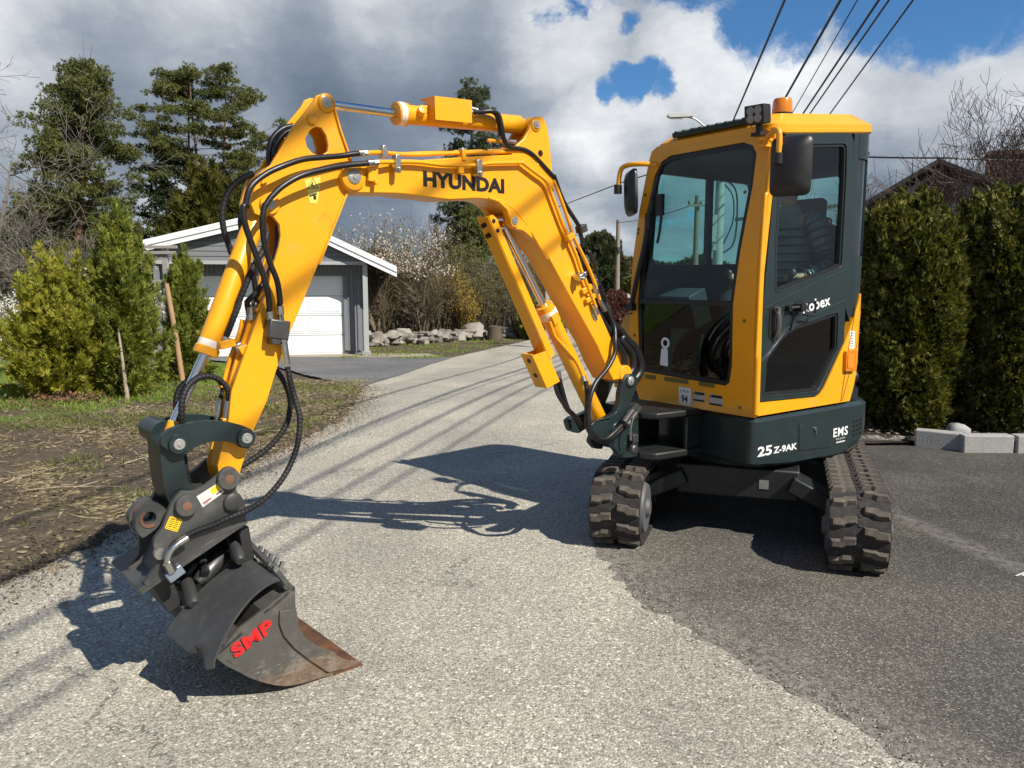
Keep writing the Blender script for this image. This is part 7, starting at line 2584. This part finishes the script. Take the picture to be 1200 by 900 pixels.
# low stone wall in front of the thicket
STONE = simple('field_stone', (.27, .245, .215), .9, var=.35, scale=5, bump=.5, bscale=30)
STONE_D = simple('field_stone_dark', (.17, .155, .14), .9, var=.35, scale=5, bump=.5, bscale=30)
sw = empty('stone_wall', (-1.9, 26.4, -.5))
tag(sw, 'low wall of loose field stones in front of the bare thicket', 'stone wall')
random.seed(5)
for i in range(84):
    t = i / 83
    x = -4.55 + 5.0 * t + random.gauss(0, .05)
    y = 24.9 + 4.6 * t ** 1.1 + random.gauss(0, .15)
    s = random.uniform(.20, .44)
    z = -.5 + random.choice((.05, .09, .20, .27, .33)) * (1 - .3 * t)
    if i == 52:
        s, z = .72, -.28
    mb = MB()
    stone_mesh(mb, (0, 0, 0), (s * random.uniform(.9, 1.4), s, s * random.uniform(.6, .95)), i, rough=.22, n=12)
    mb.obj('stone', random.choice((STONE, STONE, STONE_D)), sw, Matrix.Translation((x, y, z)) @ Matrix.Rotation(random.uniform(0, 3), 4, 'Z'), smooth=45)
mb = MB()
mb.lathe((-.62, 27.5, -.55), (0, 0, 1), [(0, .30), (.3, .26), (.52, .25), (.55, .1)], 12)
tag(mb.obj('tree_stump', BARK, smooth=40), 'dark sawn tree stump standing among the wall stones', 'tree stump')

# ================================================================== garage
GW = simple('grey_siding', (.170, .180, .188), .8, var=.12, scale=4)
GWL = simple('light_grey_trim', (.36, .37, .37), .7, var=.08)
WHT = simple('white_gloss_wood', (.80, .81, .82), .5, var=.04)
DOORW = simple('white_door', (.80, .81, .82), .5, var=.03)
ROOFM = simple('roof_felt', (.050, .050, .052), .9, var=.25)
CONC = simple('concrete_block', (.30, .295, .28), .9, var=.2, bump=.3)
gar = empty('garage', (-6.8, 22.0, -.5))
tag(gar, 'grey wooden garage with white door and white barge boards', 'garage')
I4 = Matrix.Identity(4)
GF = Matrix.Translation((-4.12, 22, 0)) @ Matrix.Rotation(R(11.5), 4, 'Z') @ Matrix.Translation((4.12, -22, 0))
YF = 22.0
xl_, xr_g = -9.55, -4.12
dx0, dx1, dz0, dz1 = -8.86, -4.76, -.49, 1.70
PEAK, EL_, ER_ = (-6.43, 3.30), (-10.25, 2.34), (-3.30, 1.83)


def roof_z(x):
    return float(np.interp(x, [EL_[0], PEAK[0], ER_[0]], [EL_[1], PEAK[1], ER_[1]]))


YG = YF - .60
GB = 2.08
mb = MB()
wallp = [(xl_, -.55), (dx0, -.55), (dx0, dz1), (dx1, dz1), (dx1, -.55), (xr_g, -.55), (xr_g, 2.02), (xl_, 2.06)]
mb.prism(wallp, YF, YF + .10)
gab = [(xl_, GB - .04), (xr_g - .05, GB - .04), (xr_g + .15, roof_z(xr_g + .15) - .06), (PEAK[0], PEAK[1] - .06), (xl_, roof_z(xl_) - .06)]
mb.prism(gab, YG, YG + .08)
mb.box(((xl_ + xr_g) / 2, (YG + YF) / 2 + .02, GB - .06), (xr_g - xl_, YF - YG + .02, .03))
mb.box((xr_g - .05, 25, .8), (.10, 6, 2.7))
mb.box((xl_ + .05, 25, .9), (.10, 6, 2.9))
mb.obj('wall', GW, gar, GF, smooth=0)
mb = MB()
x = xl_ + .02
while x < xr_g - .02:
    ztop = 2.0
    z0 = -.42
    if dx0 - .02 < x < dx1 + .02:
        z0 = dz1 + .10
    mb.box((x + .055, YF - .010, (z0 + ztop) / 2), (.095, .022, ztop - z0))
    x += .115
z = GB
while z < 3.2:
    xa = max(xl_, np.interp(z + .13, [EL_[1], PEAK[1]], [EL_[0], PEAK[0]]))
    xb = min(xr_g, np.interp(-(z + .13), [-PEAK[1], -ER_[1]], [PEAK[0], ER_[0]]))
    if xb - xa > .3:
        mb.box(((xa + xb) / 2, YG - .014, z + .06), (xb - xa, .020, .118), Matrix.Rotation(R(-6), 3, 'X'))
    z += .135
o = mb.obj('cladding', GW, gar, GF, smooth=0)
tag(o, kind='stuff')
mb = MB()
mb.box(((xl_ + xr_g) / 2, YG - .03, GB - .03), (xr_g - xl_, .04, .09))
mb.obj('ledge_board', GWL, gar, GF, smooth=0)
for (x, w) in ((xr_g - .03, .13), (xr_g - .22, .07), (dx1 + .06, .10), (dx0 - .06, .10), (xl_ + .05, .13)):
    mb = MB()
    top = 1.78 if x > -4.7 else 1.75
    fwd = x > -4.2 or x < -9.4
    mb.box((x, (YG + .06) if fwd else (YF - .035), (-.38 + top + (.24 if fwd else 0)) / 2), (w, .12 if fwd else .05, top + .38 + (.24 if fwd else 0)))
    mb.obj('corner_post' if fwd else 'trim_board', GWL if x > -4.2 else GW, gar, GF, smooth=0)
mb = MB()
mb.box((dx1 + .13, YF - .03, .36), (.06, .03, 1.5))
mb.obj('white_batten', WHT, gar, GF, smooth=0)
mb = MB()
mb.box((xr_g - .04, YG + .06, -.44), (.24, .24, .14))
mb.box((xr_g - .04, YG + .06, -.60), (.32, .32, .20))
mb.obj('foundation_block', CONC, gar, GF, bevel=.01)
mb = MB()
mb.box(((dx0 + dx1) / 2, YF + .055, (dz0 + dz1) / 2), (dx1 - dx0 + .04, .03, dz1 - dz0 + .04))
gd = mb.obj('garage_door', DOORW, gar, GF, smooth=0)
cw_, rh_ = (dx1 - dx0) / 4, (dz1 - dz0) / 4
pm = None
for i in range(4):
    for j in range(4):
        mb = MB()
        mb.box((0, 0, 0), (cw_ - .10, .012, rh_ - .11))
        mb.box((0, -.008, 0), (cw_ - .20, .012, rh_ - .21))
        if pm is None:
            o = mb.obj('door_panel', DOORW, gd, GF @ Matrix.Translation((dx0 + cw_ * (i + .5), YF + .036, dz0 + rh_ * (j + .5))), bevel=.008)
            pm = o
        else:
            o = pm.copy()
            place(o, gd, GF @ Matrix.Translation((dx0 + cw_ * (i + .5), YF + .036, dz0 + rh_ * (j + .5))))
mb = MB()
for j in range(1, 4):
    mb.box(((dx0 + dx1) / 2, YF + .0385, dz0 + rh_ * j), (dx1 - dx0, .004, .018))
mb.obj('door_joint', simple('joint_grey', (.30, .31, .32), .7), gd, GF, smooth=0)
# roof planes and barge boards
for a, b in ((EL_, PEAK), (PEAK, ER_)):
    mb = MB()
    mb.add([(a[0], 21.20, a[1] - .02), (b[0], 21.20, b[1] - .02), (b[0], 28.5, b[1] - .02), (a[0], 28.5, a[1] - .02),
            (a[0], 21.20, a[1] + .04), (b[0], 21.20, b[1] + .04), (b[0], 28.5, b[1] + .04), (a[0], 28.5, a[1] + .04)],
           [(0, 1, 2, 3), (4, 7, 6, 5), (0, 4, 5, 1), (2, 6, 7, 3), (0, 3, 7, 4), (1, 5, 6, 2)])
    mb.obj('roof', ROOFM, gar, GF, smooth=0)
    for off, w, yo in ((.055, .15, 21.14), (-.085, .14, 21.17)):
        mb = MB()
        mb.prism([(a[0], a[1] + off - w / 2), (b[0], b[1] + off - w / 2), (b[0], b[1] + off + w / 2), (a[0], a[1] + off + w / 2)], yo, yo + .028)
        mb.obj('barge_board', WHT, gar, GF, smooth=0)

# garden trellis, stake
GREYWOOD = simple('weathered_wood', (.30, .285, .26), .9, var=.25, scale=12)
tr_ = empty('garden_trellis', (-6.35, 14.0, -.2))
tag(tr_, 'weathered grey wooden trellis standing between the young conifers and the garage', 'trellis')
for x in (-6.58, -6.20):
    mb = MB()
    mb.box((x, 14.0, .95), (.10, .07, 2.35))
    mb.obj('post', GREYWOOD, tr_, I4, bevel=.006)
for (z, x0, x1) in ((2.16, -6.85, -5.95), (2.06, -6.80, -5.98), (1.55, -6.70, -6.12), (1.10, -6.70, -6.12), (.62, -6.70, -6.12), (.30, -6.70, -6.12)):
    mb = MB()
    mb.box(((x0 + x1) / 2, 13.94, z), (x1 - x0, .03, .055))
    mb.obj('slat', GREYWOOD, tr_, I4, bevel=.004)
mb = MB()
mb.tube([(-4.92, 11.5, -.15), (-5.0, 11.5, .7), (-5.10, 11.5, 1.52)], .04, 10, rad=[.042, .039, .036])
tag(mb.obj('wooden_stake', simple('stake_wood', (.36, .22, .12), .8, var=.25, scale=8), smooth=50), 'leaning round wooden stake in front of the narrow conifer', 'stake')
mb = MB()
mb.tube([(-5.02, 10.0, -.05), (-5.06, 10.0, .5), (-5.1, 10.02, .95)], .02, 6, rad=[.03, .022, .012])
mb.tube([(-5.04, 10.0, .35), (-4.95, 9.98, .55)], .008, 5)
tag(mb.obj('dead_stem', PALEWOOD, smooth=60), 'broken pale dead stem in front of the taller conifer', 'stem')

# ================================================================== house behind the hedge
HB_R = simple('house_tiles', (.040, .034, .032), .8, var=.3, scale=6)
HB_W = simple('grey_white_cladding', (.33, .34, .35), .8, var=.1)
BRN = simple('brown_boards', (.075, .045, .035), .8, var=.3)
BRICKM = simple('chimney_brick', (.21, .115, .080), .9, var=.35, scale=14, bump=.4, bscale=40)
hs = empty('house', (13.0, 26.0, -.5))
tag(hs, 'house with dark gable roof and a brick chimney behind the hedge', 'house')
HF = Matrix.Translation((12.9, 24.1, 0)) @ Matrix.Rotation(R(-25), 4, 'Z') @ Matrix.Translation((-12.9, -24.1, 0))
mb = MB()
mb.prism([(10.9, -.5), (15.6, -.5), (15.6, 3.6), (12.9, 4.85), (10.9, 3.65)], 24.1, 24.3)
mb.box((12.4, 28, 1.4), (6.6, 7.4, 3.8))
mb.obj('wall', HB_W, hs, HF, smooth=0)
for (x0, z0, x1, z1) in ((10.2, 3.40, 12.9, 5.02), (12.9, 5.02, 16.2, 3.45)):
    mb = MB()
    mb.add([(x0, 23.4, z0), (x1, 23.4, z1), (x1, 32, z1), (x0, 32, z0), (x0, 23.4, z0 + .12), (x1, 23.4, z1 + .12), (x1, 32, z1 + .12), (x0, 32, z0 + .12)],
           [(0, 1, 2, 3), (4, 7, 6, 5), (0, 4, 5, 1), (2, 6, 7, 3), (0, 3, 7, 4), (1, 5, 6, 2)])
    n_ = 22
    for k in range(n_):
        y = 23.5 + k * .38
        mb.add([(x0, y, z0 + .125), (x1, y, z1 + .125), (x1, y + .06, z1 + .16), (x0, y + .06, z0 + .16)], [(0, 1, 2, 3)])
    mb.obj('roof', HB_R, hs, HF, smooth=0)
mb = MB()
mb.prism([(12.0, 3.9), (13.9, 3.9), (12.9, 4.82)], 24.04, 24.09)
mb.obj('gable_boards', BRN, hs, HF, smooth=0)
mb = MB()
mb.add([(8.2, 25.4, 3.55), (11.6, 25.4, 4.05), (11.6, 29, 4.25), (8.2, 29, 3.75), (8.2, 25.4, 3.67), (11.6, 25.4, 4.17), (11.6, 29, 4.37), (8.2, 29, 3.87)],
       [(0, 1, 2, 3), (4, 7, 6, 5), (0, 4, 5, 1), (2, 6, 7, 3), (0, 3, 7, 4), (1, 5, 6, 2)])
for k in range(24):
    x = 8.3 + k * .14
    z = 3.68 + .147 * (k * .14 + .1)
    mb.box((x, 25.38, z), (.07, .05, .05))
mb.obj('low_roof', simple('low_roof_tiles', (.12, .115, .11), .85, var=.3), hs, I4, smooth=0)
mb = MB()
mb.box((14.75, 24.6, 4.4), (1.02, .8, 1.75))
mb.box((14.75, 24.6, 5.32), (1.12, .9, .12))
ch = mb.obj('chimney', BRICKM, hs, HF, smooth=0)
mb = MB()
for k in range(20):
    z = 3.6 + k * .085
    for i in range(5):
        x = 14.26 + .21 * i + (.10 if k % 2 else 0)
        if x + .1 < 15.3:
            mb.box((x + .05, 24.195, z), (.19, .012, .068))
o = mb.obj('bricks', BRICKM, ch, HF, smooth=0)
tag(o, kind='stuff')
mb = MB()
mb.box((12.8, 24.08, 2.9), (1.0, .05, .9))
wf = mb.obj('window', WHT, hs, HF, smooth=0)
mb = MB()
mb.box((12.8, 24.045, 2.9), (.86, .01, .76))
mb.obj('pane', simple('dark_pane', (.03, .035, .04), .08), wf, HF, smooth=0)

# ================================================================== poles, wires, lamp, signs
POLEW = simple('pole_wood', (.22, .185, .15), .9, var=.25, scale=6)
POLEG = simple('pole_grey', (.36, .36, .35), .8, var=.15, scale=6)
UG = 'utility poles along the road'


def pole(name, x, y, top, r_, label, mat, arm=None, box=False, group=UG, cat='utility pole'):
    z0 = gz(y)
    root = empty(name, (x, y, z0))
    tag(root, label, cat, group)
    mb = MB()
    mb.lathe((x, y, z0 - .1), (0, 0, 1), [(0, r_ * 1.25), (top - z0 + .1, r_ * .85)], 12)
    mb.obj('shaft', mat, root, I4, smooth=50)
    if arm:
        for (z, w) in arm:
            mb = MB()
            mb.box((x, y - r_ - .03, z), (w, .08, .10))
            ca_ = mb.obj('crossarm', mat, root, I4, smooth=0)
            mb = MB()
            for k in (-.45, -.15, .15, .45):
                mb.lathe((x + k * w, y - r_ - .03, z + .05), (0, 0, 1), [(0, .03), (.05, .045), (.10, .045), (.13, .02)], 8)
            mb.obj('insulator', simple('insulator_dark', (.08, .05, .04), .3), ca_, I4)
    if box:
        mb = MB()
        mb.box((x - .22, y - .1, 3.0), (.22, .25, .75))
        mb.box((x - .16, y - .1, 2.55), (.12, .2, .3))
        mb.obj('junction_box', POLEG, root, I4, bevel=.02)
        mb = MB()
        mb.tube(catmull([(x + .05, y, 4.4), (x + .42, y, 4.1), (x + .50, y, 3.4), (x + .42, y, 2.6), (x + .06, y, 2.3)], 6), .025, 6)
        mb.tube(catmull([(x + .05, y, 4.3), (x + .36, y, 3.9), (x + .38, y, 3.2), (x + .1, y, 2.5)], 6), .02, 6)
        mb.obj('cable_loop', BLACK, root, I4)
    return root


lp = pole('utility_pole', 5.78, 22.0, 5.50, .13, 'pale pole with street lamp and junction box, seen through the windscreen', POLEG, arm=[(4.55, .9)], box=True)
mb = MB()
mb.tube(catmull([(5.78, 21.95, 5.25), (5.45, 21.9, 5.60), (5.15, 21.9, 5.86), (4.95, 21.9, 5.98), (4.70, 21.9, 6.03)], 6), .032, 8)
la_ = mb.obj('lamp_arm', STEEL, lp, I4)
mb = MB()
pr_ = [(-.42, .0), (-.40, .05), (-.25, .085), (.0, .08), (.20, .05), (.28, .03), (.28, -.02), (.0, -.035), (-.36, -.045)]
mb.prism([(4.66 + x, 6.03 + z) for x, z in pr_], 21.80, 22.0)
lh = mb.obj('lamp_head', simple('lamp_head_grey', (.52, .52, .50), .5), lp, I4, bevel=.02)
mb = MB()
mb.box((4.50, 21.9, 5.985), (.34, .15, .04))
mb.obj('lamp_glass', simple('lamp_glass', (.45, .43, .38), .2), lh, I4, bevel=.01)
pole('utility_pole', 7.42, 22.0, 6.1, .14, 'wooden pole carrying the overhead wires, mostly hidden behind the cab roof', POLEW, arm=[(5.55, 2.2)])
pole('utility_pole', 7.50, 32.0, 5.0, .11, 'thin pole behind the pale one, seen through the windscreen', POLEW, arm=[(4.6, .8)])
pole('utility_pole', 6.07, 45.0, 5.05, .13, 'lone brown pole between the raised boom and the cab, far down the road', POLEW, arm=None)
mb = MB()
mb.lathe((6.07, 44.85, 3.25), (0, 0, 1), [(0, .06), (.0, .16), (.25, .16), (.25, .05)], 10)
tag(mb.obj('pole_fitting', DARKSTEEL), 'small dark fitting clamped to the far brown pole', 'pole fitting')


def wire(name, pts, r_, label, group='overhead wires', sag=0.0):
    mb = MB()
    P = []
    for a, b in zip(pts, pts[1:]):
        for k in range(16):
            t = k / 16
            p = Vector(a).lerp(Vector(b), t)
            p.z -= sag * 4 * t * (1 - t)
            P.append(p)
    P.append(Vector(pts[-1]))
    mb.tube(P, r_, 5)
    o = mb.obj(name, BLACK, None, I4, smooth=60)
    return tag(o, label, 'wire', group)


for pts, r_, lab in WIRES:
    wire('overhead_wire', pts, r_, lab)
wire('overhead_wire', [(2.2, 45, 5.6), (4.1, 30, 5.25), (5.78, 22, 5.1)], .022, 'wire running down to the pale pole from behind the boom knee', sag=.0)
wire('overhead_wire', [(6.07, 45, 4.9), (7.5, 32, 4.7)], .018, 'wire from the far brown pole to the thin pole', sag=.15)
wire('overhead_wire', [(6.07, 45, 4.1), (-1, 60, 5.8)], .018, 'faint wire running left from the far brown pole', sag=.2)
wire('overhead_wire', [(7.42, 22, 5.1), (10.93, 20.0, 4.63), (15.5, 19.5, 4.50)], .022, 'single wire crossing above the hedge to the house at right', sag=.05)

# small things at the road bend
sg = empty('road_sign', (1.12, 24.0, -.5))
tag(sg, 'white notice on a grey post beside the road, seen between boom and cylinder', 'sign')
mb = MB()
mb.box((1.10, 24.0, .55), (.13, .10, 2.1))
mb.obj('post', POLEG, sg, I4, smooth=0)
mb = MB()
mb.box((1.34, 23.95, .95), (.30, .03, .42))
mb.obj('board', WHT, sg, I4, smooth=0)
mb = MB()
mb.box((5.35, 36, .25), (.5, .5, .9))
mb.add([(5.05, 35.7, .70), (5.65, 35.7, .70), (5.65, 36.3, .70), (5.05, 36.3, .70), (5.35, 35.7, 1.0), (5.35, 36.3, 1.0)], [(0, 1, 4), (2, 3, 5), (0, 4, 5, 3), (1, 2, 5, 4), (0, 3, 2, 1)])
tag(mb.obj('utility_cabinet', simple('pale_cabinet', (.5, .49, .46), .7), smooth=0), 'small pale cabinet beside the reddish shrub at the road bend', 'cabinet')
# low green bank closing the far end of the road
for (x, y, h_, w, lab, sd_) in ((13.5, 75, 3.4, 3.2, 'dark rounded shrub mass at the end of the road', 91), (19.0, 80, 4.0, 4.0, 'broad dark tree far behind the cab', 92)):
    column('far_tree', (x, y, -.5), h_, w, 2.0, lab, M_ROUND, 1500, sd_, size=.6, cat='tree', top=1.4, width=.5, group='trees beyond the garden')
for (x, y, h_, w, lab, sd_) in ((-30, 52, 7.0, 4.5, 'far dark conifer bank at the left edge', 94), (-10.5, 56, 3.6, 3.0, 'dark evergreen bush far behind the garage', 95)):
    column('far_tree', (x, y, -.5), h_, w, 2.0, lab, M_SPRUCE, 2200, sd_, size=.6, cat='tree', top=1.2, width=.4, group='trees beyond the garden')
